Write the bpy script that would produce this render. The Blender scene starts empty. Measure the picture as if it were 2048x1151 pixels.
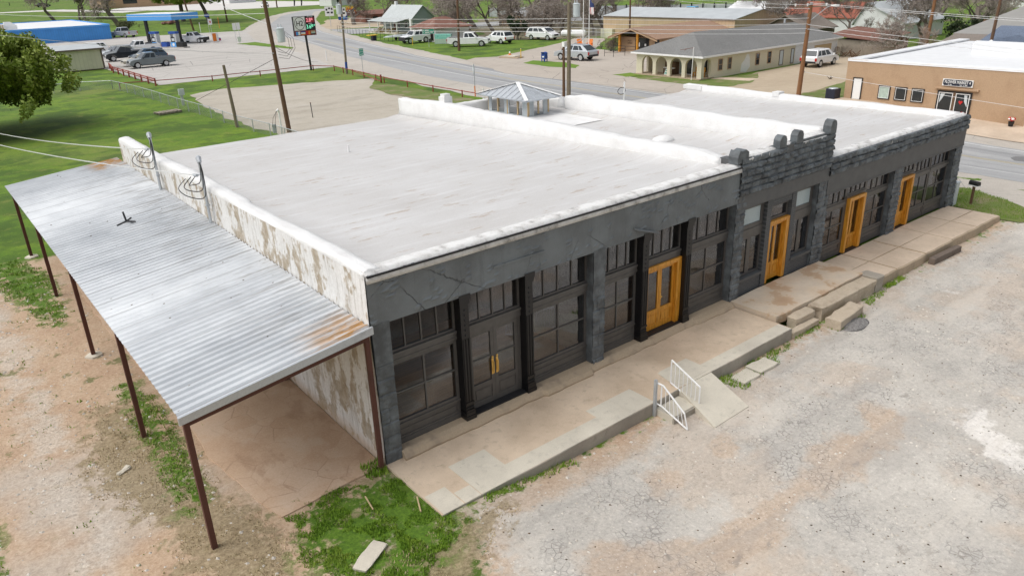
import bpy, bmesh, math, random
import numpy as np
from mathutils import Vector, Matrix
random.seed(7)
rng = np.random.default_rng(11)
S = bpy.context.scene
COL = S.collection
R = math.radians
# ---------------------------------------------------------------- camera
cd = bpy.data.cameras.new('camera'); cam = bpy.data.objects.new('camera', cd); COL.objects.link(cam)
cd.sensor_width = 36.0; cd.lens = 36.0 * 1500.0 / 2048.0; cd.clip_start = 0.1; cd.clip_end = 6000
_yaw, _pit, _rol = R(38.31656), R(22.78324), R(-2.00235)
_f = Vector((math.sin(_yaw) * math.cos(_pit), math.cos(_yaw) * math.cos(_pit), -math.sin(_pit)))
_r0 = Vector((math.cos(_yaw), -math.sin(_yaw), 0)); _u0 = _r0.cross(_f)
_r = math.cos(_rol) * _r0 + math.sin(_rol) * _u0; _u = -math.sin(_rol) * _r0 + math.cos(_rol) * _u0
M = Matrix(((_r.x, _u.x, -_f.x, -6.57), (_r.y, _u.y, -_f.y, -13.20), (_r.z, _u.z, -_f.z, 10.38), (0, 0, 0, 1)))
cam.matrix_world = M
S.camera = cam
# ---------------------------------------------------------------- sky, sun, exposure (overcast)
SUN_EL, SUN_AZ = R(58), R(-70)      # azimuth from +Y towards +X
w = bpy.data.worlds.new('World'); S.world = w; w.use_nodes = True
nt = w.node_tree; bg = nt.nodes['Background']
sk = nt.nodes.new('ShaderNodeTexSky'); sk.sky_type = 'NISHITA'; sk.sun_disc = False
sk.sun_elevation = SUN_EL; sk.sun_rotation = SUN_AZ; sk.air_density = 1.0; sk.dust_density = 4.0; sk.ozone_density = 1.0
hs = nt.nodes.new('ShaderNodeHueSaturation'); hs.inputs['Saturation'].default_value = 0.28
nt.links.new(sk.outputs[0], hs.inputs['Color']); nt.links.new(hs.outputs[0], bg.inputs['Color'])
bg.inputs['Strength'].default_value = 0.15
sd = bpy.data.lights.new('sun', 'SUN'); sun = bpy.data.objects.new('sun', sd); COL.objects.link(sun)
sd.energy = 1.4; sd.angle = R(60); sd.color = (1.0, 0.965, 0.91)
_sdir = Vector((math.sin(SUN_AZ) * math.cos(SUN_EL), math.cos(SUN_AZ) * math.cos(SUN_EL), math.sin(SUN_EL)))
sun.rotation_euler = _sdir.to_track_quat('Z', 'Y').to_euler(); sun.location = (0, 0, 60)
S.view_settings.view_transform = 'Standard'; S.view_settings.look = 'None'
S.view_settings.exposure = 0.14; S.view_settings.gamma = 1.0
S.cycles.max_bounces = 6; S.cycles.transparent_max_bounces = 12; S.cycles.glossy_bounces = 3
S.cycles.caustics_reflective = False; S.cycles.caustics_refractive = False

# ---------------------------------------------------------------- materials
class NT:
    def __init__(s, name):
        s.m = bpy.data.materials.new(name); s.m.use_nodes = True
        s.t = s.m.node_tree; s.b = s.t.nodes['Principled BSDF']; s.o = s.t.nodes['Material Output']
        s._c = None
    def node(s, typ, **kw):
        n = s.t.nodes.new('ShaderNode' + typ)
        for k, v in kw.items(): setattr(n, k, v)
        return n
    def put(s, sock, v):
        if v is None: return
        if hasattr(v, 'is_output'): s.t.links.new(v, sock)
        elif isinstance(v, (tuple, list)) and sock.type == 'RGBA' and len(v) == 3: sock.default_value = (*v, 1)
        else: sock.default_value = v
    def co(s):
        if s._c is None: s._c = s.node('TexCoord').outputs['Object']
        return s._c
    def mp(s, scale=(1, 1, 1), rot=(0, 0, 0), loc=(0, 0, 0)):
        n = s.node('Mapping'); s.put(n.inputs['Vector'], s.co())
        n.inputs['Scale'].default_value = scale; n.inputs['Rotation'].default_value = rot; n.inputs['Location'].default_value = loc
        return n.outputs[0]
    def noise(s, sc, det=4, rough=0.55, vec=None, dist=0.0, out=0):
        n = s.node('TexNoise'); s.put(n.inputs['Vector'], vec or s.co())
        n.inputs['Scale'].default_value = sc; n.inputs['Detail'].default_value = det
        n.inputs['Roughness'].default_value = rough; n.inputs['Distortion'].default_value = dist
        return n.outputs[out]
    def vor(s, sc, feature='F1', vec=None, out=0, rnd=1.0):
        n = s.node('TexVoronoi', feature=feature); s.put(n.inputs['Vector'], vec or s.co())
        n.inputs['Scale'].default_value = sc; n.inputs['Randomness'].default_value = rnd
        return n.outputs[out]
    def wave(s, sc, vec=None, dist=0.0, direction='X', det=2, prof='SIN'):
        n = s.node('TexWave', bands_direction=direction, wave_profile=prof); s.put(n.inputs['Vector'], vec or s.co())
        n.inputs['Scale'].default_value = sc; n.inputs['Distortion'].default_value = dist; n.inputs['Detail'].default_value = det
        return n.outputs[1]
    def brick(s, vec, c1, c2, cm, sc=1.0, bw=0.22, rh=0.075, ms=0.008):
        n = s.node('TexBrick'); s.put(n.inputs['Vector'], vec)
        for k, v in (('Color1', c1), ('Color2', c2), ('Mortar', cm)): n.inputs[k].default_value = (*v, 1)
        n.inputs['Scale'].default_value = sc; n.inputs['Brick Width'].default_value = bw
        n.inputs['Row Height'].default_value = rh; n.inputs['Mortar Size'].default_value = ms
        return n.outputs[0], n.outputs[1]
    def ramp(s, fac, *stops, interp='LINEAR'):
        n = s.node('ValToRGB'); s.put(n.inputs[0], fac); cr = n.color_ramp; cr.interpolation = interp
        while len(cr.elements) < len(stops): cr.elements.new(0.5)
        for e, (p, c) in zip(cr.elements, stops):
            e.position = p; e.color = (c, c, c, 1) if not isinstance(c, tuple) else (*c, 1)
        return n.outputs[0]
    def step(s, v, a, b):
        n = s.node('MapRange', interpolation_type='SMOOTHSTEP'); s.put(n.inputs[0], v)
        n.inputs[1].default_value = a; n.inputs[2].default_value = b
        return n.outputs[0]
    def mix(s, fac, a, b, mode='MIX'):
        n = s.node('MixRGB', blend_type=mode); s.put(n.inputs[0], fac); s.put(n.inputs[1], a); s.put(n.inputs[2], b)
        return n.outputs[0]
    def math(s, op, a, b=None):
        n = s.node('Math', operation=op); s.put(n.inputs[0], a); s.put(n.inputs[1], b)
        return n.outputs[0]
    def attr(s, name):
        return s.node('Attribute', attribute_name=name).outputs['Fac']
    def sep(s, vec=None):
        n = s.node('SeparateXYZ'); s.put(n.inputs[0], vec or s.co()); return n.outputs
    def bump(s, h, strength=0.3, dist=0.02):
        n = s.node('Bump'); s.put(n.inputs['Height'], h); n.inputs['Strength'].default_value = strength
        n.inputs['Distance'].default_value = dist; s.t.links.new(n.outputs[0], s.b.inputs['Normal'])
    def fin(s, col, rough=0.8, metal=0.0, spec=None):
        s.put(s.b.inputs['Base Color'], col); s.put(s.b.inputs['Roughness'], rough); s.put(s.b.inputs['Metallic'], metal)
        if spec is not None: s.b.inputs['Specular IOR Level'].default_value = spec
        return s.m

def vary(c, k): return tuple(min(1, x * k) for x in c)
def plain(name, c, rough=0.6, metal=0.0, var=0.15, sc=6.0, spec=None):
    n = NT(name); f = n.noise(sc, 5, 0.6)
    return n.fin(n.ramp(f, (0.25, vary(c, 1 - var)), (0.75, vary(c, 1 + var))), rough, metal, spec)
def dirty(name, c, d, lo=0.5, hi=0.72, sc=1.5, rough=0.7, fine=30.0, metal=0.0, bump=0.0):
    n = NT(name); a = n.noise(sc, 8, 0.65); b = n.noise(fine, 3, 0.6)
    col = n.mix(n.step(a, lo, hi), c, d)
    col = n.mix(0.35, col, n.ramp(b, (0.3, vary(c, 0.7)), (0.7, vary(c, 1.15))))
    if bump: n.bump(b, bump, 0.02)
    return n.fin(col, rough, metal)
MAT = {}
# --- facade
n = NT('dark_plaster'); a = n.noise(0.7, 7, 0.6); b = n.noise(9, 6, 0.65)
c = n.mix(n.step(a, .32, .68), (.118, .128, .133), (.18, .20, .21))
c = n.mix(n.step(b, .60, .75), c, (.19, .21, .22)); rn = n.noise(1.1, 6, .65, n.mp((2.6, 1, .3))); c = n.mix(n.math('MULTIPLY', n.step(rn, .52, .68), .45), c, (.082, .088, .092)); ek = n.vor(.75, 'DISTANCE_TO_EDGE', n.mix(.14, n.co(), n.noise(1.6, 6, .75, out=1))); ckm = n.math('MULTIPLY', n.step(ek, .007, .001), n.step(a, .46, .56)); c = n.mix(n.math('MULTIPLY', ckm, .8), c, (.035, .037, .038)); n.bump(n.math('SUBTRACT', b, ckm), .6, .03); MAT['plaster'] = n.fin(c, .6)
n = NT('dark_stone_paint'); a = n.noise(2.2, 6, .6); b = n.noise(22, 5, .6)
c = n.mix(n.step(a, .35, .7), (.070, .077, .082), (.150, .170, .183)); n.bump(b, .7, .02); MAT['rock'] = n.fin(c, .55)
MAT['frame'] = plain('charcoal_frame_paint', (.090, .084, .078), .40, var=.2, sc=5)
MAT['frieze'] = plain('charcoal_board_paint', (.088, .091, .093), .52, var=.18, sc=3)
MAT['iron'] = plain('black_iron_paint', (.006, .006, .007), .35, var=.3)
n = NT('dark_painted_brick'); v = n.mp(rot=(R(90), 0, 0)); c, fc = n.brick(v, (.10, .107, .112), (.085, .09, .096), (.05, .053, .056))
n.bump(n.math('SUBTRACT', 1.0, fc), .6, .015); MAT['brick'] = n.fin(c, .6)
n = NT('varnished_pine'); a = n.noise(3, 5, .6, n.mp((7, 7, .8))); b = n.noise(1.2, 2)
c = n.ramp(a, (.3, (.36, .145, .010)), (.5, (.60, .265, .028)), (.75, (.75, .37, .055))); MAT['pine'] = n.fin(c, .35)
MAT['brass'] = plain('brass', (.75, .5, .16), .3, 1.0, .05)
MAT['white_paint'] = plain('white_paint', (.8, .8, .79), .5, var=.05, sc=4)
n = NT('window_glass')
g = n.node('BsdfGlossy'); g.inputs['Roughness'].default_value = .03; g.inputs['Color'].default_value = (.9, .92, .95, 1)
t = n.node('BsdfTransparent'); t.inputs['Color'].default_value = (.84, .84, .85, 1)
lw = n.node('Fresnel'); lw.inputs['IOR'].default_value = 1.5
mx = n.node('MixShader'); n.put(mx.inputs[0], n.math('MULTIPLY', lw.outputs[0], .26)); n.t.links.new(t.outputs[0], mx.inputs[1]); n.t.links.new(g.outputs[0], mx.inputs[2])
n.t.links.new(mx.outputs[0], n.o.inputs['Surface']); n.t.nodes.remove(n.b); MAT['glass'] = n.m
MAT['frost'] = dirty('frosted_glass', (.42, .50, .52), (.30, .37, .39), rough=.25)
n = NT('wood_floor'); v = n.mp((1, 1, 1)); c, fc = n.brick(v, (.34, .18, .085), (.23, .118, .055), (.08, .045, .024), bw=1.4, rh=.12, ms=.004); MAT['floor'] = n.fin(c, .4)
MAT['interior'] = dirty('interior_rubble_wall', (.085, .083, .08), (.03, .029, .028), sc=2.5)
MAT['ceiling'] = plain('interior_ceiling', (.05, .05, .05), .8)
# --- roofs and white walls
n = NT('white_roof_membrane'); a = n.noise(.35, 6, .6); v = n.mp((.25, 2.2, 1)); st = n.noise(1.4, 7, .7, v); f = n.noise(26, 4, .6)
c = n.ramp(a, (.3, (.475, .46, .445)), (.7, (.565, .56, .555)))
c = n.mix(n.math('MULTIPLY', n.step(st, .46, .72), .6), c, (.66, .665, .67)); sp = n.noise(1.3, 5, .75, n.mp((.7, 2.6, 1), loc=(4, 1, 0)))
c = n.mix(n.math('MULTIPLY', n.step(sp, .585, .66), .7), c, (.33, .24, .165)); pond = n.noise(.5, 5, .6, n.mp((.5, 1.2, 1), loc=(9, 3, 0))); c = n.mix(n.math('MULTIPLY', n.step(pond, .54, .66), .25), c, (.44, .415, .385))
sm = n.wave(.35, n.mp((1, 0, 0)), 1.0, 'X'); sm2 = n.wave(.22, n.mp((0, 1, 0)), .7, 'Y'); c = n.mix(n.math('MULTIPLY', n.math('MULTIPLY', n.step(sm2, .97, 1.0), n.step(a, .45, .6)), .35), c, (.45, .42, .40))
c = n.mix(.15, c, n.ramp(f, (.35, .40), (.65, .72))); n.bump(st, .25, .05); MAT['roof'] = n.fin(c, .55)
n = NT('white_elastomer'); a = n.noise(1.2, 7, .65); f = n.noise(14, 5, .6)
c = n.ramp(a, (.3, (.655, .65, .64)), (.6, (.76, .76, .755))); n.bump(f, .45, .05); MAT['elast'] = n.fin(c, .5)
n = NT('weathered_coping'); a = n.noise(2.5, 8, .7); f = n.noise(18, 5, .65)
c = n.ramp(a, (.34, (.34, .33, .32)), (.44, (.60, .59, .575)), (.56, (.72, .72, .71))); n.bump(f, .6, .04); MAT['coping'] = n.fin(c, .7)
n = NT('peeling_white_wall'); v = n.mp((1, 1.3, .75)); a = n.noise(1.5, 10, .70, v); b = n.noise(.45, 5, .6); f = n.noise(16, 5, .65)
tan = n.ramp(n.noise(4.5, 7, .65), (.3, (.30, .24, .165)), (.5, (.44, .375, .29)), (.65, (.55, .50, .43)))
wh = n.ramp(f, (.3, (.68, .67, .65)), (.7, (.82, .82, .81)))
c = n.mix(n.step(n.math('ADD', n.math('MULTIPLY', a, .75), n.math('MULTIPLY', b, .35)), .545, .60), wh, tan)
gr = n.noise(2.0, 7, .7, n.mp((1, 4, .35))); c = n.mix(n.math('MULTIPLY', n.step(gr, .47, .68), .6), c, (.40, .38, .345))
zz = n.sep()[2]; c = n.mix(n.math('MULTIPLY', n.step(n.math('ADD', zz, n.math('MULTIPLY', a, .5)), .75, .2), .7), c, (.42, .28, .16))
n.bump(a, .7, .06); MAT['peel'] = n.fin(c, .85)
# --- metals
n = NT('galvanised_sheet'); a = n.noise(.8, 6, .6); st = n.noise(2.2, 6, .7, n.mp((.35, 5, 1)))
c = n.ramp(a, (.3, (.50, .525, .55)), (.7, (.68, .705, .725))); ed = n.sep()
stm = n.math('MULTIPLY', n.step(st, .49, .62), n.step(ed[0], .5, 4.1)); c = n.mix(n.math('MULTIPLY', stm, .5), c, (.22, .20, .18)); bs = n.vor(3.0, 'F1', n.mp((.8, 1.6, 1))); c = n.mix(n.step(bs, .075, .05), c, (.13, .10, .08)); lap = n.math('FRACT', n.math('DIVIDE', ed[1], .912)); c = n.mix(n.math('MULTIPLY', n.step(lap, .965, .98), .45), c, (.25, .25, .25))
near = n.math('MULTIPLY', n.step(ed[0], 2.2, 3.5), n.math('MULTIPLY', n.step(ed[1], 1.4, .3), n.step(n.noise(1.7, 4, .6, n.mp((.5, 3, 1))), .33, .5)))
far = n.math('MULTIPLY', n.step(ed[0], 2.5, 3.2), n.math('MULTIPLY', n.step(ed[1], 19.3, 20.0), n.step(n.noise(1.5, 4, .6, n.mp((.5, 3, 1))), .36, .52)))
c = n.mix(n.math('MULTIPLY', n.math('MAXIMUM', near, far), n.step(n.noise(3.0, 5, .7, n.mp((.5, 4, 1))), .32, .60)), c, (.50, .26, .07)); MAT['sheet'] = n.fin(c, .42, .35)
MAT['galv'] = dirty('galvanised_steel', (.52, .55, .58), (.38, .40, .42), rough=.45, metal=.5)
MAT['rust'] = dirty('rusty_brown_steel', (.10, .036, .024), (.06, .025, .018), rough=.75)
MAT['red_pipe'] = dirty('red_pipe_paint', (.27, .045, .035), (.16, .05, .04), rough=.6)
MAT['cable'] = plain('black_cable', (.02, .02, .022), .5)
MAT['wire'] = plain('pale_overhead_wire', (.72, .72, .72), .5, .3)
MAT['darkmetal'] = plain('dark_metal', (.03, .03, .033), .5, .4)
# --- concrete and stone
def concrete(name, c1, c2, patch=None, joint=None):
    n = NT(name); a = n.noise(.55, 7, .6); b = n.noise(4, 7, .65); f = n.noise(45, 4, .6)
    c = n.ramp(a, (.36, vary(c1, .88)), (.64, vary(c2, 1.05))); c = n.mix(n.math('MULTIPLY', n.step(b, .52, .70), .55), c, vary(c1, .70))
    c = n.mix(.22, c, n.ramp(f, (.3, vary(c1, .65)), (.7, vary(c2, 1.2))))
    cr = n.vor(.55, 'DISTANCE_TO_EDGE', n.mix(.12, n.co(), n.noise(1.5, 5, .7, out=1)))
    c = n.mix(n.math('MULTIPLY', n.step(cr, .004, .0), n.math('MULTIPLY', n.step(b, .5, .62), .5)), c, (.16, .14, .11))
    if patch:
        p = n.vor(.42, 'F1', n.mp((1, 1, .0)), 1); g = n.sep(p)[0] if False else n.math('FRACT', n.math('MULTIPLY', n.node('RGBToBW').outputs[0], 1.0))
    n.bump(f, .25, .01); return n.fin(c, .85)
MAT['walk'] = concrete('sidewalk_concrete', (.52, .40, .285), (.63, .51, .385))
MAT['walk_new'] = concrete('new_concrete', (.56, .515, .43), (.62, .575, .48))
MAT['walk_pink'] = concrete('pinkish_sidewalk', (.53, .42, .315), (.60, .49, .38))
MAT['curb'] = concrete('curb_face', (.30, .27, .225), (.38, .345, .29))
MAT['sill_stone'] = dirty('sandstone_sill', (.42, .33, .23), (.25, .20, .15), .5, .7, 2.5, .85, 20, bump=.4)
n = NT('worn_stone_slab'); a = n.noise(.75, 8, .62); f = n.noise(22, 5, .6); b = n.noise(3, 7, .7)
c = n.ramp(a, (.40, (.60, .52, .42)), (.52, (.58, .47, .35)), (.55, (.44, .285, .165)), (.64, (.38, .23, .13)), (.70, (.58, .48, .37)))
c = n.mix(.3, c, n.ramp(b, (.3, (.33, .23, .15)), (.7, (.70, .60, .48)))); n.bump(f, .5, .02); MAT['slabstone'] = n.fin(c, .85)
MAT['blockstone'] = dirty('limestone_block', (.50, .42, .32), (.32, .25, .18), .48, .7, 1.6, .9, 16, bump=.6)
n = NT('flagstone_floor'); vv = n.mix(.10, n.co(), n.noise(1.2, 4, .6, out=1)); e = n.vor(1.75, 'DISTANCE_TO_EDGE', vv); cc = n.vor(1.75, 'F1', vv, 1)
hs_ = n.node('HueSaturation'); n.put(hs_.inputs['Color'], cc); hs_.inputs['Saturation'].default_value = 0; a = n.noise(.5, 6, .6); f = n.noise(25, 5, .65)
c = n.ramp(a, (.3, (.38, .235, .14)), (.5, (.49, .335, .22)), (.7, (.60, .47, .36))); c = n.mix(.25, c, n.ramp(hs_.outputs[0], (.1, (.36, .21, .12)), (.9, (.64, .50, .38))))
c = n.mix(n.math('MULTIPLY', n.step(e, .03, .005), n.math('MULTIPLY', n.step(n.noise(.8, 5), .46, .62), .6)), c, (.27, .165, .10)); wv = n.noise(.9, 7, .65, n.mp((1, .6, 1), loc=(2, 5, 0))); c = n.mix(n.math('MULTIPLY', n.step(wv, .52, .64), .5), c, (.56, .45, .35)); c = n.mix(n.math('MULTIPLY', n.step(wv, .46, .36), .5), c, (.29, .17, .10)); c = n.mix(.25, c, n.ramp(f, (.3, (.32, .19, .11)), (.7, (.66, .51, .38))))
n.bump(e, .4, .02); MAT['flag'] = n.fin(c, .9)
MAT['timber'] = dirty('weathered_timber', (.16, .125, .10), (.08, .065, .05), sc=3, rough=.9)

# ---------------------------------------------------------------- mesh builder
ORG = {}
def org(o): return ORG.get(o.name, Vector((0, 0, 0))) if o is not None else Vector((0, 0, 0))
class MB:
    def __init__(s): s.v = []; s.f = []; s.m = []; s.mi = 0
    def face(s, *idx): s.f.append(idx); s.m.append(s.mi)
    def vs(s, pts): k = len(s.v); s.v.extend(tuple(p) for p in pts); return k
    def box(s, x0, x1, y0, y1, z0, z1):
        k = s.vs([(x0, y0, z0), (x1, y0, z0), (x1, y1, z0), (x0, y1, z0), (x0, y0, z1), (x1, y0, z1), (x1, y1, z1), (x0, y1, z1)])
        for q in ((3, 2, 1, 0), (4, 5, 6, 7), (0, 1, 5, 4), (1, 2, 6, 5), (2, 3, 7, 6), (3, 0, 4, 7)): s.face(*[k + i for i in q])
        return s
    def hexa(s, b, t):                                   # 4 bottom + 4 top points (ccw seen from above)
        k = s.vs(list(b) + list(t))
        for q in ((3, 2, 1, 0), (4, 5, 6, 7), (0, 1, 5, 4), (1, 2, 6, 5), (2, 3, 7, 6), (3, 0, 4, 7)): s.face(*[k + i for i in q])
        return s
    def prism(s, poly, axis, a, b):                      # 2-D polygon extruded along an axis
        def P(u, v, t): return {'x': (t, u, v), 'y': (u, t, v), 'z': (u, v, t)}[axis]
        n_ = len(poly); k = s.vs([P(u, v, a) for u, v in poly]); k2 = s.vs([P(u, v, b) for u, v in poly])
        s.face(*[k + i for i in range(n_)][::-1]); s.face(*[k2 + i for i in range(n_)])
        for i in range(n_): j = (i + 1) % n_; s.face(k + i, k + j, k2 + j, k2 + i)
        return s
    def loop(s, rings, close=True, caps=True):           # loft equal-length rings
        n_ = len(rings[0]); ks = [s.vs(r) for r in rings]
        for a, b in zip(ks[:-1], ks[1:]):
            for i in range(n_ if close else n_ - 1):
                j = (i + 1) % n_; s.face(a + i, a + j, b + j, b + i)
        if caps and close: s.face(*[ks[0] + i for i in range(n_)][::-1]); s.face(*[ks[-1] + i for i in range(n_)])
        return s
    def tube(s, pts, r, n_=6, caps=True):
        pts = [Vector(p) for p in pts]; rr = r if isinstance(r, (list, tuple)) else [r] * len(pts)
        rings = []; prev = None
        for i, p in enumerate(pts):
            d = (pts[min(i + 1, len(pts) - 1)] - pts[max(i - 1, 0)])
            if d.length < 1e-9: d = Vector((0, 0, 1))
            d.normalize()
            if prev is None: a = d.orthogonal().normalized()
            else:
                a = prev - d * prev.dot(d)
                a = a.normalized() if a.length > 1e-6 else d.orthogonal().normalized()
            prev = a; b = d.cross(a)
            rings.append([p + (a * math.cos(2 * math.pi * k / n_) + b * math.sin(2 * math.pi * k / n_)) * rr[i] for k in range(n_)])
        return s.loop(rings, True, caps)
    def ball(s, c, r, nu=8, nv=6, sc=(1, 1, 1)):
        rings = []
        for j in range(nv + 1):
            t = math.pi * (j / nv) * .998 + .001; 
            rings.append([(c[0] + r * sc[0] * math.sin(t) * math.cos(2 * math.pi * i / nu), c[1] + r * sc[1] * math.sin(t) * math.sin(2 * math.pi * i / nu), c[2] - r * sc[2] * math.cos(t)) for i in range(nu)])
        return s.loop(rings)
    def grid(s, P):                                      # P[i][j] points
        P = np.asarray(P); a, b = P.shape[:2]; k = s.vs(P.reshape(-1, 3).tolist())
        for i in range(a - 1):
            for j in range(b - 1): s.face(k + i * b + j, k + (i + 1) * b + j, k + (i + 1) * b + j + 1, k + i * b + j + 1)
        return s
    def build(s, name, mat, parent=None, local=False, smooth=False, recalc=False):
        me = bpy.data.meshes.new(name); o_ = Vector((0, 0, 0)) if local else org(parent)
        v = s.v if (o_.length == 0) else [(x - o_.x, y - o_.y, z - o_.z) for x, y, z in s.v]
        me.from_pydata(v, [], s.f)
        for m_ in (mat if isinstance(mat, (list, tuple)) else [mat]): me.materials.append(m_)
        if any(s.m): me.polygons.foreach_set('material_index', s.m)
        if smooth: me.polygons.foreach_set('use_smooth', [True] * len(s.f))
        me.update()
        if recalc:
            bm = bmesh.new(); bm.from_mesh(me); bmesh.ops.recalc_face_normals(bm, faces=bm.faces); bm.to_mesh(me); bm.free()
        o = bpy.data.objects.new(name, me); COL.objects.link(o)
        if parent is not None: o.parent = parent; ORG[o.name] = o_ if not local else Vector((0, 0, 0))
        return o
def tag(o, label=None, cat=None, group=None, kind=None):
    if label: o['label'] = label
    if cat: o['category'] = cat
    if group: o['group'] = group
    if kind: o['kind'] = kind
    return o
def thing(name, label, cat, loc=(0, 0, 0), rz=0.0, group=None, scale=1.0):
    o = bpy.data.objects.new(name, None); COL.objects.link(o); o.location = loc; o.rotation_euler = (0, 0, rz); o.scale = (scale,) * 3
    o.empty_display_size = .2; ORG[o.name] = Vector(loc); return tag(o, label, cat, group)
def copy_tree(o, parent=None):
    c = o.copy(); COL.objects.link(c)
    if parent is not None: c.parent = parent
    for ch in list(o.children): copy_tree(ch, c)
    return c
def text(body, mat, parent, mw, size, name='lettering', ext=.004, align='CENTER', sx=1.0):
    cu = bpy.data.curves.new(name, 'FONT'); cu.body = body; cu.size = size; cu.extrude = ext; cu.align_x = align; cu.align_y = 'CENTER'
    cu.materials.append(mat); o = bpy.data.objects.new(name, cu); COL.objects.link(o); o.parent = parent
    cu.offset = size * .010; bpy.context.view_layer.update(); me = bpy.data.meshes.new_from_object(o.evaluated_get(bpy.context.evaluated_depsgraph_get())); bpy.data.objects.remove(o); me.name = name
    o = bpy.data.objects.new(name, me); COL.objects.link(o); o.parent = parent; o.matrix_local = mw @ Matrix.Diagonal((sx, 1, 1, 1)); return o
def smooth01(a, b, x):
    t = np.clip((np.asarray(x, float) - a) / (b - a), 0, 1); return t * t * (3 - 2 * t)
def vnoise(x, y, seed=0):                                 # cheap value noise on arrays
    x = np.asarray(x, float); y = np.asarray(y, float); xi = np.floor(x).astype(int); yi = np.floor(y).astype(int); fx = x - xi; fy = y - yi
    fx = fx * fx * (3 - 2 * fx); fy = fy * fy * (3 - 2 * fy)
    def h(a, b): v = np.sin(a * 127.1 + b * 311.7 + seed * 74.7) * 43758.5453; return v - np.floor(v)
    return (h(xi, yi) * (1 - fx) + h(xi + 1, yi) * fx) * (1 - fy) + (h(xi, yi + 1) * (1 - fx) + h(xi + 1, yi + 1) * fx) * fy
def fbm(x, y, seed=0, o=4):
    r = 0; a = .5
    for k in range(o): r = r + a * vnoise(np.asarray(x) * 2 ** k, np.asarray(y) * 2 ** k, seed + k); a *= .5
    return r

# ---------------------------------------------------------------- ground
def gz(x, y):
    x = np.asarray(x, float); y = np.asarray(y, float)
    z = -.05 - .30 * smooth01(.3, 4.5, x) * smooth01(1.0, -1.8, y) * (1 - smooth01(27, 33, x))
    z = z + .55 * smooth01(0, 21, y) * (1 - smooth01(24, 46, y)) * (1 - smooth01(-.2, .6, x)) * smooth01(-14, -6, x)
    z = z - .75 * smooth01(19, 3, y) * smooth01(33, 44, x)
    return z
def gzf(x, y): return float(gz(x, y))
def sdf(px, py, poly):                                    # signed distance, positive inside
    P = np.array(poly, float); Q = np.roll(P, -1, 0); d = np.full(px.shape, 1e9); ins = np.zeros(px.shape, bool)
    for (ax, ay), (bx, by) in zip(P, Q):
        ex, ey = bx - ax, by - ay; t = np.clip(((px - ax) * ex + (py - ay) * ey) / (ex * ex + ey * ey + 1e-12), 0, 1)
        d = np.minimum(d, np.hypot(px - ax - t * ex, py - ay - t * ey))
        c_ = ((ay > py) != (by > py)) & (px < ex * (py - ay) / (ey + 1e-12) + ax); ins ^= c_
    return np.where(ins, d, -d)
def lines(a, b, st, lo, hi, g=1.25):
    L = list(np.arange(a, b + 1e-6, st)); s_ = st; x = a
    while x > lo: s_ *= g; x -= s_; L.insert(0, x)
    s_ = st; x = b
    while x < hi: s_ *= g; x += s_; L.append(x)
    return np.array(L)
gx = lines(-14, 33, .2, -900, 2500); gy = lines(-14, 27, .2, -900, 2600)
GX, GY = np.meshgrid(gx, gy, indexing='ij'); GZ = gz(GX, GY) + .03 * (fbm(GX * .9, GY * .9, 3) - .47) * ((np.abs(GX) < 40) & (np.abs(GY) < 30))
LOT = [(.15, -2.25), (1.5, -2.2), (29.5, -2.0), (30.5, -2.9), (36, -2.0), (36, -60), (-3.5, -60), (-1.4, -8), (-.9, -5.0), (.1, -3.0)]
DIRT = [(-.3, -.6), (-.3, 20.5), (-5.2, 20.2), (-6.5, 19), (-9, 19), (-30, 21), (-60, 21), (-60, -60), (-3.0, -60), (-1.2, -6), (-2.2, -3.0)]
PATCH = [[(-2.2, .4), (-1.6, -.1), (-.6, -.15), (.1, -.2), (.2, -1.2), (.35, -2.3), (.15, -3.0), (-.8, -3.5), (-1.8, -4.1), (-3.2, -4.3), (-3.3, -3.2), (-2.5, -2.4), (-3.0, -1.5), (-2.6, -.7)],
         [(-4.2, 1.2), (-3.5, 1.4), (-3.2, 5), (-3.4, 8.2), (-4.0, 8.2), (-4.1, 5)], [(-5.4, 17), (-4.6, 13.0), (-4.0, 13.5), (-3.7, 18), (-4.4, 21), (-6, 21)],
         [(-7.9, -4), (-7.3, -3.4), (-7.3, 4), (-7.9, 4.5)], [(-9, 10.8), (-6.5, 10.5), (-6.2, 12.6), (-9, 13)],
         [(29.6, -.3), (31.5, 1.4), (33.0, .6), (32.2, -1.2), (30.9, -3.4), (29.4, -2.9)]]
DRY = [[(-4.7, -2.2), (-3.2, -2.2), (-2.6, -.4), (-3.2, 2.0), (-3.4, 7.6), (-4.8, 7.2), (-5.6, 4.2), (-4.7, 1.0)], [(-3.8, -4.5), (-1.2, -4.6), (.6, -3.4), (1.4, -2.9), (.6, -2.4), (-1.4, -2.6), (-3.0, -2.0)]]
A_lot = sdf(GX, GY, LOT); A_dirt = sdf(GX, GY, DIRT)
WHITE = [(12.84, -7.58), (13.0, -7.85), (12.19, -8.2), (12.14, -8.61), (11.58, -8.98), (11.48, -9.5), (11.0, -9.65), (10.96, -9.04), (11.12, -8.77), (11.5, -8.59), (11.66, -8.18), (11.72, -7.78)]
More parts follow.
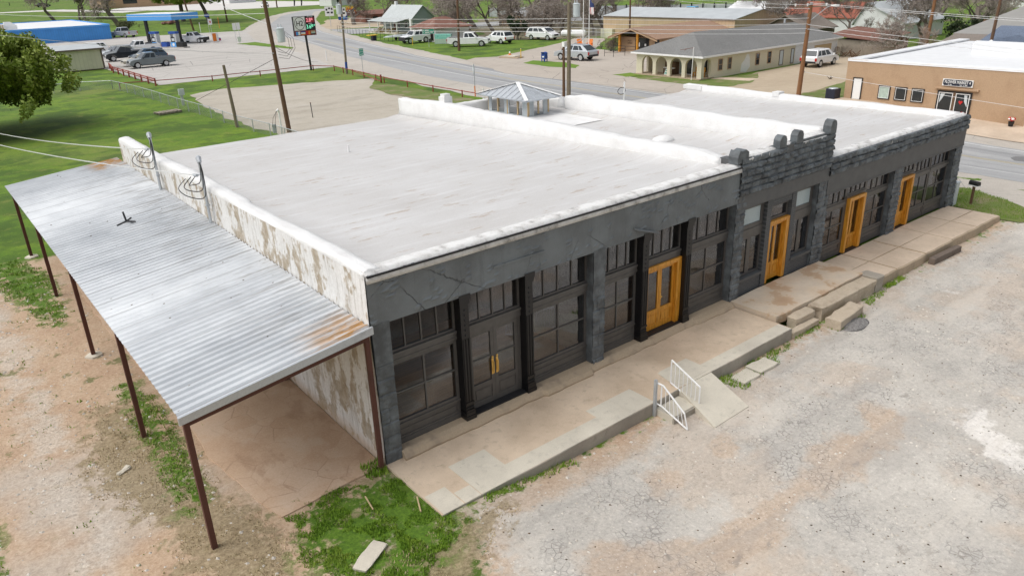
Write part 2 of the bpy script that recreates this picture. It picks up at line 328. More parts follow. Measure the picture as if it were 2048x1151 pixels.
TAN = [[(10.91, -5.84), (11.22, -6.25), (11.06, -6.48), (10.39, -6.7), (10.19, -6.41), (10.36, -6.09)], [(8.4, -5.93), (9.16, -6.06), (9.78, -6.62), (9.49, -6.9), (8.39, -6.95), (7.6, -6.73), (6.7, -6.59), (6.13, -6.52), (5.35, -6.6), (4.7, -7.12), (3.56, -7.18), (3.08, -7.09), (3.21, -6.53), (4.08, -6.35), (5.08, -6.36), (6.2, -6.33), (7.24, -6.32)], [(4.99, -6.33), (4.35, -6.27), (3.66, -6.27), (2.86, -5.7), (2.17, -5.16), (1.55, -5.06), (.85, -5.68), (3.11, -7.64)], [(6.89, -3.91), (7.34, -4.1), (7.03, -4.52), (6.37, -4.6), (6.33, -4.28)], [(4.5, -3.92), (4.98, -4.18), (4.8, -4.53), (4.27, -4.39)], [(1.0, -2.4), (6.4, -2.4), (6.2, -2.9), (3, -3.0), (1.2, -3.1)]]
A_white = sdf(GX, GY, WHITE); A_tan = np.max([sdf(GX, GY, p) for p in TAN], 0)
A_pat = np.max([sdf(GX, GY, p) for p in PATCH], 0); A_dry = np.max([sdf(GX, GY, p) for p in DRY], 0)
g = MB(); g.grid(np.stack([GX, GY, GZ], -1))
gm = NT('ground_surface')
lot, dirt, pat, dry = (gm.math('MULTIPLY', gm.attr(k), 1.0) for k in ('lot', 'dirt', 'patch', 'dry'))
n1 = gm.noise(1.1, 7, .62); n2 = gm.noise(.16, 5, .55); n3 = gm.noise(5.5, 6, .65); n4 = gm.noise(13, 7, .80); n5 = gm.noise(.42, 6, .6); n6 = gm.noise(2.4, 7, .66)
# lawn
far = gm.noise(.035, 4, .6)
lawn = gm.ramp(n5, (.36, (.050, .115, .003)), (.48, (.095, .19, .004)), (.62, (.17, .265, .006)))
lawn = gm.mix(gm.math('MULTIPLY', gm.step(n1, .46, .64), .55), lawn, gm.ramp(n3, (.3, (.13, .185, .008)), (.7, (.19, .22, .03))))
lawn = gm.mix(gm.math('MULTIPLY', gm.step(n6, .42, .66), .65), lawn, (.070, .140, .012))
dryg = gm.ramp(n3, (.3, (.17, .15, .055)), (.7, (.28, .25, .10)))
lawn = gm.mix(gm.math('MULTIPLY', gm.step(far, .50, .66), .75), lawn, dryg)
lawn = gm.mix(.45, lawn, gm.ramp(n4, (.36, (.022, .055, .002)), (.5, (.09, .18, .004)), (.64, (.19, .27, .02))))
mot = gm.noise(.22, 7, .62, gm.mp(loc=(11, 3, 0))); lawn = gm.mix(gm.math('MULTIPLY', gm.step(mot, .51, .42), .7), lawn, (.035, .08, .004)); lawn = gm.mix(gm.math('MULTIPLY', gm.step(gm.noise(.5, 6, .7, gm.mp(loc=(1, 8, 0))), .55, .68), .55), lawn, (.20, .21, .045))
# dirt
dcol = gm.ramp(n1, (.28, (.36, .205, .115)), (.5, (.47, .315, .195)), (.72, (.55, .42, .30)))
dcol = gm.mix(gm.step(n2, .52, .64), dcol, gm.ramp(n3, (.3, (.36, .32, .28)), (.7, (.54, .49, .43))))
dcol = gm.mix(.5, dcol, gm.ramp(n4, (.33, (.20, .14, .095)), (.5, (.44, .34, .25)), (.75, (.68, .58, .47))))
gxx = gm.math('ADD', gm.sep()[0], gm.math('MULTIPLY', gm.math('SUBTRACT', n5, .5), 2.2)); trk = gm.math('MAXIMUM', gm.step(gm.math('ABSOLUTE', gm.math('ADD', gxx, 5.9)), .75, .2), gm.step(gm.math('ABSOLUTE', gm.math('ADD', gxx, 8.0)), .75, .2)); dcol = gm.mix(gm.math('MULTIPLY', trk, gm.math('MULTIPLY', gm.step(n1, .38, .58), .5)), dcol, gm.ramp(n4, (.34, (.28, .255, .23)), (.5, (.50, .46, .405)), (.66, (.72, .68, .61))))
tuft = gm.math('MULTIPLY', gm.step(gm.noise(1.7, 8, .72, gm.mp(loc=(3, 9, 0))), .56, .64), gm.step(n2, .62, .46))
dcol = gm.mix(gm.math('MULTIPLY', tuft, .8), dcol, gm.ramp(n4, (.3, (.06, .08, .018)), (.7, (.19, .20, .07))))
# crumbling parking lot
base = gm.ramp(n5, (.28, (.35, .34, .32)), (.48, (.475, .455, .42)), (.68, (.59, .565, .52)))
tanm = gm.math('MAXIMUM', gm.step(gm.math('ADD', gm.attr('tan'), gm.math('MULTIPLY', gm.math('SUBTRACT', n1, .5), 1.7)), -.34, .04), gm.math('MULTIPLY', gm.step(gm.math('ADD', gm.math('MULTIPLY', gm.noise(.22, 6, .6, gm.mp(loc=(7, 2, 0))), .8), gm.math('MULTIPLY', n1, .25)), .54, .62), .55))
tan = gm.ramp(n1, (.3, (.37, .24, .145)), (.55, (.49, .345, .23)), (.75, (.58, .45, .33)))
base = gm.mix(gm.math('MULTIPLY', tanm, .8), base, tan)
whm = gm.step(gm.noise(.30, 7, .62, gm.mp((1, .6, 1), loc=(-5, 12, 0))), .655, .69); whm = gm.math('MAXIMUM', gm.math('MULTIPLY', whm, .7), gm.step(gm.math('ADD', gm.attr('white'), gm.math('MULTIPLY', gm.math('SUBTRACT', n6, .5), 1.3)), -.22, .02)); base = gm.mix(gm.math('MULTIPLY', whm, .9), base, (.84, .82, .79))
vv = gm.mix(.05, gm.co(), gm.noise(2.5, 5, .7, out=1)); ck = gm.vor(7.5, 'DISTANCE_TO_EDGE', vv); ck2 = gm.vor(1.0, 'DISTANCE_TO_EDGE', gm.mix(.16, gm.co(), gm.noise(1.2, 6, .75, out=1)))
ckm = gm.step(gm.noise(.33, 6, .65, gm.mp(loc=(1, 4, 0))), .48, .63)
crack = gm.math('MULTIPLY', gm.step(ck, .10, .01), gm.math('MULTIPLY', ckm, gm.step(n6, .40, .55))); crack = gm.math('MAXIMUM', crack, gm.math('MULTIPLY', gm.step(ck2, .010, .001), gm.math('MULTIPLY', gm.step(n1, .54, .62), .6)))
base = gm.mix(gm.math('MULTIPLY', ckm, .3), base, (.42, .415, .41))
base = gm.mix(.50, base, gm.mix(.35, gm.ramp(n4, (.34, (.21, .195, .175)), (.47, (.46, .43, .385)), (.55, (.52, .485, .44)), (.68, (.80, .765, .70))), base, 'OVERLAY'))
base = gm.mix(gm.math('MULTIPLY', crack, .55), base, (.15, .14, .125))
drk = gm.noise(1.9, 8, .75, gm.mp((1, 1.6, 1), loc=(2, 7, 0))); base = gm.mix(gm.math('MULTIPLY', gm.step(drk, .57, .68), .65), base, (.27, .24, .21)); rut = gm.noise(.55, 6, .6, gm.mp((.28, 1.7, 1), (0, 0, R(12)), (3, 0, 0))); base = gm.mix(gm.math('MULTIPLY', gm.step(rut, .53, .66), .45), base, (.60, .555, .49)); base = gm.mix(gm.math('MULTIPLY', gm.step(rut, .46, .36), .35), base, (.33, .305, .28))
edge_d = gm.step(lot, 1.3, .1); base = gm.mix(gm.math('MULTIPLY', edge_d, gm.step(n6, .38, .56)), base, dcol)
wob = gm.math('MULTIPLY', gm.math('SUBTRACT', n6, .5), 3.2); wob2 = gm.math('MULTIPLY', gm.math('SUBTRACT', n1, .5), 4.0)
col = gm.mix(gm.step(gm.math('ADD', dirt, wob2), -.5, .5), lawn, dcol)
drc = gm.ramp(n4, (.28, (.10, .075, .04)), (.5, (.26, .205, .12)), (.75, (.46, .38, .25)))
col = gm.mix(gm.step(gm.math('ADD', lot, wob), -.10, .25), col, base)
col = gm.mix(gm.math('MULTIPLY', gm.step(gm.math('ADD', dry, wob), -.1, .35), .85), col, drc)
grn = gm.ramp(n4, (.28, (.025, .065, .004)), (.5, (.075, .150, .008)), (.75, (.15, .26, .02)))
grn = gm.mix(gm.math('MULTIPLY', gm.step(n6, .53, .66), .75), grn, gm.mix(gm.step(n3, .45, .6), drc, dcol))
col = gm.mix(gm.step(gm.math('ADD', pat, gm.math('MULTIPLY', wob, 1.1)), -.05, .35), col, grn)
gm.bump(gm.math('ADD', gm.math('ADD', gm.math('MULTIPLY', n4, .6), gm.math('MULTIPLY', n3, .8)), gm.math('MULTIPLY', crack, -.6)), .45, .05)
gr = g.build('ground', gm.fin(col, .95), smooth=True); tag(gr, kind='structure')
for k, A in (('lot', A_lot), ('dirt', A_dirt), ('patch', A_pat), ('dry', A_dry), ('white', A_white), ('tan', A_tan)):
    at = gr.data.attributes.new(k, 'FLOAT', 'POINT'); at.data.foreach_set('value', np.clip(A, -3, 3).astype(np.float32).ravel())
# ---------------------------------------------------------------- storefront buildings
def rockface(mb, x0, x1, z0, z1, y, ch=.19, bw=.48, depth=.035, seed=0, res=.045, flip=False, axis='y'):
    # rock-faced ashlar: each block pillows out with rough noise, mortar grooves between
    nx = max(3, int((x1 - x0) / res) + 1); nz = max(3, int((z1 - z0) / res) + 1)
    X, Z = np.meshgrid(np.linspace(x0, x1, nx), np.linspace(z0, z1, nz), indexing='ij')
    nr = max(1, round((z1 - z0) / ch)); rh = (z1 - z0) / nr
    row = np.clip(np.floor((Z - z0) / rh), 0, nr - 1); v = (Z - z0) / rh - row
    off = (np.sin(row * 12.9898 + seed) * 43758.5453) % 1.0
    u_ = X / bw + off; col = np.floor(u_); u = u_ - col
    pil = np.clip(np.minimum(u, 1 - u) * bw / .04, 0, 1) * np.clip(np.minimum(v, 1 - v) * rh / .035, 0, 1)
    hgt = .5 + .7 * ((np.sin(col * 78.23 + row * 37.7 + seed) * 43758.5453) % 1.0)
    n_ = fbm(X * 7 + seed, Z * 9, 5, 4)
    D = depth * pil * hgt * (.15 + 1.8 * n_)
    P = np.stack([X, y - D, Z], -1)
    mb.grid(P[:, ::-1] if flip else P)
    return mb
def window(par, x0, x1, z0, z1, y, nx=2, nz=2, fw=.07, mw=.035, mat='frame', glass='glass', name='window', d=.06):
    m = MB(); m.box(x0, x0 + fw, y, y + d, z0, z1).box(x1 - fw, x1, y, y + d, z0, z1)
    m.box(x0 + fw, x1 - fw, y, y + d, z0, z0 + fw).box(x0 + fw, x1 - fw, y, y + d, z1 - fw, z1)
    a0, a1, b0, b1 = x0 + fw, x1 - fw, z0 + fw, z1 - fw
    for i in range(1, nx): c = a0 + (a1 - a0) * i / nx; m.box(c - mw / 2, c + mw / 2, y + .006, y + d - .01, b0, b1)
    for j in range(1, nz):
        c = b0 + (b1 - b0) * j / nz; w_ = (a1 - a0) / nx
        for i in range(nx): m.box(a0 + w_ * i + (mw / 2 if i else 0), a0 + w_ * (i + 1) - (mw / 2 if i < nx - 1 else 0), y + .008, y + d - .012, c - mw / 2, c + mw / 2)
    o = m.build(name, MAT[mat], par)
    gl = MB(); gl.box(a0 - .01, a1 + .01, y + d * .45, y + d * .45 + .008, b0 - .01, b1 + .01); gl.build('pane', MAT[glass], o)
    return o
def panel(par, x0, x1, z0, z1, y, mat='frame', name='panel', n=1):
    m = MB(); m.box(x0, x1, y + .02, y + .09, z0, z1); fw = .075; h = z1 - z0
    m.box(x0, x1, y - .03, y + .02, z1 - .05, z1).box(x0, x1, y - .02, y + .02, z0, z0 + .13)
    a0, a1 = x0, x1
    m.box(a0, a0 + fw, y, y + .02, z0 + .13, z1 - .05).box(a1 - fw, a1, y, y + .02, z0 + .13, z1 - .05)
    m.box(a0 + fw, a1 - fw, y, y + .02, z1 - .11, z1 - .05).box(a0 + fw, a1 - fw, y, y + .02, z0 + .13, z0 + .19)
    m.box(a0 + fw + .06, a1 - fw - .06, y + .006, y + .02, z0 + .25, z1 - .17)
    return m.build(name, MAT[mat], par)
def leaf(par, x0, x1, z0, z1, y, mat, nz=1, fw=.115, pz=.62, handle=None, hm='brass'):
    m = MB(); d = .05; br = z0 + .16
    m.box(x0, x0 + fw, y, y + d, z0, z1).box(x1 - fw, x1, y, y + d, z0, z1)
    m.box(x0 + fw, x1 - fw, y, y + d, z1 - .12, z1).box(x0 + fw, x1 - fw, y, y + d, z0, br).box(x0 + fw, x1 - fw, y, y + d, z0 + pz, z0 + pz + .12)
    m.box(x0 + fw, x1 - fw, y + .018, y + d - .01, br, z0 + pz).box(x0 + fw + .05, x1 - fw - .05, y + .004, y + .018, br + .05, z0 + pz - .05)
    g0, g1 = z0 + pz + .12, z1 - .12
    for j in range(1, nz): c = g0 + (g1 - g0) * j / nz; m.box(x0 + fw, x1 - fw, y + .008, y + d - .01, c - .02, c + .02)
    o = m.build('door', MAT[mat], par)
    gl = MB(); gl.box(x0 + fw - .01, x1 - fw + .01, y + .022, y + .03, g0 - .01, g1 + .01); gl.build('pane', MAT['glass'], o)
    if handle:
        h = MB()
        if handle[1] == 'pull':
            hx = handle[0]; h.box(hx - .035, hx + .035, y - .012, y - .001, z0 + .78, z0 + 1.22); h.tube([(hx, y - .06, z0 + .84), (hx, y - .06, z0 + 1.16)], .016); h.tube([(hx, y - .06, z0 + .88), (hx, y - .008, z0 + .88)], .01, 5); h.tube([(hx, y - .06, z0 + 1.12), (hx, y - .008, z0 + 1.12)], .01, 5); h.tube([(hx, y - .03, z0 + 1.27), (hx, y - .005, z0 + 1.27)], .028, 8)
        else:
            hx = handle[0]; h.box(hx - .022, hx + .022, y - .008, y - .001, z0 + .92, z0 + 1.1); h.tube([(hx, y - .05, z0 + 1.0), (hx, y - .005, z0 + 1.0)], [.028, .015], 8)
        h.build('handle', MAT[hm], o)
    return o
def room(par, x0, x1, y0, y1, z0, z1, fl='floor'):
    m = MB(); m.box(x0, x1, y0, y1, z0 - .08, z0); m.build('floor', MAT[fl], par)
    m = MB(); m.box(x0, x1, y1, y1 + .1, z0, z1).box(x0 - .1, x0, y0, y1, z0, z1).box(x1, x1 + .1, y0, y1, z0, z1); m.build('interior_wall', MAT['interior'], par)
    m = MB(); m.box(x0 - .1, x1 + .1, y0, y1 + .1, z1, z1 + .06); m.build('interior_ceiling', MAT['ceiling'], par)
def rough_wall_top(mb, pts, zt, w, res=.25, amp=.05, seed=1, base=None, axis='y', fl=.10):
    # lumpy hand-coated parapet running along `axis` from a to b: cross-section ring with noise
    a, b, c0 = pts; n_ = int(abs(b - a) / res) + 2; rings = []
    for i in range(n_):
        t = a + (b - a) * i / (n_ - 1); z1 = zt(t); z0 = base(t)
        q = lambda k: (float(fbm(t * 1.6 + k * 7.1, seed * 3.3, seed, 5)) - .47) * 2.2 * amp
        prof = [(-w / 2 + q(1) * .4 - fl * (z1 - z0), z0), (-w / 2 + q(2) * .5, z0 + (z1 - z0) * .45), (-w / 2 + q(3), z1 - .07 + q(4)), (-w / 2 + .045 + q(3) * .5, z1 + q(5)), (-w * .15, z1 + .012 + q(10)), (w * .15, z1 + .012 + q(11)), (w / 2 - .045, z1 + q(5) * .6 + q(6) * .4), (w / 2 + q(7), z1 - .08 + q(6)), (w / 2 + q(8) * .5 + .03, z0 + (z1 - z0) * .45), (w / 2 + q(9) * .4 + .12 * (z1 - z0), z0)]
        rings.append([(c0 + p, t, z) if axis == 'y' else (t, c0 - p, z) for p, z in prof])
    return mb.loop(rings)
def flat_roof(par, x0, x1, y0, y1, zf, zb, mat='roof', seed=2, side=None):
    nx = int((x1 - x0) / .4) + 2; ny = int((y1 - y0) / .4) + 2
    X, Y = np.meshgrid(np.linspace(x0, x1, nx), np.linspace(y0, y1, ny), indexing='ij')
    Z = zf + (zb - zf) * (Y - y0) / (y1 - y0) + .045 * (fbm(X * .5, Y * .5, seed, 4) - .47)
    if side: Z = Z + side(X, Y)
    m = MB(); m.grid(np.stack([X, Y, Z], -1)); return m.build('roof', MAT[mat], par, smooth=True)

# ---- left block: plaster front with cast iron columns
A = thing('storefront_building', 'long dark grey plastered storefront with cast iron columns and peeling white side wall', 'storefront', (0, 0, 0))
PL = [(0, .44), (6.64, 7.08)]
m = MB()
# plaster band, subdivided so that it can undulate
X, Z = np.meshgrid(np.linspace(-.01, 12.93, 130), np.linspace(3.56, 4.70, 24), indexing='ij')
Y = -.005 - .03 * (fbm(X * .8, Z * 1.5, 4, 4) - .3) - .035 * (np.abs(fbm(X * 2.1, Z * 2.3, 9, 4) - .49) < .012)
m.grid(np.stack([X, Y, Z], -1)); m.box(0, 12.93, .03, .40, 3.56, 4.69).box(0, 12.93, -.012, .04, 3.52, 3.562)
m.build('wall', MAT['plaster'], A)
m = MB(); m.box(.0, 12.92, -.085, -.055, 4.655, 4.70); m.build('drip_edge', MAT['darkmetal'], A)
for a, b in PL:
    m = MB(); m.box(a + .01, b - .01, .03, .42, -.06, 3.56); m.mi = 0
    rockface(m, a, b, -.06, 2.55, .02, .36, .6, .035, seed=a + 3, res=.03)
    XX, ZZ = np.meshgrid(np.linspace(a, b, 14), np.linspace(2.55, 3.56, 22), indexing='ij'); m.grid(np.stack([XX, -.01 - .02 * fbm(XX * 3, ZZ * 3, 2, 3), ZZ], -1))
    m.box(b - .03, b - .005, .02, .42, -.06, 3.55); m.box(a + .005, a + .03, .02, .42, -.06, 3.55)
    m.build('pilaster', MAT['rock'], A)
def column(x0, x1):
    m = MB(); cx = (x0 + x1) / 2; m.box(x0 + .02, x1 - .02, .03, .34, .38, 3.3)
    m.box(x0 - .01, x1 + .01, -.02, .36, .2, .30).box(x0, x1, -.005, .35, .30, .40).box(x0, x1, 0, .35, 3.3, 3.42).box(x0 - .02, x1 + .02, -.03, .36, 3.42, 3.56)
    m.box(x0 + .015, x1 - .015, .005, .03, .62, .68).box(x0 + .015, x1 - .015, .005, .03, .40, .46)
    for k in range(3): c = x0 + .06 + k * (x1 - x0 - .12) / 2; m.tube([(c, .028, .7), (c, .028, 2.4)], .022, 6)
    for k in range(6): m.ball((cx, .028, 2.5 + k * .13), .028, 6, 4)
    for k in range(5): m.ball((x0 + .05 + k * (x1 - x0 - .1) / 4, .015, .53), .022, 6, 4)
    m.build('column', MAT['iron'], A)
for c in ((2.30, 2.58), (4.28, 4.56), (8.62, 8.92), (10.54, 10.84)): column(*c)
BY = .26
for x0, x1 in ((.44, 2.31), (4.55, 6.65), (7.08, 8.63), (10.83, 12.89)):
    panel(A, x0, x1, .2, .74, BY); window(A, x0, x1, .74, 2.36, BY, 2, 2, .08, .04)
    m = MB(); m.box(x0, x1, BY - .03, BY + .08, 2.362, 2.60).box(x0, x1, BY - .06, BY - .03, 2.54, 2.60).box(x0, x1, BY - .045, BY - .03, 2.40, 2.43); m.build('transom_bar', MAT['frame'], A)
    window(A, x0, x1, 2.602, 3.56, BY, 4, 1, .06, .035, name='transom_window')
for x0, x1 in ((2.57, 4.29), (8.91, 10.55)):
    m = MB(); m.box(x0, x1, BY - .03, BY + .08, 2.362, 2.60).box(x0, x1, BY - .06, BY - .03, 2.54, 2.60); m.build('transom_bar', MAT['frame'], A)
    window(A, x0, x1, 2.602, 3.56, BY, 4, 1, .06, .035, name='transom_window')
for x0_, x1_ in ((2.57, 2.66), (4.20, 4.29)): m = MB(); m.box(x0_, x1_, BY, BY + .08, .2, 2.36); m.build('door_jamb', MAT['frame'], A)
leaf(A, 2.662, 3.425, .24, 2.355, BY + .01, 'frame', 2, .10, .52, (3.36, 'pull')); leaf(A, 3.431, 4.198, .24, 2.355, BY + .01, 'frame', 2, .10, .52, (3.50, 'pull'))
m = MB(); m.box(8.91, 9.06, BY - .10, BY + .10, .2, 2.36).box(10.36, 10.55, BY - .10, BY + .10, .2, 2.36).box(9.06, 10.36, BY - .10, BY + .10, 2.24, 2.36); m.build('door_frame', MAT['pine'], A)
leaf(A, 9.062, 9.705, .24, 2.235, BY + .02, 'pine', 1, .085, .52); leaf(A, 9.712, 10.358, .24, 2.235, BY + .02, 'pine', 1, .085, .52, (9.77, 'knob'))
for x0_, x1_ in ((2.57, 4.29), (8.91, 10.55)): m = MB(); m.box(x0_, x1_, .05, .40, .2, .235); m.build('threshold', MAT['darkmetal'], A)
# stone sill ledge under the bays
m = MB(); nX = 130; rings = []
for i in range(nX):
    x = .42 + (12.92 - .42) * i / (nX - 1); e = (float(fbm(x * 2.2, 1.0, 6, 4)) - .47) * .10; e2 = (float(fbm(x * 3.1, 5.0, 8, 3)) - .47) * .05
    fr = -.15 + e - (.10 if 4.7 < x < 6.5 else 0) - (.06 if x > 11 else 0)
    rings.append([(x, .5, -.1), (x, fr, -.1), (x, fr - .02, .06 + e2), (x, fr + .06, .165 + e2), (x, .02, .198), (x, .5, .198)])
m.loop(rings); m.build('sill', MAT['sill_stone'], A, recalc=True)
# side wall, 0.4 thick, peeling
n_y, n_z = 150, 34
Yv, T = np.meshgrid(np.linspace(0.0, 20.2, n_y), np.linspace(0, 1, n_z), indexing='ij')
zt = 4.70 - .10 * Yv / 20.2 + .06 * (fbm(Yv * .9, Yv * 0, 3, 4) - .47) + np.where((Yv > 7.6) & (Yv < 8.2), -.10, 0) * 0
Zv = -.25 + T * (zt + .25); Xv = -.03 - .05 * (fbm(Yv * 1.3, Zv * 1.5, 12, 5) - .4)
m = MB(); m.grid(np.stack([Xv, Yv, Zv], -1)[::-1]); m.box(.0, .38, .45, 20.15, -.2, 4.45).box(-.02, .4, 20.15, 20.25, -.2, 4.5); m.build('side_wall', MAT['peel'], A, smooth=True)
m = MB(); rough_wall_top(m, (.05, 20.25, .20), lambda t: 4.77 - .10 * t / 20 + .03 * math.sin(t * .7) + (.07 if t > 7.3 else 0), .44, .1, .035, 5, lambda t: 4.45 - .4 * t / 20, fl=-.12); m.build('side_parapet', MAT['elast'], A, smooth=True, recalc=True)
m = MB(); rough_wall_top(m, (.0, 12.95, .2), lambda t: 4.75, .46, .10, .016, 9, lambda t: 4.52, 'x'); m.build('front_coping', MAT['coping'], A, smooth=True, recalc=True)
m = MB(); rough_wall_top(m, (.75, 19.9, 13.05), lambda t: 4.93 + .02 * math.sin(t * .9) - .10 * smooth01(17, 19.6, t) - .12 * smooth01(1.6, .8, t), .5, .22, .045, 15, lambda t: 4.36 - .5 * t / 20); m.build('party_parapet', MAT['elast'], A, smooth=True, recalc=True)
m = MB(); m.prism([(13.0, 16.1), (13.45, 16.1), (13.45, 16.55), (13.0, 16.55)], 'z', 4.6, 5.2); m.prism([(13.06, 16.16), (13.39, 16.16), (13.39, 16.49), (13.06, 16.49)], 'z', 5.2, 5.32); m.build('chimney', MAT['elast'], A)
flat_roof(A, .3, 12.95, .35, 20.05, 4.56, 3.93, seed=3, side=lambda X, Y: .12 * smooth01(1.1, .3, X) + .12 * smooth01(12.0, 12.9, X))
m = MB(); m.box(.3, 13.2, 19.95, 20.2, -.2, 3.9).box(12.95, 13.25, .5, 19.9, -.1, 4.35); m.build('rear_wall', MAT['peel'], A)
m = MB(); m.tube([(6.6, 13.4, 4.05), (6.6, 13.4, 4.42)], .035, 8); m.build('vent_pipe', MAT['white_paint'], A)
# plaster scars on the band
m = MB(); m.box(3.3, 4.9, -.05, -.02, 3.99, 4.03); m.build('plaster_ledge', MAT['plaster'], A); m = MB(); m.hexa([(8.15, -.05, 3.80), (8.20, -.16, 3.78), (9.08, -.16, 3.50), (9.05, -.05, 3.48)], [(8.15, -.03, 3.86), (8.20, -.16, 3.80), (9.08, -.16, 3.53), (9.05, -.03, 3.54)]); m.build('plaster_ledge', MAT['plaster'], A)
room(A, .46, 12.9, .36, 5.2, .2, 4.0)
m = MB()
for yy in (3.2,): m.box(6.75, 6.95, .36, 5.2, .2, 3.9)
m.build('interior_partition', MAT['interior'], A)
for sx, sz in ((1.0, .5), (5.6, .6)): m = MB(); m.box(sx, sx + .09, 5.17, 5.19, sz, sz + .14); m.build('wall_outlet', MAT['white_paint'], A)
m = MB(); m.tube([(1.3, 4.2, 2.6), (1.3, 4.2, 3.1)], .05, 6); m.tube([(1.45, 4.2, 2.6), (1.45, 4.2, 3.1)], .05, 6); m.build('pendant_tube', MAT['brass'], A)
# ---- middle block: tall rock-faced parapet with finials
B = thing('stone_storefront', 'narrow dark storefront with tall stepped rock-faced parapet and small knobs on top', 'storefront', (15.6, 0, 0))
m = MB(); rockface(m, 12.93, 18.27, 3.72, 4.93, -.005, .2, .44, .085, seed=2, res=.028); rockface(m, 15.5, 18.27, 4.93, 5.02, -.005, .1, .5, .03, seed=5); m.build('rock_facing', MAT['rock'], B)
m = MB(); m.box(12.93, 18.27, .0, .42, 3.72, 4.93).box(12.93, 18.25, -.02, .42, 3.27, 3.72).box(12.95, 13.3, .42, .8, 4.3, 4.85); m.build('wall', MAT['frieze'], B)
m = MB()
for i in range(3): pass
m.prism([(14.88, 4.93), (15.26, 4.93), (15.26, 5.18), (15.2, 5.29), (15.07, 5.34), (14.94, 5.29), (14.88, 5.18)], 'y', -.05, .20); m.build('finial', MAT['rock'], B)
m = MB(); m.prism([(15.84, 4.93), (16.22, 4.93), (16.22, 5.20), (16.16, 5.31), (16.03, 5.36), (15.9, 5.31), (15.84, 5.20)], 'y', -.05, .20); m.build('finial', MAT['rock'], B)
m = MB(); m.prism([(17.9, 4.93), (18.28, 4.93), (18.28, 5.24), (18.22, 5.36), (18.09, 5.42), (17.96, 5.36), (17.9, 5.22)], 'y', -.05, .24); m.build('finial', MAT['rock'], B)
m = MB(); X, Z = np.meshgrid(np.linspace(12.55, 13.26, 18), np.linspace(4.72, 5.20, 14), indexing='ij')
m.prism([(12.72, 4.78), (13.26, 4.88), (13.26, 5.10), (13.1, 5.2), (12.95, 5.16), (12.8, 5.2), (12.70, 5.0)], 'y', -.03, .32); m.build('finial', MAT['rock'], B)
m = MB(); m.box(15.34, 15.73, -.045, -.006, 4.45, 4.97); m.build('date_block', MAT['frieze'], B)
m = MB(); rough_wall_top(m, (13.28, 14.76, .2), lambda t: 4.97, .42, .12, .04, 3, lambda t: 4.8, 'x'); rough_wall_top(m, (15.33, 15.73, .2), lambda t: 4.99, .42, .1, .03, 4, lambda t: 4.85, 'x'); rough_wall_top(m, (16.29, 17.71, .2), lambda t: 5.02, .42, .12, .04, 6, lambda t: 4.85, 'x'); m.build('front_coping', MAT['coping'], B, smooth=True, recalc=True)
for a, b, z1 in ((12.88, 13.36, 3.72), (17.70, 18.22, 3.3)):
    m = MB(); m.box(a + .01, b - .01, .03, .42, -.06, z1); rockface(m, a, b, -.06, z1, .015, .2, .36, .04, seed=a, res=.035); m.box(a + .004, a + .03, .02, .42, -.06, z1 - .01).box(b - .03, b - .004, .02, .42, -.06, z1 - .01); m.build('pilaster', MAT['rock'], B)
m = MB(); m.box(13.36, 14.74, .10, .40, .1, .78).box(14.72, 14.98, .06, .40, .1, 3.27).box(16.18, 16.44, .06, .40, .1, 3.27).box(16.44, 17.70, .10, .40, .1, .78).box(14.98, 16.18, .08, .40, 2.98, 3.27); m.build('brick_pier', MAT['brick'], B)
for x0_, x1_ in ((13.36, 14.74), (16.44, 17.70)): m = MB(); m.box(x0_, x1_, .02, .12, .70, .79); m.build('window_sill', MAT['frieze'], B)
BY2 = .2
for x0, x1 in ((13.36, 14.72), (16.44, 17.70)):
    window(B, x0, x1, .79, 2.16, BY2, 2, 1, .08, .20); m = MB(); m.box(x0, x1, BY2 - .02, BY2 + .08, 2.162, 2.42); m.build('transom_bar', MAT['frame'], B)
    window(B, x0, x1, 2.422, 3.26, BY2, 1, 1, .15, .035, glass='frost', name='transom_window')
m = MB(); m.box(14.98, 15.12, BY2 - .12, BY2 + .10, .2, 2.42).box(16.0, 16.18, BY2 - .12, BY2 + .10, .2, 2.42).box(15.12, 16.0, BY2 - .12, BY2 + .10, 2.30, 2.42); m.build('door_frame', MAT['pine'], B)
leaf(B, 15.122, 15.56, .22, 2.295, BY2 + .02, 'pine', 1, .06, .52, (15.52, 'knob')); leaf(B, 15.566, 15.998, .22, 2.295, BY2 + .02, 'pine', 1, .06, .52)
window(B, 14.98, 16.18, 2.424, 2.98, BY2, 1, 1, .10, .03, name='transom_window')
room(B, 13.4, 17.68, .42, 7, .2, 3.9)
flat_roof(B, 13.2, 18.2, .42, 17.2, 4.30, 4.16, seed=6, side=lambda X, Y: .12 * smooth01(13.9, 13.3, X) + .12 * smooth01(17.5, 18.1, X))
o = flat_roof(B, 13.3, 18.1, 10.4, 17.1, 4.24, 4.185, 'elast', 6); o.name = 'white_coating'
m = MB(); rough_wall_top(m, (.42, 13.5, 18.36), lambda t: 5.0 + .02 * math.sin(t) + .02 * math.sin(t * 2.7) - .10 * smooth01(12.4, 13.4, t), .5, .2, .035, 21, lambda t: 4.05); rough_wall_top(m, (13.9, 17.2, 18.36), lambda t: 4.74 + .06 * math.sin(t * 2), .5, .2, .06, 22, lambda t: 3.9); m.build('party_parapet', MAT['elast'], B, smooth=True, recalc=True)
m = MB(); rough_wall_top(m, (13.3, 18.3, 17.2), lambda t: 4.62, .4, .2, .06, 25, lambda t: 3.9, 'x'); m.build('rear_parapet', MAT['elast'], B, smooth=True, recalc=True)
m = MB(); m.box(13.3, 18.5, 17.0, 17.3, -.2, 4.0).box(18.2, 18.5, 13.2, 17.0, -.2, 3.95); m.build('rear_wall', MAT['peel'], B)
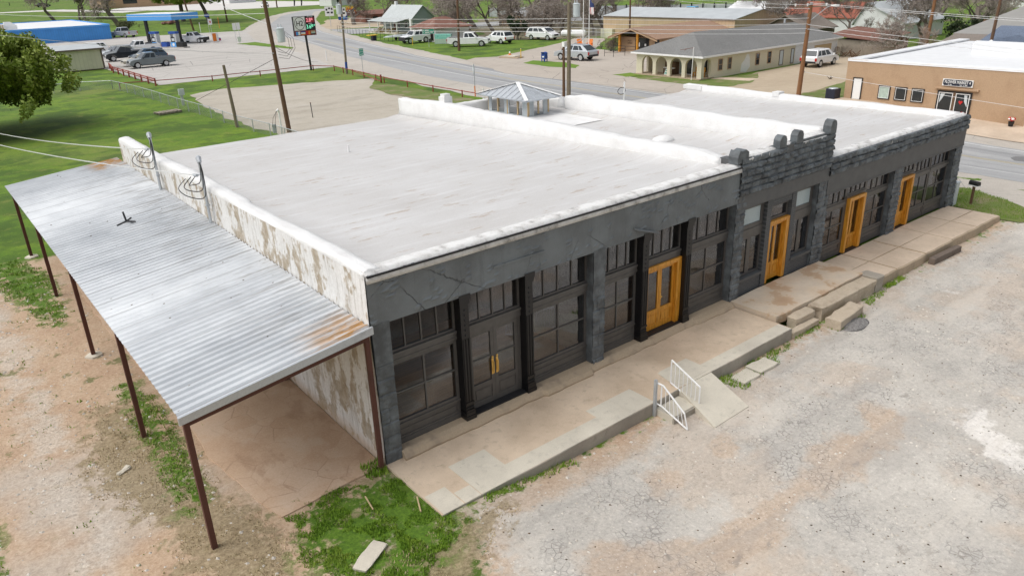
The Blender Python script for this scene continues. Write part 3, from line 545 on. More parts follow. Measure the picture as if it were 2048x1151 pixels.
m = MB(); m.loop([[(15.95 + r_ * math.cos(k * math.pi / 6) * 1.2, 5.6 + r_ * math.sin(k * math.pi / 6), z) for k in range(12)] for r_, z in ((.42, 4.22), (.36, 4.33), (.22, 4.40), (.12, 4.42))]); m.build('roof_patch_mound', MAT['elast'], B, smooth=True)
# glazed roof lantern
n = NT('clear_glass'); t = n.node('BsdfTransparent'); g = n.node('BsdfGlossy'); g.inputs['Roughness'].default_value = .03; mx = n.node('MixShader'); mx.inputs[0].default_value = .08; n.t.links.new(t.outputs[0], mx.inputs[1]); n.t.links.new(g.outputs[0], mx.inputs[2]); n.t.links.new(mx.outputs[0], n.o.inputs['Surface']); n.t.nodes.remove(n.b); MAT['clearglass'] = n.m
n = NT('blue_grey_board'); n.fin(n.ramp(n.noise(4, 5), (.3, (.36, .40, .42)), (.7, (.48, .52, .53))), .6); MAT['lantern'] = n.m
MAT['lumber'] = dirty('raw_lumber', (.50, .38, .22), (.36, .27, .16), sc=3)
Lt = thing('roof_lantern', 'small square glazed lantern with hipped metal roof standing on the white roof', 'roof lantern', (16.55, 15.0, 4.15))
m = MB()
lx0, lx1, ly0, ly1 = 15.9, 17.2, 13.6, 16.6
m.box(lx0, lx1, ly0, ly1, 4.05, 4.22)
m.box(lx0 + .04, lx1 - .04, ly0 + .04, ly1 - .04, 4.93, 5.0); m.build('curb_box', MAT['lantern'], Lt)
m = MB()
for i in range(5): y = ly0 + (ly1 - ly0) * i / 4; m.box(lx0 - .01, lx0 + .05, max(ly0, y - .04), min(ly1, y + .04), 4.2, 4.93); m.box(lx1 - .05, lx1 + .01, max(ly0, y - .04), min(ly1, y + .04), 4.28, 4.93)
for x in (lx0 + .06, (lx0 + lx1) / 2, lx1 - .06): m.box(x - .035, x + .035, ly0 - .01, ly0 + .05, 4.28, 4.93); m.box(x - .035, x + .035, ly1 - .05, ly1 + .01, 4.28, 4.93)
m.build('stud', MAT['lumber'], Lt)
m = MB()
for y in (ly0, ly0 + (ly1 - ly0) * .5 - .16, ly1 - .32): m.box(lx0 - .004, lx0 + .03, y + .04, y + .40 if y < 16 else y + .30, 4.2, 4.93)
for x in (lx0 + .1, lx1 - .36): m.box(x, x + .26, ly0 - .004, ly0 + .03, 4.2, 4.93)
m.build('side_panel', MAT['lantern'], Lt)
m = MB(); m.box(lx0 + .02, lx0 + .026, ly0 + .3, ly1 - .3, 4.28, 4.93).box(lx0 + .2, lx1 - .2, ly0 + .02, ly0 + .026, 4.28, 4.93); m.build('pane', MAT['clearglass'], Lt)
ex0, ex1, ey0, ey1, pk = 15.5, 17.6, 13.2, 17.0, Vector((16.55, 15.1, 5.55))
m = MB(); cs = [(ex0, ey0), (ex1, ey0), (ex1, ey1), (ex0, ey1)]
k = m.vs([(x, y, 5.0) for x, y in cs] + [tuple(pk)] + [(x, y, 4.95) for x, y in cs])
for i in range(4): j = (i + 1) % 4; m.face(k + i, k + j, k + 4); m.face(k + 5 + i, k + 5 + j, k + j, k + i)
m.face(k + 8, k + 7, k + 6, k + 5)
for i in range(4):                                         # standing seams
    a_, b_ = Vector((*cs[i], 5.0)), Vector((*cs[(i + 1) % 4], 5.0)); nrib = 10 if i % 2 else 6
    for q in range(1, nrib):
        t = q / nrib; base = a_.lerp(b_, t); s_ = 1 - abs(2 * t - 1); dirn = (a_.lerp(b_, .5)); top = base + (pk - dirn) * s_
        m.tube([base + Vector((0, 0, .012)), top + Vector((0, 0, .012))], .016, 4)
m.build('roof_sheet', MAT['galv'], Lt)
m = MB()
for x, y in cs: 
    d_ = (Vector((x, y, 5.0)) - pk); s_ = Vector((-d_.y, d_.x, 0)).normalized() * .09
    a_ = Vector((x, y, 5.03)); b_ = pk + Vector((0, 0, .03)); m.hexa([a_ - s_, a_ + s_, b_ + s_, b_ - s_], [a_ - s_ + Vector((0, 0, .015)), a_ + s_ + Vector((0, 0, .015)), b_ + s_ + Vector((0, 0, .015)), b_ - s_ + Vector((0, 0, .015))])
m.build('hip_cap', MAT['white_paint'], Lt)
# ---- right block
Cb = thing('corner_storefront', 'lower dark stone storefront beside the street with two single orange doors', 'storefront', (24, 0, 0))
m = MB(); rockface(m, 18.25, 29.6, 3.40, 4.05, -.005, .2, .44, .085, seed=8, res=.03); m.build('rock_facing', MAT['rock'], Cb)
m = MB(); m.box(18.25, 29.58, .0, .42, 3.40, 4.03).box(18.25, 29.58, -.015, .42, 2.70, 3.40).box(18.25, 29.58, -.03, -.015, 2.70, 2.75); m.build('wall', MAT['frieze'], Cb)
for a, b in ((18.2, 18.42), (23.36, 24.06), (28.82, 29.58)):
    m = MB(); m.box(a + .01, b - .01, .03, .42, -.1, 2.7); rockface(m, a, b, -.1, 2.7, .015, .2, .40, .04, seed=a, res=.04); m.box(a + .004, a + .03, .02, .42, -.1, 2.69).box(b - .03, b - .004, .02, .42, -.1, 2.69); m.build('pilaster', MAT['rock'], Cb)
BY3 = .2
for i, (x0, x1, zt) in enumerate(((18.42, 20.1, 2.0), (21.55, 23.36, 2.0), (25.5, 27.0, 2.0), (27.06, 28.82, 2.0))):
    panel(Cb, x0, x1, -.02, .50, BY3); window(Cb, x0, x1, .502, 1.95, BY3, 2, 2, .08, .045)
    m = MB(); m.box(x0, x1, BY3 - .03, BY3 + .08, 1.952, 2.08); m.build('transom_bar', MAT['frame'], Cb)
    window(Cb, x0, x1, 2.082, 2.70, BY3, 4, 1, .07, .07, name='transom_window')
for x0, x1 in ((20.1, 21.55), (24.06, 25.5)):
    m = MB(); m.box(x0, x1, BY3 - .03, BY3 + .08, 2.17, 2.26).box(x0, x0 + .12, BY3, BY3 + .08, -.02, 2.17).box(x1 - .12, x1, BY3, BY3 + .08, -.02, 2.17); m.build('door_surround', MAT['frame'], Cb)
    window(Cb, x0, x1, 2.262, 2.70, BY3, 4, 1, .06, .06, name='transom_window')
    m = MB(); m.box(x0 + .12, x0 + .24, BY3 - .14, BY3 + .10, .0, 2.168).box(x1 - .27, x1 - .12, BY3 - .14, BY3 + .10, .0, 2.168).box(x0 + .24, x1 - .27, BY3 - .14, BY3 + .10, 2.05, 2.168); m.build('door_frame', MAT['pine'], Cb)
    c = (x0 + x1) / 2 - .02
    leaf(Cb, x0 + .242, c, .02, 2.045, BY3 + .02, 'pine', 1, .06, .48, (c - .04, 'knob')); leaf(Cb, c + .005, x1 - .272, .02, 2.045, BY3 + .02, 'pine', 1, .06, .48)
for x0_, x1_ in ((20.1, 21.55), (24.06, 25.5)): m = MB(); m.box(x0_, x1_, .02, .4, -.1, .0); m.build('threshold', MAT['darkmetal'], Cb)
room(Cb, 18.44, 29.2, .42, 7, 0, 3.4)
flat_roof(Cb, 18.3, 29.3, .4, 15.1, 3.86, 3.72, seed=9, side=lambda X, Y: .16 * smooth01(19.2, 18.6, X) + .1 * smooth01(28.6, 29.1, X))
m = MB(); rough_wall_top(m, (.35, 15.1, 29.25), lambda t: 4.12 + .02 * math.sin(t * 1.7) + .02 * math.sin(t * .6), .45, .22, .03, 31, lambda t: 3.66); m.build('street_parapet', MAT['elast'], Cb, smooth=True, recalc=True)
m = MB(); m.box(29.0, 29.5, 9.0, 9.4, 4.0, 4.22).box(28.98, 29.52, 13.9, 15.2, 3.9, 4.12); m.build('parapet_block', MAT['elast'], Cb)
m = MB(); rough_wall_top(m, (18.3, 29.3, .23), lambda t: 4.12, .44, .15, .014, 33, lambda t: 3.86, 'x'); m.build('front_coping', MAT['coping'], Cb, smooth=True, recalc=True)
m = MB(); m.box(29.15, 29.55, .42, 15.2, -.2, 3.7).box(18.5, 29.15, 14.95, 15.2, -.2, 3.7); m.build('street_wall', MAT['peel'], Cb)
# ---------------------------------------------------------------- carport
K = thing('carport', 'long open lean-to carport with corrugated metal roof on rusty posts against the white wall', 'carport', (-4, 0, 0))
NY = 560; m = MB(); ys = np.linspace(-.12, 21.2, NY)
def kz(u, y): t = (y + .1) / 21.3; return (3.06 + .36 * t) * (1 - u) + (3.56 + .28 * t) * u
def kx(u, y): t = (y + .1) / 21.3; return (-4.10 - .07 * t) * (1 - u) + (-.06) * u
us = np.linspace(0, 1, 6); P = np.zeros((6, NY, 3)); ph = (ys / .228) % 1.0
rib = np.where(ph < .12, ph / .12, np.where(ph < .28, 1, np.where(ph < .40, (0.40 - ph) / .12, 0))) * .045
for i, u in enumerate(us): P[i, :, 0] = [kx(u, y) for y in ys]; P[i, :, 1] = ys; P[i, :, 2] = [kz(u, y) for y in ys] + rib
m.grid(P); m.build('roof_sheet', MAT['sheet'], K)
m = MB(); m.hexa([(-4.12, -.16, 2.93), (-.03, -.16, 3.43), (-.03, -.12, 3.43), (-4.12, -.12, 2.93)], [(-4.12, -.16, 3.09), (-.03, -.16, 3.60), (-.03, -.10, 3.60), (-4.12, -.10, 3.09)]); m.build('fascia', MAT['galv'], K)
PY = [-.02, 5.05, 10.35, 15.9, 21.0]
for y in PY:
    zb = gzf(-3.98, y); m = MB(); m.box(-4.04, -3.93, y - .055, y + .055, zb - .15, kz(.03, y) - .14); m.build('post', MAT['rust'], K)
for y in (-.02, 5.3):
    m = MB(); m.box(-.20, -.10, y - .05, y + .05, -.2, kz(.95, max(y, 0)) - .14); m.build('post', MAT['rust'], K)
m = MB()
for u in (.03, .5, .96): m.hexa([(kx(u, 0) - .04, -.1, kz(u, 0) - .15), (kx(u, 0) + .04, -.1, kz(u, 0) - .15), (kx(u, 21) + .04, 21.1, kz(u, 21) - .15), (kx(u, 21) - .04, 21.1, kz(u, 21) - .15)], [(kx(u, 0) - .04, -.1, kz(u, 0) - .01), (kx(u, 0) + .04, -.1, kz(u, 0) - .01), (kx(u, 21) + .04, 21.1, kz(u, 21) - .01), (kx(u, 21) - .04, 21.1, kz(u, 21) - .01)])
m.build('purlin', MAT['rust'], K)
for y in PY:
    m = MB(); m.hexa([(-4.0, y - .04, kz(.03, y) - .27), (-.1, y - .04, kz(.97, y) - .27), (-.1, y + .04, kz(.97, y) - .27), (-4.0, y + .04, kz(.03, y) - .27)], [(-4.0, y - .04, kz(.03, y) - .16), (-.1, y - .04, kz(.97, y) - .16), (-.1, y + .04, kz(.97, y) - .16), (-4.0, y + .04, kz(.03, y) - .16)]); m.build('rafter', MAT['rust'], K)

for i, y in enumerate((21.0, 10.35)):
    m = MB(); z_ = gzf(-3.98, y); m.loop([[(-3.98 + r_ * math.cos(q * math.pi / 5) * (1 + .2 * math.sin(q * 3)), y + r_ * math.sin(q * math.pi / 5), z_ + h_) for q in range(10)] for r_, h_ in ((.24, -.05), (.22, .05), (.12, .07))]); m.build('footing', MAT['walk_new'], K)
# flagstone slab (ground paving) under it
fx = [(-2.62, -.12), (-.2, .05), (-.06, .06), (-.06, 20.0), (-3.2, 20.0), (-3.3, 12), (-2.95, 6), (-3.0, 3.2), (-2.75, .8)]
m = MB()
NXs, NYs = 16, 90; Ys, Ts = np.meshgrid(np.linspace(-.1, 20.0, NYs), np.linspace(0, 1, NXs), indexing='ij')
lx = np.interp(Ys, [-.1, .6, 2, 3.2, 6, 12, 20], [-2.62, -2.70, -2.95, -3.05, -2.98, -3.3, -3.2]) + .12 * (fbm(Ys * 1.7, Ys * 0, 4, 4) - .47) * 2
Xs = lx + Ts * (-.05 - lx); Zs = np.maximum(gz(Xs, Ys) + .035, gz(lx, Ys) * .5 + .0) + .02 * (fbm(Xs * 1.5, Ys * 1.5, 7, 4) - .4); Y2 = Ys + np.where(Ys < 0, .16 * Ts - .0 + .08 * fbm(Ts * 5, Ts, 3, 3), 0)
top = np.stack([Xs, Y2, Zs], -1); m.grid(top[:, ::-1]); lo = top[0].copy(); lo[:, 2] -= .25; m.grid(np.stack([top[0], lo])[:, :]); lo = top[:, 0].copy(); lo[:, 2] -= .25; m.grid(np.stack([lo, top[:, 0]]))
tag(m.build('carport_slab', MAT['flag'], None), kind='structure')
# dish tripod, service masts on the carport roof
D = thing('antenna_tripod', 'small black tripod mount lying open on the corrugated carport roof', 'antenna mount', (-1.95, 12.0, kz(.53, 12.0) + .03))
m = MB(); o_ = Vector((-1.95, 12.0, kz(.53, 12) + .05))
m.tube([o_ + Vector((0, 0, .02)), o_ + Vector((-.03, .06, .34))], .03, 6); m.build('mast', MAT['darkmetal'], D)
for dx, dy in ((-.30, -.06), (.20, -.26), (.20, .28)):
    m = MB(); m.tube([o_ + Vector((0, 0, .04)), o_ + Vector((dx, dy, .015 + dx * .125))], .028, 5); m.build('leg', MAT['darkmetal'], D)
def smooth_path(P_, n_=6):
    P_ = [Vector(p) for p in P_]; Q = [P_[0]] + P_ + [P_[-1]]; out = []
    for i in range(1, len(Q) - 2):
        a, b, c, d = Q[i - 1:i + 3]
        for k in range(n_): t = k / n_; out.append(.5 * ((2 * b) + (c - a) * t + (2 * a - 5 * b + 4 * c - d) * t * t + (3 * b - a - 3 * c + d) * t ** 3))
    return out + [P_[-1]]
def service_mast(y, lab, h=5.66):
    T_ = thing('service_mast', lab, 'service mast', (-.15, y, 3.7)); x = -.15
    m = MB(); m.tube([(x, y, 3.55), (x, y, h - .12)], .045, 8); m.build('conduit', MAT['galv'], T_)
    m = MB(); m.tube([(x, y, h - .14), (x, y, h - .02), (x - .02, y - .05, h + .05), (x - .05, y - .16, h + .06), (x - .06, y - .24, h - .05)], [.05, .075, .08, .08, .06], 8); m.build('weatherhead', MAT['galv'], T_)
    m = MB()
    for k in range(3):
        a_ = Vector((x - .06, y - .22, h - .05)); b_ = Vector((x - .12 - .16 * k, y + .1, h - .46 - .03 * k)); s_ = .55 + .2 * k
        m.tube(smooth_path([a_, a_ + Vector((-.02, -.05 - .08 * k, -.35 * s_)), a_ + Vector((-.12, -.1 - .1 * k, -1.0 * s_)), (a_ + b_) / 2 + Vector((-.3, -.2, -.72 * s_)), b_ + Vector((-.25, .0, -.25)), b_]), .014, 4)
    m.build('drip_loop', MAT['cable'], T_)
    m = MB(); m.tube([(x, y, h - .45), (x - .12, y, h - .45)], .022, 5); m.build('insulator', MAT['galv'], T_); m = MB(); m.box(x - .06, x + .06, y - .06, y + .06, 4.25, 4.30); m.build('strap', MAT['galv'], T_)
service_mast(9.45, 'grey steel service mast nearer the front of the building, rising past the white side wall')
service_mast(14.6, 'grey steel service mast near the back corner of the white side wall')
# ---------------------------------------------------------------- sidewalk, ramp, steps, stones
def slab(mb, pts, zt, zb):                                 # convex/concave slab, pts ccw
    return mb.prism(pts, 'z', zb, zt)
m = MB(); zL = .0
def swz(x): return .0 + .035 * float(smooth01(2, 12, x))
xs = [0.02, 3.0, 6.0, 9.0, 12.95]
m.mi = 0
k = None
rings = []
for x in np.linspace(-.02, 12.95, 40):
    e = .012 * math.sin(x * 3.1); z = swz(x); y0 = -2.32 + .015 * math.sin(x * 1.7)
    rings.append([(x, .04, z - .5), (x, y0, -.6), (x, y0 + .01, z - .015), (x, y0 + .025, z), (x, -1.62, z + .002 * math.sin(x * 5)), (x, .04, z + .004)])
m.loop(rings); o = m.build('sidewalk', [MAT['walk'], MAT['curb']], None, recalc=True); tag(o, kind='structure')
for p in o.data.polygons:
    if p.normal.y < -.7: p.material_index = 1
m = MB()                                                    # newer border strip and patched panels, 4 mm proud
def sheet(mb, pts, z, th=.004): return mb.prism(pts, 'z', z - .02, z + th)
for a, b, y1 in ((.02, .55, -1.55), (1.02, 2.05, -1.0), (2.05, 5.0, -1.80), (.58, 1.0, -1.86), (5.0, 6.62, -1.42), (7.9, 9.05, -1.35), (9.05, 12.9, -1.86)):
    n_ = max(2, int((b - a) / .6)); 
    for q in range(n_):
        x0 = a + (b - a) * q / n_; x1 = a + (b - a) * (q + 1) / n_; zz = (swz(x0) + swz(x1)) / 2
        m.prism([(x0, -2.30), (x1, -2.30), (x1, y1), (x0, y1)], 'z', zz - .03, zz + .005 + .0005 * q)
tag(m.build('sidewalk_patch', MAT['walk_new'], None), kind='structure')
m = MB()
for x in np.linspace(18.25, 29.2, 36): pass
rings = []
for x in np.linspace(18.3, 29.25, 40):
    z = .0 + .012 * math.sin(x * .8); y0 = -2.12 + .015 * math.sin(x * 2.3) + .015 * math.sin(x * 5.1)
    rings.append([(x, .04, -.6), (x, y0 - .05, -.6), (x, y0, z - .04), (x, y0 + .05, z), (x, .04, z)])
m.loop(rings)
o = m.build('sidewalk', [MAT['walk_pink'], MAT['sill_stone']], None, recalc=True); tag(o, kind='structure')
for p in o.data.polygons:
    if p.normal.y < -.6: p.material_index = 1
m = MB()
for x in (20.1, 22.4, 24.7, 27.0): m.box(x - .012, x + .012, -2.1, .0, -.02, .0165)
m.box(18.4, 29.2, -1.06, -1.045, -.02, .0168); tag(m.build('sidewalk_joint', MAT['sill_stone'], None), kind='structure')
# worn raised stone slab in the middle
X, Y = np.meshgrid(np.linspace(13.0, 18.35, 60), np.linspace(-1.72, .02, 28), indexing='ij')
fy = 1.0 + .05 * (fbm(X * 1.4, X * 0, 3, 4) - .47); Z = .20 + .05 * (fbm(X * .9, Y * .9, 8, 5) - .47); Yq = .02 + (Y - .02) * fy
top = np.stack([X + .04 * (fbm(Y * 3, X * 0, 5, 3) - .47) * (X < 13.2), Yq, Z], -1); m = MB(); m.grid(top)
lo = top[:, 0].copy(); lo[:, 2] = -.1; lo[:, 1] += .02; m.grid(np.stack([lo, top[:, 0]], 1)[:, :]); lo = top[0].copy(); lo[:, 2] = -.1; m.grid(np.stack([top[0], lo], 1)); lo = top[-1].copy(); lo[:, 2] = -.1; m.grid(np.stack([lo, top[-1]], 1))
tag(m.build('stone_pavement', MAT['slabstone'], None, smooth=False), kind='structure')
def rough_block(x0, x1, y0, y1, z0, z1, lab, mat='blockstone', seed=1, name='stone_block', cat='stone block', rz=0.0, group=None, amp=.05):
    bm = bmesh.new(); bmesh.ops.create_cube(bm, size=1.0); bmesh.ops.subdivide_edges(bm, edges=bm.edges, cuts=9, use_grid_fill=True)
    sx, sy, sz = x1 - x0, y1 - y0, z1 - z0; c = ((x0 + x1) / 2, (y0 + y1) / 2)
    for v in bm.verts:
        x, y, z = v.co; r = max(abs(x), abs(y)) * 2
        q = float(fbm(x * 3 * sx + seed * 5.3, y * 3 * sy + z * 2 + seed, seed, 4)) - .47
        k_ = 1 - .10 * (abs(x * 2) ** 6 + abs(y * 2) ** 6) * .5
        v.co = (x * sx * (1 + q * amp * 2) , y * sy * k_ + q * amp * 2 * (y * 2), (z + .5) * sz - (.25 * sz * max(0, r - .8) * (z > .3)) + q * amp * (z > .1))
    me = bpy.data.meshes.new(name); bm.to_mesh(me); bm.free(); me.materials.append(MAT[mat]); o = bpy.data.objects.new(name, me); COL.objects.link(o)
    o.location = (c[0], c[1], z0); o.rotation_euler = (0, 0, rz); return tag(o, lab, cat, group)
rough_block(14.75, 18.25, -2.28, -1.70, -.40, .14, 'long worn limestone step in front of the raised slab, its far end capped with concrete', seed=4)
rough_block(13.55, 14.62, -2.12, -1.72, -.40, .08, 'short broken limestone block between grass tufts at the slab corner', seed=6, amp=.08)
rough_block(14.55, 16.3, -2.95, -2.42, -.42, -.02, 'loose thick limestone slab lying low in front of the stone step', seed=9, rz=R(5))
rough_block(13.0, 14.5, -2.34, -2.10, -.40, -.14, 'thin low kerb stone at the end of the concrete sidewalk', seed=12)
rough_block(18.25, 18.75, -2.30, -1.55, -.38, .20, 'square grey concrete block at the end of the limestone step', mat='curb', seed=3, amp=.03, name='concrete_block', cat='concrete block')
rough_block(9.55, 10.3, -3.02, -2.52, -.42, -.27, 'flat stepping stone by the kerb nearer the ramp', mat='walk_new', seed=7, name='stepping_stone', cat='stepping stone', group='stepping stones by the kerb', amp=.04)
rough_block(10.38, 11.25, -2.98, -2.45, -.42, -.26, 'flat stepping stone by the kerb farther from the ramp', mat='walk_new', seed=8, name='stepping_stone', cat='stepping stone', group='stepping stones by the kerb', amp=.04)
o = rough_block(22.3, 24.5, -2.52, -2.27, -.36, -.10, 'dark weathered timber lying along the far sidewalk edge', mat='timber', seed=2, name='timber_beam', cat='timber', amp=.015, rz=R(-1.5))
# gravel pile / filled manhole
m = MB(); rings = []
for r_, h_ in ((.62, -.36), (.5, -.31), (.3, -.27), (.05, -.26)): rings.append([(15.35 + r_ * 1.15 * math.cos(q * math.pi / 10) * (1 + .07 * math.sin(q * 2.3)), -3.0 + r_ * .75 * math.sin(q * math.pi / 10), h_ + .01 * math.sin(q * 5)) for q in range(20)])
m.loop(rings); MAT['gravelgrey'] = dirty('grey_gravel', (.26, .25, .24), (.14, .13, .125), .45, .55, 14, .95, 60, bump=.8)
tag(m.build('gravel_mound', MAT['gravelgrey'], None, smooth=True), 'small round mound of grey gravel beside the loose limestone slab', 'gravel mound')
# ramp
m = MB(); a = [(7.42, -2.25), (9.0, -2.25)]
m.hexa([(7.25, -3.75, -.6), (8.72, -3.72, -.6), (8.98, -2.20, -.6), (7.62, -2.20, -.6)], [(7.25, -3.75, -.33), (8.72, -3.72, -.33), (8.98, -2.20, .035), (7.62, -2.20, .035)])
m.hexa([(7.62, -2.195, -.3), (8.98, -2.195, -.3), (8.9, -1.38, -.3), (7.8, -1.38, -.3)], [(7.62, -2.195, .036), (8.98, -2.195, .036), (8.9, -1.38, .036), (7.8, -1.38, .036)])
r_ = m.build('ramp', MAT['walk_new'], None); tag(r_, 'pale concrete ramp sloping from the sidewalk down to the parking lot', 'ramp')
m = MB(); m.box(8.18, 8.20, -3.72, -1.5, -.4, -.32); 
# steps with two railings
St = thing('concrete_step', 'short concrete step between two white railings at the sidewalk edge', 'step', (7.0, -2.7, -.35))
m = MB(); m.box(6.62, 7.55, -2.92, -2.33, -.6, -.16); m.build('tread', MAT['walk_new'], St)
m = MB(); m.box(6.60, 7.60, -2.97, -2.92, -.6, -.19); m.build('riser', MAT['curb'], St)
def railing(lab, top, bot, n_, post=None, r=.024):
    T_ = thing('white_railing', lab, 'railing', top[0], group='white stair railings')
    m = MB(); m.tube(top, r, 6); m.build('handrail', MAT['white_paint'], T_)
    m = MB(); m.tube(bot, r * .9, 6); m.build('bottom_rail', MAT['white_paint'], T_)
    def at(pl, t):
        L = [0]; 
        for p, q in zip(pl[:-1], pl[1:]): L.append(L[-1] + (Vector(q) - Vector(p)).length)
        d = t * L[-1]
        for i in range(len(pl) - 1):
            if d <= L[i + 1] + 1e-9: return Vector(pl[i]).lerp(Vector(pl[i + 1]), (d - L[i]) / (L[i + 1] - L[i]))
        return Vector(pl[-1])
    for i in range(n_):
        t = i / (n_ - 1) if not post else (i + 1) / n_
        m = MB(); w_ = r * .9 if i in (0, n_ - 1) else .011; m.tube([at(bot, t), at(top, t)], w_, 5); m.build('baluster', MAT['white_paint'], T_)
    if post: m = MB(); m.box(*post); m.build('post', MAT['galv'], T_)
    return T_
railing('white steel railing bolted to a grey post on the near side of the step', [(6.60, -2.36, .62), (6.63, -2.55, .60), (6.64, -3.25, .10)], [(6.60, -2.36, .02), (6.63, -2.55, -.02), (6.66, -3.36, -.33)], 7, (6.52, 6.59, -2.40, -2.33, -.4, .72))
railing('straight white railing without a post on the ramp side of the step', [(7.58, -2.02, .78), (7.62, -2.95, .34)], [(7.58, -2.02, .10), (7.62, -2.95, -.24)], 8)
# ---------------------------------------------------------------- grass blades (near patches only)
def blades(name, polys, dens, h0, h1, mat, seed, w=.012, lean=.6, thr=None, zoff=0.0):
    r_ = np.random.default_rng(seed); V = []
    for pl in polys:
        P_ = np.array(pl); a, b = P_.min(0), P_.max(0); n_ = int((b - a).prod() * dens); px = r_.uniform(a[0], b[0], n_); py = r_.uniform(a[1], b[1], n_)
        d = sdf(px, py, pl) + (fbm(px * 2.2, py * 2.2, seed, 4) - .47) * .9; k_ = (d > .03)
        if thr: k_ &= fbm(px * 3.0, py * 3.0, seed + 5, 3) > thr
        px, py = px[k_], py[k_]; n_ = len(px); h = r_.uniform(h0, h1, n_) * (.6 + .9 * fbm(px * 1.5, py * 1.5, 3, 2)); an = r_.uniform(0, 2 * np.pi, n_); le = r_.uniform(.1, lean, n_) * h; ww = w * r_.uniform(.6, 1.4, n_)
        z = gz(px, py) + zoff; dx, dy = np.cos(an), np.sin(an)
        V.append(np.stack([np.stack([px - dy * ww, py + dx * ww, z - .005], -1), np.stack([px + dy * ww, py - dx * ww, z - .005], -1), np.stack([px + dx * le, py + dy * le, z + h], -1)], 1).reshape(-1, 3))
    V = np.concatenate(V); me = bpy.data.meshes.new(name); n_ = len(V); me.vertices.add(n_); me.vertices.foreach_set('co', V.ravel()); me.loops.add(n_); me.loops.foreach_set('vertex_index', np.arange(n_))
    me.polygons.add(n_ // 3); me.polygons.foreach_set('loop_start', np.arange(0, n_, 3)); me.materials.append(MAT[mat]); me.update()
    o = bpy.data.objects.new(name, me); COL.objects.link(o); return tag(o, kind='stuff')
n = NT('grass_blade'); a = n.noise(1.3, 4); b = n.noise(14, 3); c = n.ramp(a, (.3, (.085, .20, .006)), (.5, (.16, .29, .012)), (.7, (.30, .37, .05))); c = n.mix(.35, c, n.ramp(b, (.3, (.06, .14, .004)), (.7, (.27, .40, .04)))); MAT['blade'] = n.fin(c, .7)
n = NT('dry_grass_blade'); b = n.noise(9, 3); MAT['drygrass'] = n.fin(n.ramp(b, (.3, (.22, .16, .08)), (.5, (.40, .32, .18)), (.7, (.58, .48, .30))), .85)
blades('grass', [PATCH[0]], 2600, .025, .075, 'blade', 1, thr=.41)
blades('grass', PATCH[1:3] + [PATCH[4]], 420, .04, .10, 'blade', 2, .013, thr=.42)
blades('grass', [PATCH[5], [(1.0, -2.3), (3.6, -2.34), (3.6, -2.5), (1.0, -2.6)], [(9.2, -2.33), (13.1, -2.33), (13.1, -2.50), (11.4, -2.6), (11.4, -3.0), (10.3, -3.1), (9.4, -3.15)], [(13.1, -1.75), (14.7, -1.75), (14.7, -2.5), (13.1, -2.5)], [(14.6, -2.4), (18.6, -2.3), (18.6, -2.52), (16.3, -2.6), (16.4, -3.05), (14.4, -3.1)], [(18.8, -2.15), (21.5, -2.15), (21.5, -2.4), (18.8, -2.4)]], 700, .05, .12, 'blade', 3, .013)
blades('grass', [[(-.55, -.25), (-.05, -.25), (-.05, .35), (-.5, .3)], [(-2.8, 3.0), (-2.6, 3.0), (-2.6, 9), (-2.9, 9)]], 900, .10, .24, 'blade', 4, .02)
blades('dry_grass', DRY, 480, .02, .06, 'drygrass', 5, .010, .9, thr=.40)
blades('grass', [PATCH[3]], 500, .04, .09, 'blade', 6, .012)
blades('grass', [[(-9, -10), (-4.4, -10), (-4.4, 14), (-9, 18)]], 55, .03, .07, 'blade', 8, .02, thr=.60)
# pebbles and litter scattered on the dirt and lot
def pebbles(name, poly, n_, r0, r1, mat, seed):
    r_ = np.random.default_rng(seed); P_ = np.array(poly); a, b = P_.min(0), P_.max(0); px = r_.uniform(a[0], b[0], n_ * 2); py = r_.uniform(a[1], b[1], n_ * 2); k_ = sdf(px, py, poly) > 0; px, py = px[k_][:n_], py[k_][:n_]
    base = np.array([(1, 0, 0), (0, 1, 0), (-1, 0, 0), (0, -1, 0), (0, 0, .7)]); F = [(0, 1, 4), (1, 2, 4), (2, 3, 4), (3, 0, 4)]
    m = MB()
    for x, y, z in zip(px, py, gz(px, py)):
        s_ = r0 + (r1 - r0) * r_.random() ** 3; t = r_.random() * 6.28; c_, q_ = math.cos(t), math.sin(t); k = m.vs([(x + s_ * (bx * c_ * 1.3 - by * q_), y + s_ * (bx * q_ * 1.3 + by * c_), z + s_ * bz) for bx, by, bz in base])
        for f_ in F: m.face(*[k + i for i in f_])
    return tag(m.build(name, MAT[mat], None), kind='stuff')
MAT['pebble'] = dirty('pale_pebbles', (.62, .58, .52), (.36, .32, .27), .45, .55, 2, .9)
MAT['litter'] = dirty('dark_leaf_litter', (.12, .085, .05), (.05, .04, .03), .45, .55, 2, .95)
pebbles('gravel', [(-11, -6), (-3.0, -6), (-3.4, 18), (-11, 18)], 2600, .012, .055, 'pebble', 3)
pebbles('gravel', [(-2, -9), (14, -9), (22, -2.4), (.5, -2.4)], 2200, .010, .045, 'pebble', 4)
pebbles('litter', [(0, -10), (30, -10), (30, -2.4), (.5, -2.4)], 1500, .006, .028, 'litter', 5)
pebbles('litter', [(-2.9, .3), (-.2, .3), (-.2, 12), (-2.9, 12)], 260, .012, .05, 'litter', 6)
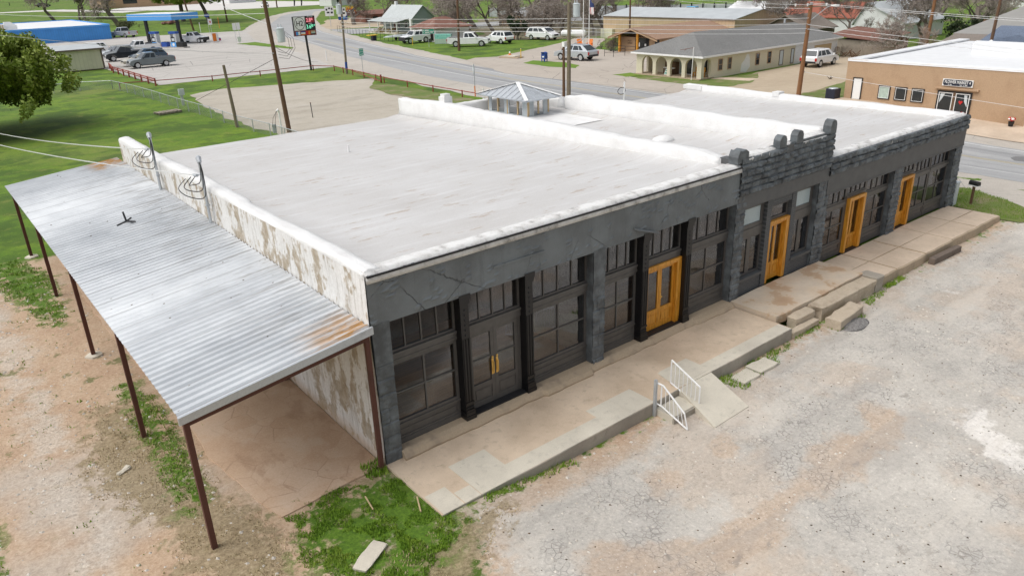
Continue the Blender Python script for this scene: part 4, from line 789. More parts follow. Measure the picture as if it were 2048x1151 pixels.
# ---------------------------------------------------------------- roads, lots and lawns (draped sheets)
def drape(name, poly, off, mat, L=4.0, jit=.0, seed=1, step=1.2, kind='structure'):
    pts = []
    r_ = np.random.default_rng(seed)
    for (ax, ay), (bx, by) in zip(poly, poly[1:] + poly[:1]):
        d = math.hypot(bx - ax, by - ay); n_ = max(1, int(d / step)) if jit else 1
        for i in range(n_):
            t = i / n_; j = (r_.normal() * jit * .5 + math.sin(i * .9 + seed) * jit * .5) if i else 0; nx_, ny_ = (by - ay) / (d + 1e-9), -(bx - ax) / (d + 1e-9)
            pts.append((ax + (bx - ax) * t + nx_ * j, ay + (by - ay) * t + ny_ * j))
    bm = bmesh.new(); vs = [bm.verts.new((x, y, 0)) for x, y in pts]; f = bm.faces.new(vs); f.normal_update()
    if f.normal.z < 0: f.normal_flip()
    bmesh.ops.triangulate(bm, faces=bm.faces[:], ngon_method='EAR_CLIP')
    if L < 10:
        for ax_, vals in ((1, range(-2, 24, 2)), (0, range(26, 48, 2))):
            for q in vals:
                nn_ = (1, 0, 0) if ax_ == 0 else (0, 1, 0); bmesh.ops.bisect_plane(bm, geom=bm.verts[:] + bm.edges[:] + bm.faces[:], plane_co=tuple(c * q for c in nn_), plane_no=nn_)
    for v in bm.verts: v.co.z = gzf(v.co.x, v.co.y) + off
    me = bpy.data.meshes.new(name); bm.to_mesh(me); bm.free(); me.materials.append(MAT[mat]); o = bpy.data.objects.new(name, me); COL.objects.link(o)
    return tag(o, kind=kind)
def pavement(name, c1, c2, c3, streak=None, fine=12, cr=.0):
    n = NT(name); a = n.noise(.12, 7, .6); b = n.noise(1.1, 6, .65); f = n.noise(fine, 5, .7)
    c = n.ramp(a, (.3, c1), (.55, c2), (.75, c3)); c = n.mix(.3, c, n.ramp(b, (.3, vary(c1, .8)), (.7, vary(c3, 1.1))))
    if streak: s_ = n.noise(.5, 6, .6, n.mp(streak)); c = n.mix(n.math('MULTIPLY', n.step(s_, .5, .68), .55), c, vary(c1, .62))
    c = n.mix(.3, c, n.ramp(f, (.3, vary(c1, .7)), (.7, vary(c3, 1.2))))
    if cr: e = n.vor(.22, 'DISTANCE_TO_EDGE', n.mix(.1, n.co(), n.noise(.6, 5, .7, out=1))); c = n.mix(n.math('MULTIPLY', n.step(e, .006, .001), cr), c, (.1, .1, .1))
    return n.fin(c, .9)
MAT['earth'] = dirty('brown_yard_earth', (.20, .165, .115), (.12, .13, .05), .42, .6, .5, .95, 9); MAT['road'] = pavement('road_asphalt', (.29, .295, .30), (.345, .35, .355), (.41, .41, .405), (2.2, .06, 1)); MAT['track'] = pavement('tyre_darkened_asphalt', (.255, .26, .265), (.295, .30, .305), (.34, .34, .34), (2.2, .05, 1))
MAT['shoulder'] = pavement('pale_shoulder', (.38, .345, .30), (.45, .415, .365), (.51, .47, .42), cr=.5)
MAT['forecourt'] = pavement('forecourt_concrete', (.40, .375, .345), (.46, .435, .405), (.52, .50, .47), (.1, 1.2, 1), cr=.7)
MAT['palerroad'] = pavement('far_pale_road', (.52, .50, .47), (.60, .58, .55), (.66, .64, .61))
MAT['gravel_lot'] = pavement('tan_gravel', (.36, .315, .245), (.435, .39, .315), (.50, .47, .42), (.25, .8, 1), 14)
MAT['dirtlot'] = pavement('tan_dirt_lot', (.36, .28, .19), (.45, .365, .26), (.50, .42, .32), fine=12)
MAT['lotpave'] = pavement('tan_old_pavement', (.36, .31, .26), (.43, .38, .325), (.49, .44, .385), cr=.6)
MAT['oil'] = plain('tyre_stain', (.17, .17, .172), .8)
MAT['linew'] = plain('white_road_paint', (.62, .63, .62), .7, var=.2, sc=1.5)
MAT['liney'] = plain('faded_yellow_paint', (.46, .38, .20), .7, var=.2, sc=1.5)
n = NT('lawn_grass'); a = n.noise(.25, 6, .6); b = n.noise(2.5, 6, .65); f = n.noise(28, 4, .7); c = n.ramp(a, (.3, (.065, .16, .003)), (.5, (.115, .24, .004)), (.72, (.19, .25, .02)))
c = n.mix(.35, c, n.ramp(b, (.3, (.05, .10, .008)), (.7, (.16, .25, .02)))); c = n.mix(.25, c, n.ramp(f, (.3, (.03, .07, .004)), (.7, (.17, .28, .03)))); MAT['lawn'] = n.fin(c, .95)
n = NT('patchy_lawn'); a = n.noise(.5, 7, .65); f = n.noise(24, 4, .7); c = n.ramp(a, (.38, (.08, .155, .008)), (.52, (.13, .18, .03)), (.60, (.25, .21, .12)), (.72, (.33, .26, .18))); c = n.mix(.3, c, n.ramp(f, (.3, (.04, .06, .01)), (.7, (.30, .27, .15)))); MAT['patchy'] = n.fin(c, .95)
drape('road_shoulder', [(31.2, -4), (30.4, -12), (30, -60), (54.0, -60), (54.0, 18.7), (54.0, 31), (47.9, 31.5), (48.8, 55), (53.2, 70.5), (55.9, 82), (58.2, 92.5), (62.4, 111), (67, 127), (71, 144), (77, 162), (92, 197), (118, 247), (137, 264), (125, 268), (110, 257), (94, 234), (71, 191), (60, 168), (50, 137), (43.4, 100), (38.4, 79), (38.0, 74), (36.6, 60), (35.0, 44), (34.4, 30), (33.0, 4)], .012, 'shoulder', 2.5, .25, 3)
drape('road', [(36.6, -60), (36.6, 4), (37.4, 20), (38.6, 32), (39.4, 46), (40.6, 60), (42.8, 73), (46.4, 91), (52.5, 115), (57, 137), (64, 160), (75, 188), (96, 230), (113, 254), (126, 266), (131, 263.5), (115, 246.5), (90, 197), (74.5, 161), (68.5, 144), (64, 127), (60, 111), (55.4, 92), (52.6, 81.5), (50.4, 70), (47.4, 55), (46.9, 31), (46.9, 4), (46.9, -60)], .018, 'road', 2.5, .12, 5)
def stripe(name, pts, w_, mat, off=.024):
    P_ = [Vector((*p, 0)) for p in pts]; L_, R_ = [], []
    for i, p in enumerate(P_):
        d = (P_[min(i + 1, len(P_) - 1)] - P_[max(i - 1, 0)]).normalized(); q = Vector((-d.y, d.x, 0)) * w_ / 2; L_.append(p + q); R_.append(p - q)
    m = MB()
    for i in range(len(P_) - 1):
        nseg = max(1, int((P_[i + 1] - P_[i]).length / 2.0))
        for s_ in range(nseg):
            t0, t1 = s_ / nseg, (s_ + 1) / nseg; k = m.vs([(*v.to_2d(), gzf(v.x, v.y) + off) for v in (R_[i].lerp(R_[i + 1], t0), R_[i].lerp(R_[i + 1], t1), L_[i].lerp(L_[i + 1], t1), L_[i].lerp(L_[i + 1], t0))]); m.face(k, k + 1, k + 2, k + 3)
    return tag(m.build(name, MAT[mat], None), kind='structure')
stripe('road_marking', [(39.2, -40), (39.2, 4), (40.2, 20), (41.8, 32), (42.5, 46), (43.9, 60), (46, 73), (48.8, 91), (53.4, 115), (58, 137), (65, 160)], .13, 'linew')
stripe('road_marking', [(46.4, -40), (46.4, 31), (46.9, 55), (49.8, 70), (52.0, 81.5), (54.8, 92), (59.4, 111), (63.4, 127), (68, 144), (74, 161), (89, 197)], .13, 'linew')
for dx in (-.12, .12): stripe('road_marking', [(42.8 + dx, -40), (42.8 + dx, 20), (44 + dx, 32), (44.7 + dx, 50), (47.2 + dx, 68), (51 + dx, 91), (58.5 + dx, 127)], .09, 'liney')
for sx in (40.9, 44.9):
    stripe('tyre_track', [(sx, -40), (sx, 18), (sx + 1.4, 32), (sx + 2.2, 48), (sx + 4.6, 66), (sx + 8.5, 91), (sx + 15, 122)], 1.1, 'track', .0215)
drape('station_forecourt', [(17.1, 104.3), (16.9, 79.3), (28, 79.2), (38.4, 78.6), (43.6, 100), (50.6, 136.8), (58, 160), (62, 167), (36.5, 175.2), (13, 184), (-60, 196), (-60, 150), (10, 113)], .02, 'forecourt', 50, .2, 7)
drape('far_road', [(-120, 478), (47, 466), (62, 470), (75, 462), (82, 402), (92, 365), (78, 352), (64, 440), (48, 448), (-120, 458)], .03, 'palerroad', 500, 1.0, 9, 8)
drape('far_lot', [(80, 388), (92, 362), (104, 318), (122, 312), (150, 312), (175, 360), (165, 470), (120, 460), (90, 420)], .03, 'palerroad', 500, 1.0, 10, 8)
drape('side_street', [(70.5, 142), (68.5, 131), (78, 127), (98, 121), (160, 100), (164, 112), (100, 135), (82, 140), (73, 150)], .022, 'road', 60, .3, 12, 3)
drape('sign_lot', [(74, 157), (72, 150), (86, 146), (110, 150), (112, 190), (92, 190)], .008, 'dirtlot', 60, .6, 13, 3)
drape('bare_earth', [(66.5, 98), (80, 84), (92, 80), (120, 86), (150, 110), (140, 150), (112, 145), (86, 118), (82, 104)], .008, 'earth', 60, .8, 14, 3)
drape('bare_earth', [(83, 19), (83, 36), (92, 50), (124, 76), (150, 60), (140, 20), (110, 0)], .008, 'earth', 60, .8, 16, 3)
drape('gravel_lot', [(16.8, 68.0), (21, 70), (24.1, 68.6), (30.9, 66.2), (35.6, 63.8), (33.4, 60.2), (31.6, 55.8), (30.6, 50), (31.2, 46), (31.5, 36), (30.5, 26), (22, 18), (12, 24), (14.6, 34), (14.4, 47), (15.2, 57.5)], .012, 'gravel_lot', 60, .35, 15)
drape('post_office_lot', [(47.4, 55), (47.6, 30.6), (53, 30.7), (53.1, 38.7), (54.1, 43.8), (57, 42.6), (80, 42.9), (80, 62), (72.5, 62), (72.5, 66), (86, 77), (85.5, 83), (78.3, 78.6), (72, 75.6), (63, 72), (58, 70), (55.4, 71.5), (52.7, 70)], .03, 'lotpave', 60, .15, 17)
drape('side_lot', [(54.0, 31.0), (47.8, 31.2), (47.8, 18.6), (54.2, 18.9), (82, 18.9), (83, 34.3), (64, 33.6), (54.5, 30.9)], .026, 'dirtlot', 3, .15, 19)
drape('sidewalk', [(48.9, 18.9), (48.9, -30), (54.3, -30), (54.3, 18.9)], .05, 'walk_pink', 2, .06, 21)
for i, (p_, mt) in enumerate([([(55.2, 61.2), (57.8, 62.3), (58.6, 57), (57.6, 53.6), (55.3, 51.8), (54.4, 55.5)], 'lawn'), ([(66, 67), (68.1, 67.8), (68.6, 65), (64.7, 64.1)], 'lawn'), ([(53.6, 44.4), (56.0, 44.0), (55.2, 41.6), (53.1, 42)], 'lawn'), ([(53.0, 40.6), (55.1, 40.7), (55.1, 33.6), (57.4, 34.2), (63.1, 32.9), (61, 31.4), (57, 29.6), (53.6, 29.8), (52.5, 33.3)], 'patchy'), ([(53.1, 22.4), (57.3, 22.6), (64.5, 23.6), (62, 20.6), (54.1, 18.8), (52.6, 20)], 'patchy'), ([(31.2, 55.8), (31.6, 57.6), (33.2, 59.6), (34.3, 58.6), (34.2, 52), (33.9, 44), (33.5, 40.2), (31.2, 42), (30.6, 47), (30.4, 51)], 'patchy'), ([(29.6, .6), (31.4, 1.8), (32.9, .8), (32.0, -1.4), (30.9, -3.3), (29.5, -2.9)], 'patchy'), ([(46.2, 110), (44.6, 130), (48.4, 131), (47.6, 112)], 'lawn')]):
    drape('grass_verge', p_, .036, mt, 3, .14, 30 + i, .7)
drape('sidewalk', [(57.0, 34.2), (58.6, 34.2), (60.0, 30.6), (58.0, 30.4)], .04, 'walk_pink', 30, .02, 40)
drape('oil_stain', [(53.0, 35.6), (54.2, 36.4), (54.0, 34.8), (52.9, 34.4)], .034, 'oil', 30, .15, 41, .4); drape('oil_stain', [(43.6, 2.2), (44.7, 2.8), (44.9, -.2), (43.7, -.6)], .024, 'oil', 30, .3, 42, .6)
for y in (57.2, 54.2): pass
# ---------------------------------------------------------------- generic materials
def siding(name, c, axis='x', pitch=.3, dark=.75, rough=.55, metal=.0, horiz=False):
    n = NT(name); v = n.sep(); f = n.math('FRACT', n.math('MULTIPLY', n.math('ADD', v[2], 0.0) if horiz else n.math('ADD', v[0], v[1]), 1.0 / pitch)); g_ = n.step(f, .86, .95)
    b = n.noise(.6, 6, .6); col = n.mix(g_, n.ramp(b, (.3, vary(c, .88)), (.7, vary(c, 1.1))), vary(c, dark)); n.bump(f, .3, .02); return n.fin(col, rough, metal)
def shingle(name, c1, c2):
    n = NT(name); a = n.noise(.5, 5, .6); b = n.noise(9, 4, .75); col = n.mix(.5, n.ramp(a, (.3, c1), (.7, c2)), n.ramp(b, (.32, vary(c1, .55)), (.68, vary(c2, 1.45)))); n.bump(b, .4, .03); return n.fin(col, .9)
MAT['blue_metal'] = siding('blue_metal_siding', (.055, .27, .68), pitch=.45); MAT['blue_trim'] = plain('blue_trim', (.09, .35, .78), .45, var=.08); MAT['blue_dark'] = plain('deep_blue_panel', (.015, .07, .33), .4)
MAT['cream_metal'] = siding('cream_metal_siding', (.60, .585, .44), pitch=.5, dark=.86); MAT['tan_metal'] = siding('tan_metal_siding', (.50, .375, .24), pitch=.6, dark=.78); MAT['rooftin'] = siding('pale_tin_roof', (.46, .49, .50), pitch=.75, dark=.85, rough=.4)
MAT['tinroof2'] = siding('grey_ribbed_roof', (.30, .29, .27), pitch=.55, dark=.7); MAT['whiteroof'] = plain('white_flat_roof', (.73, .74, .75), .5, var=.05, sc=1)
MAT['shingle_grey'] = shingle('grey_shingles', (.135, .135, .130), (.20, .20, .195)); MAT['shingle_brown'] = shingle('brown_shingles', (.26, .16, .105), (.34, .22, .15)); MAT['shingle_blue'] = shingle('slate_blue_shingles', (.075, .10, .15), (.16, .20, .27)); MAT['shingle_pale'] = shingle('pale_grey_shingles', (.36, .39, .39), (.48, .51, .51)); MAT['shingle_brown2'] = shingle('weathered_brown_roof', (.16, .135, .115), (.24, .205, .175))
MAT['rusty_roof'] = dirty('rusty_tin_roof', (.19, .085, .060), (.34, .28, .24), .5, .7, .9, .8, 8); MAT['red_roof'] = dirty('red_tin_roof', (.29, .085, .048), (.30, .10, .06), .5, .7, .8, .6, 8)
MAT['cream_wall'] = dirty('cream_block_wall', (.66, .61, .47), (.58, .54, .44), .5, .7, .8, .85, 10); MAT['white_wall'] = dirty('white_painted_wall', (.74, .75, .75), (.60, .60, .59), .52, .75, .8, .8, 10); MAT['bluegrey_wall'] = siding('blue_grey_clapboard', (.30, .36, .37), pitch=.22, horiz=True); MAT['adobe'] = dirty('tan_stucco', (.46, .32, .205), (.38, .25, .155), .45, .7, .7, .95, 14, bump=.3); MAT['tan_wall'] = dirty('tan_wall', (.44, .30, .185), (.37, .245, .15), .5, .7, .7, .9, 12); MAT['yellow_wall'] = dirty('pale_yellow_wall', (.56, .44, .26), (.50, .39, .24), .5, .7, .7, .85, 12)
MAT['darkglass'] = plain('dark_window_glass', (.025, .03, .033), .08, var=.3, sc=2); MAT['greenglass'] = plain('pale_green_blind', (.42, .52, .46), .3); MAT['boarding'] = dirty('plywood', (.50, .38, .22), (.42, .31, .18), sc=2)
MAT['black_paint'] = plain('black_paint', (.012, .012, .014), .45); MAT['white_gloss'] = plain('white_sign_face', (.82, .83, .82), .4, var=.03); MAT['green_sign'] = plain('green_sign_sheet', (.0, .34, .23), .4, var=.06); MAT['navy'] = plain('navy_sign', (.012, .016, .035), .5); MAT['red_paint'] = plain('red_paint', (.55, .02, .02), .5); MAT['orange_paint'] = plain('orange_paint', (.75, .20, .015), .5); MAT['yellow_paint'] = plain('yellow_paint', (.75, .48, .04), .5)
MAT['wood_pole'] = dirty('brown_pole_wood', (.13, .072, .040), (.075, .048, .032), sc=2.5, rough=.9); MAT['wood_pole_grey'] = dirty('weathered_pole_wood', (.20, .165, .115), (.12, .10, .075), sc=2.5, rough=.9); MAT['wood_pole_orange'] = dirty('orange_brown_pole_wood', (.22, .105, .045), (.13, .07, .035), sc=2.5, rough=.9)
MAT['fencewood'] = dirty('silvery_fence_wood', (.30, .26, .21), (.17, .145, .115), sc=2, rough=.95); MAT['porcelain'] = plain('transformer_grey_paint', (.55, .60, .62), .4, var=.08); MAT['led_red'] = plain('red_led_face', (.30, .02, .03), .5); MAT['mailblue'] = plain('mailbox_blue', (.012, .06, .30), .45)
def led(name, c, s_=.7):
    n = NT(name); n.fin((*c,), .5); n.b.inputs['Emission Color'].default_value = (*c, 1); n.b.inputs['Emission Strength'].default_value = s_; return n.m
MAT['ledr'] = led('lit_red_digits', (1.0, .30, .36)); MAT['ledg'] = led('lit_green_digits', (.25, .95, .60))
MAT['bark'] = dirty('grey_brown_bark', (.15, .125, .105), (.085, .07, .06), sc=4, rough=.95); MAT['bark_brown'] = dirty('brown_bark', (.14, .085, .05), (.08, .055, .035), sc=4, rough=.95); MAT['twig'] = plain('grey_twigs', (.33, .285, .25), .95, var=.2, sc=1); MAT['twig_pale'] = plain('pale_pinkish_twigs', (.40, .31, .25), .95, var=.2, sc=1); MAT['twig_dark'] = plain('dark_twigs', (.20, .17, .145), .95, var=.2, sc=1)
def foliage(name, a_, b_, c_):
    n = NT(name); x = n.noise(.55, 4, .6); y = n.noise(5, 3, .7); col = n.mix(.5, n.ramp(x, (.32, a_), (.5, b_), (.68, c_)), n.ramp(y, (.3, vary(a_, .8)), (.7, vary(c_, 1.2)))); n.fin(col, .65); n.b.inputs['Subsurface Weight'].default_value = 0; return n.m
MAT['leaf_oak'] = foliage('oak_leaves', (.08, .15, .012), (.19, .28, .028), (.34, .38, .06)); MAT['leaf_dark'] = foliage('dark_evergreen_leaves', (.014, .030, .010), (.026, .048, .014), (.045, .07, .02)); MAT['leaf_olive'] = foliage('olive_leaves', (.05, .065, .02), (.09, .105, .035), (.15, .15, .06)); MAT['leaf_orange'] = foliage('orange_hedge_leaves', (.22, .085, .015), (.32, .17, .03), (.30, .26, .05)); MAT['leaf_brown'] = foliage('brown_shrub_leaves', (.13, .10, .075), (.20, .165, .125), (.28, .24, .18)); MAT['leaf_plum'] = foliage('plum_shrub_leaves', (.10, .07, .07), (.16, .11, .11), (.22, .16, .15))
# ---------------------------------------------------------------- trees
def bare_proto(seed, h, spread, r0, levels=5, fork=3, bend=.35, twig_r=.02, nseg=3, up=.25):
    r_ = random.Random(seed); T_ = MB(); W = MB()
    def grow(p, d, L, rad, lv):
        pts = [p]; rr = [rad]; dd = d.copy()
        nseg_ = nseg if lv < 4 else 2
        for i in range(nseg_):
            dd = (dd + Vector((r_.gauss(0, bend), r_.gauss(0, bend), r_.gauss(0, bend) + up * .3)) * .35).normalized(); p = p + dd * L / nseg_; pts.append(p); rr.append(max(twig_r * .6, rad * (1 - .45 * (i + 1) / nseg_)))
        (T_ if lv < 3 else W).tube(pts, rr, 7 if lv == 0 else (5 if lv < 2 else (4 if lv < 3 else 3)), caps=False)
        if lv >= levels: return
        n_ = fork + (1 if r_.random() < .5 else 0)
        for k in range(n_):
            t = r_.uniform(.45, 1.0) if k else 1.0; i = min(nseg_ - 1, int(t * nseg_)); q = pts[i].lerp(pts[i + 1], t * nseg_ - i if t < 1 else 1)
            a_ = r_.uniform(0, 2 * math.pi); e = dd.orthogonal().normalized(); e = (e * math.cos(a_) + dd.cross(e) * math.sin(a_))
            nd = (dd * r_.uniform(.45, .9) + e * spread * r_.uniform(.6, 1.1) + Vector((0, 0, up * r_.uniform(0, 1)))).normalized()
            grow(q, nd, L * r_.uniform(.55, .82), rr[-1] * r_.uniform(.6, .85), lv + 1)
    grow(Vector((0, 0, -.2)), Vector((r_.gauss(0, .08), r_.gauss(0, .08), 1)).normalized(), h * .30, r0, 0)
    return T_, W
PROTO = {}
def bare_tree(key, x, y, label, s_=1.0, rz=0.0, twig='twig', bark='bark', group=None, **kw):
    if key not in PROTO:
        T_, W = bare_proto(**kw); o = thing('bare_tree', label, 'tree', (0, 0, 0)); a = T_.build('trunk', MAT[bark], o, local=True); b = W.build('crown', MAT[twig], o, local=True); PROTO[key] = o; t = o
    else:
        t = copy_tree(PROTO[key]); tag(t, label, 'tree')
        for ch in t.children:
            m_ = MAT[bark] if ch.name.startswith('trunk') else MAT[twig]
            ch.material_slots[0].link = 'OBJECT'; ch.material_slots[0].material = m_
    t.location = (x, y, gzf(x, y)); t.rotation_euler = (0, 0, rz); t.scale = (s_,) * 3
    if group: t['group'] = group
    return t
def leaf_cards(name, blobs, dens, size, mat, parent, seed, local=True):
    # many small leaf faces filling lumpy ellipsoid clumps, denser towards each clump's skin
    r_ = np.random.default_rng(seed); V = []
    for (cx, cy, cz, rx, ry, rz_) in blobs:
        n_ = int(dens * (rx * ry * rz_) ** (2 / 3)); u = r_.normal(size=(n_, 3)); u /= np.linalg.norm(u, axis=1)[:, None]; rad = r_.uniform(.25, 1.05, n_) ** .45
        p = u * rad[:, None] * np.array([rx, ry, rz_]) + np.array([cx, cy, cz]); 
        p += (fbm(p[:, 0] * .9 + seed, p[:, 1] * .9 + p[:, 2], 3, 3)[:, None] - .47) * u * rx * .5
        k_ = fbm(p[:, 0] * .8, p[:, 2] * .8 + p[:, 1] * .5, seed, 3) > .36; p = p[k_]; n_ = len(p)
        a = r_.normal(size=(n_, 3)); a /= np.linalg.norm(a, axis=1)[:, None]; b = np.cross(a, r_.normal(size=(n_, 3))); b /= np.linalg.norm(b, axis=1)[:, None]; s_ = size * r_.uniform(.6, 1.4, n_)[:, None]
        V.append(np.stack([p - a * s_, p + b * s_ * .5, p + a * s_, p - b * s_ * .5], 1).reshape(-1, 3))
    V = np.concatenate(V); me = bpy.data.meshes.new(name); n_ = len(V); me.vertices.add(n_); me.vertices.foreach_set('co', V.ravel()); me.loops.add(n_); me.loops.foreach_set('vertex_index', np.arange(n_)); me.polygons.add(n_ // 4); me.polygons.foreach_set('loop_start', np.arange(0, n_, 4)); me.materials.append(MAT[mat]); me.update()
    o = bpy.data.objects.new(name, me); COL.objects.link(o); o.parent = parent; return o
def leafy_tree(x, y, label, h, r, mat, seed, dens=420, size=.14, trunk_r=.3, trunk_h=.35, flat=.7, name='oak_tree', lean=(0, 0), lift=0.0, nb=16, bark='bark'):
    o = thing(name, label, 'tree', (x, y, gzf(x, y))); r_ = random.Random(seed); blobs = []
    cz = h * (1 - .42) + lift; m = MB(); top = Vector((lean[0], lean[1], h * trunk_h)); m.tube([(0, 0, -.2), (lean[0] * .4, lean[1] * .4, h * trunk_h * .5), tuple(top)], [trunk_r * 1.2, trunk_r, trunk_r * .8], 8)
    for k in range(nb):
        a = r_.uniform(0, 2 * math.pi); q = r * math.sqrt(r_.uniform(.05, 1)) * .78; zz = cz + (r_.uniform(-.5, .85)) * h * .33 * (1.15 - .6 * (q / r) ** 2); rr = r * r_.uniform(.26, .46)
        blobs.append((lean[0] + q * math.cos(a), lean[1] + q * math.sin(a), zz, rr, rr, rr * flat)); e = Vector(blobs[-1][:3]); m.tube([top - Vector((0, 0, h * .05)), top.lerp(e, .5) + Vector((r_.gauss(0, .2), r_.gauss(0, .2), r_.gauss(0, .2))), e], [trunk_r * .5, trunk_r * .28, .03], 5)
    m.build('trunk', MAT[bark], o, local=True); leaf_cards('crown', blobs, dens, size, mat, o, seed); return o
leafy_tree(-1.2, 59, 'large dense green oak filling the left edge above the lawn', 8.6, 6.3, 'leaf_oak', 5, 1100, .15, .35, .28, .8, nb=34, lift=-1.3)
leafy_tree(67.5, 236, 'tall leafy oak behind the blue canopy', 17, 9, 'leaf_oak', 8, 300, .34, .6, .42, .6, nb=18)
leafy_tree(69, 217, 'leaning leafy oak with dark trunk beside the right end of the blue canopy', 16, 9.5, 'leaf_oak', 9, 300, .34, .5, .45, .55, nb=18, lean=(-2.0, 1.0))
leafy_tree(53, 300, 'leafy green tree at the left end of the bare trees behind the blue building', 20, 13, 'leaf_oak', 10, 300, .5, .5, .3, .6, nb=16)
leafy_tree(77, 88.7, 'dark green cedar behind the parked white cars', 5.2, 1.9, 'leaf_dark', 12, 700, .14, .18, .15, 1.2, nb=16, name='cedar_tree', lift=-.9)
leafy_tree(104, 30, 'dark rounded evergreen beside the ribbed grey roof', 4.2, 2.6, 'leaf_dark', 13, 600, .16, .2, .2, .9, nb=12, name='evergreen_tree', lift=-.6)
def shrub(x, y, label, h, r, mat, seed, dens=600, size=.09, name='shrub'):
    o = thing(name, label, 'shrub', (x, y, gzf(x, y))); r_ = random.Random(seed); blobs = [(r_.gauss(0, r * .3), r_.gauss(0, r * .3), h * r_.uniform(.3, .72), r * r_.uniform(.45, .7), r * r_.uniform(.45, .7), h * r_.uniform(.25, .38)) for _ in range(7)]
    m = MB()
    for b in blobs: m.tube([(0, 0, -.1), (b[0] * .5, b[1] * .5, b[2] * .5), b[:3]], [.04, .025, .01], 4)
    m.build('stem', MAT['bark'], o, local=True); leaf_cards('foliage', blobs, dens, size, mat, o, seed); return o
shrub(73.4, 65.6, 'small plum coloured shrub left of the big round bush', 1.35, .75, 'leaf_plum', 3, 420, .06)
shrub(71.6, 62.0, 'big brownish round bush at the left corner of the brown roofed building', 2.0, 1.35, 'leaf_brown', 4, 620, .07)
shrub(41.4, 193, 'round olive bush beside the tail of the silver pickup', 2.9, 2.3, 'leaf_olive', 5, 500, .14)
shrub(63.5, 25.2, 'low weedy bush against the tan stucco wall', .5, .5, 'leaf_olive', 6, 300, .07)
for i, (x, y, lab) in enumerate([(72.6, 126.8, 'clipped orange hedge left of the porch steps'), (72.4, 121.6, 'clipped yellow topped hedge right of the porch steps')]):
    o = thing('hedge', lab, 'hedge', (x, y, 0), group='clipped hedges before the porch')
    leaf_cards('foliage', [(dx, dy, .62, .55, .8, .62) for dx in (0,) for dy in (-1.3, -.45, .45, 1.3)], 900, .09, 'leaf_orange', o, 30 + i)
kwA = dict(seed=3, h=10.5, spread=.95, r0=.36, levels=6, fork=3, bend=.5, twig_r=.028, up=.3); kwB = dict(seed=8, h=9.5, spread=1.15, r0=.42, levels=6, fork=3, bend=.7, twig_r=.028, up=.15); kwC = dict(seed=21, h=9.5, spread=.8, r0=.22, levels=6, fork=3, bend=.4, twig_r=.025, up=.45); kwD = dict(seed=33, h=5.5, spread=.55, r0=.09, levels=4, fork=4, bend=.3, twig_r=.022, up=.6)
for key, kw in (('A', kwA), ('B', kwB), ('C', kwC), ('D', kwD)): pass
bare_tree('A', 80.4, 99.3, 'big bare grey tree over the rusty roofed white house', 1.15, .4, **kwA)
bare_tree('B', 93.4, 98.3, 'wide bare tree behind the white minivan', 1.15, 1.9, **kwB)
bare_tree('A', 88, 90, 'bare twiggy tree directly behind the dark cedar', 1.0, 2.4)
bare_tree('B', 101, 108, 'bare tree far behind the white minivan, taller than its neighbours', 1.3, 4.0)
bare_tree('C', 104, 92, 'slim bare tree left of the tan metal warehouse', 1.3, 1.0, **kwC)
bare_tree('A', 112, 100, 'brownish bare tree behind the left corner of the warehouse', 1.35, 5.2, twig='twig_pale')
bare_tree('B', 119.3, 92, 'dark bare tree rising behind the warehouse roof', 1.2, .8, twig='twig_dark')
bare_tree('B', 84.5, 160, 'dark spreading bare tree beside the roadside advertising signs', 1.35, .3, twig='twig_dark')
bare_tree('A', 88, 153, 'bare tree with leaning trunk left of the grey roofed house', 1.15, 3.0, twig='twig_dark')
bare_tree('C', 94, 152, 'straight bare tree close to the left end of the grey roofed house', 1.25, 4.4)
bare_tree('C', 75, 100.5, 'small bare tree beside the white cube shed wall behind the pickup', .8, 2.0, twig='twig_dark')
bare_tree('B', 48.9, 233, 'big bare tree between the blue building and the blue canopy', 1.9, 2.1)
bare_tree('A', 38, 262, 'grey bare tree behind the roof of the blue building', 1.8, 1.4)
bare_tree('C', 46, 270, 'bare tree standing left of the biggest one behind the blue building', 1.9, 5.0)
bare_tree('C', 96, 51, 'curving bare tree in front of the white barn beside the leaning pole', 1.05, 3.3, twig='twig_dark')
bare_tree('A', 103, 56, 'bare branching tree in front of the barn with the red roof', .95, 1.0, twig='twig_dark')
bare_tree('C', 91.8, 38.9, 'double trunked bare tree beside the dark shed', 1.15, .6, twig='twig_dark')
bare_tree('B', 83.6, 27.9, 'massive brown trunked bare tree behind the stucco building', .95, 2.6, twig='twig', bark='bark_brown')
bare_tree('D', 82.5, 25.4, 'pale whippy bare young tree beside the massive brown trunk', 1.0, 0, twig='twig_pale', bark='twig_pale', **kwD)
bare_tree('D', 98, 40.5, 'small dark crooked bare tree before the white barn gable', .9, 2.0, twig='twig_dark')
bare_tree('B', 118, 34, 'wide bare tree beyond the ribbed grey roof', 1.1, 4.6)
bare_tree('A', 128, 44, 'bare tree in the far distance right of the leaning pole', 1.2, 3.7)
bare_tree('B', 112, 20, 'bare tree overhanging the ribbed grey roof', 1.0, 1.2, twig='twig_dark')
bare_tree('A', 112, 66, 'bare tree at the right end of the warehouse roof', 1.0, 2.2, twig='twig_dark')
bare_tree('C', 124, 58, 'bare tree behind the barn with the red roof', 1.2, 5.5)
bare_tree('A', 140, 110, 'distant bare tree standing in the field beyond the warehouse', 1.2, .2, twig='twig_pale')
bare_tree('B', 150, 84, 'distant bare tree beside the parked trucks beyond the warehouse', 1.1, 1.7)
bare_tree('C', 160, 60, 'distant slim bare tree beyond the blue truck', 1.2, 2.9)

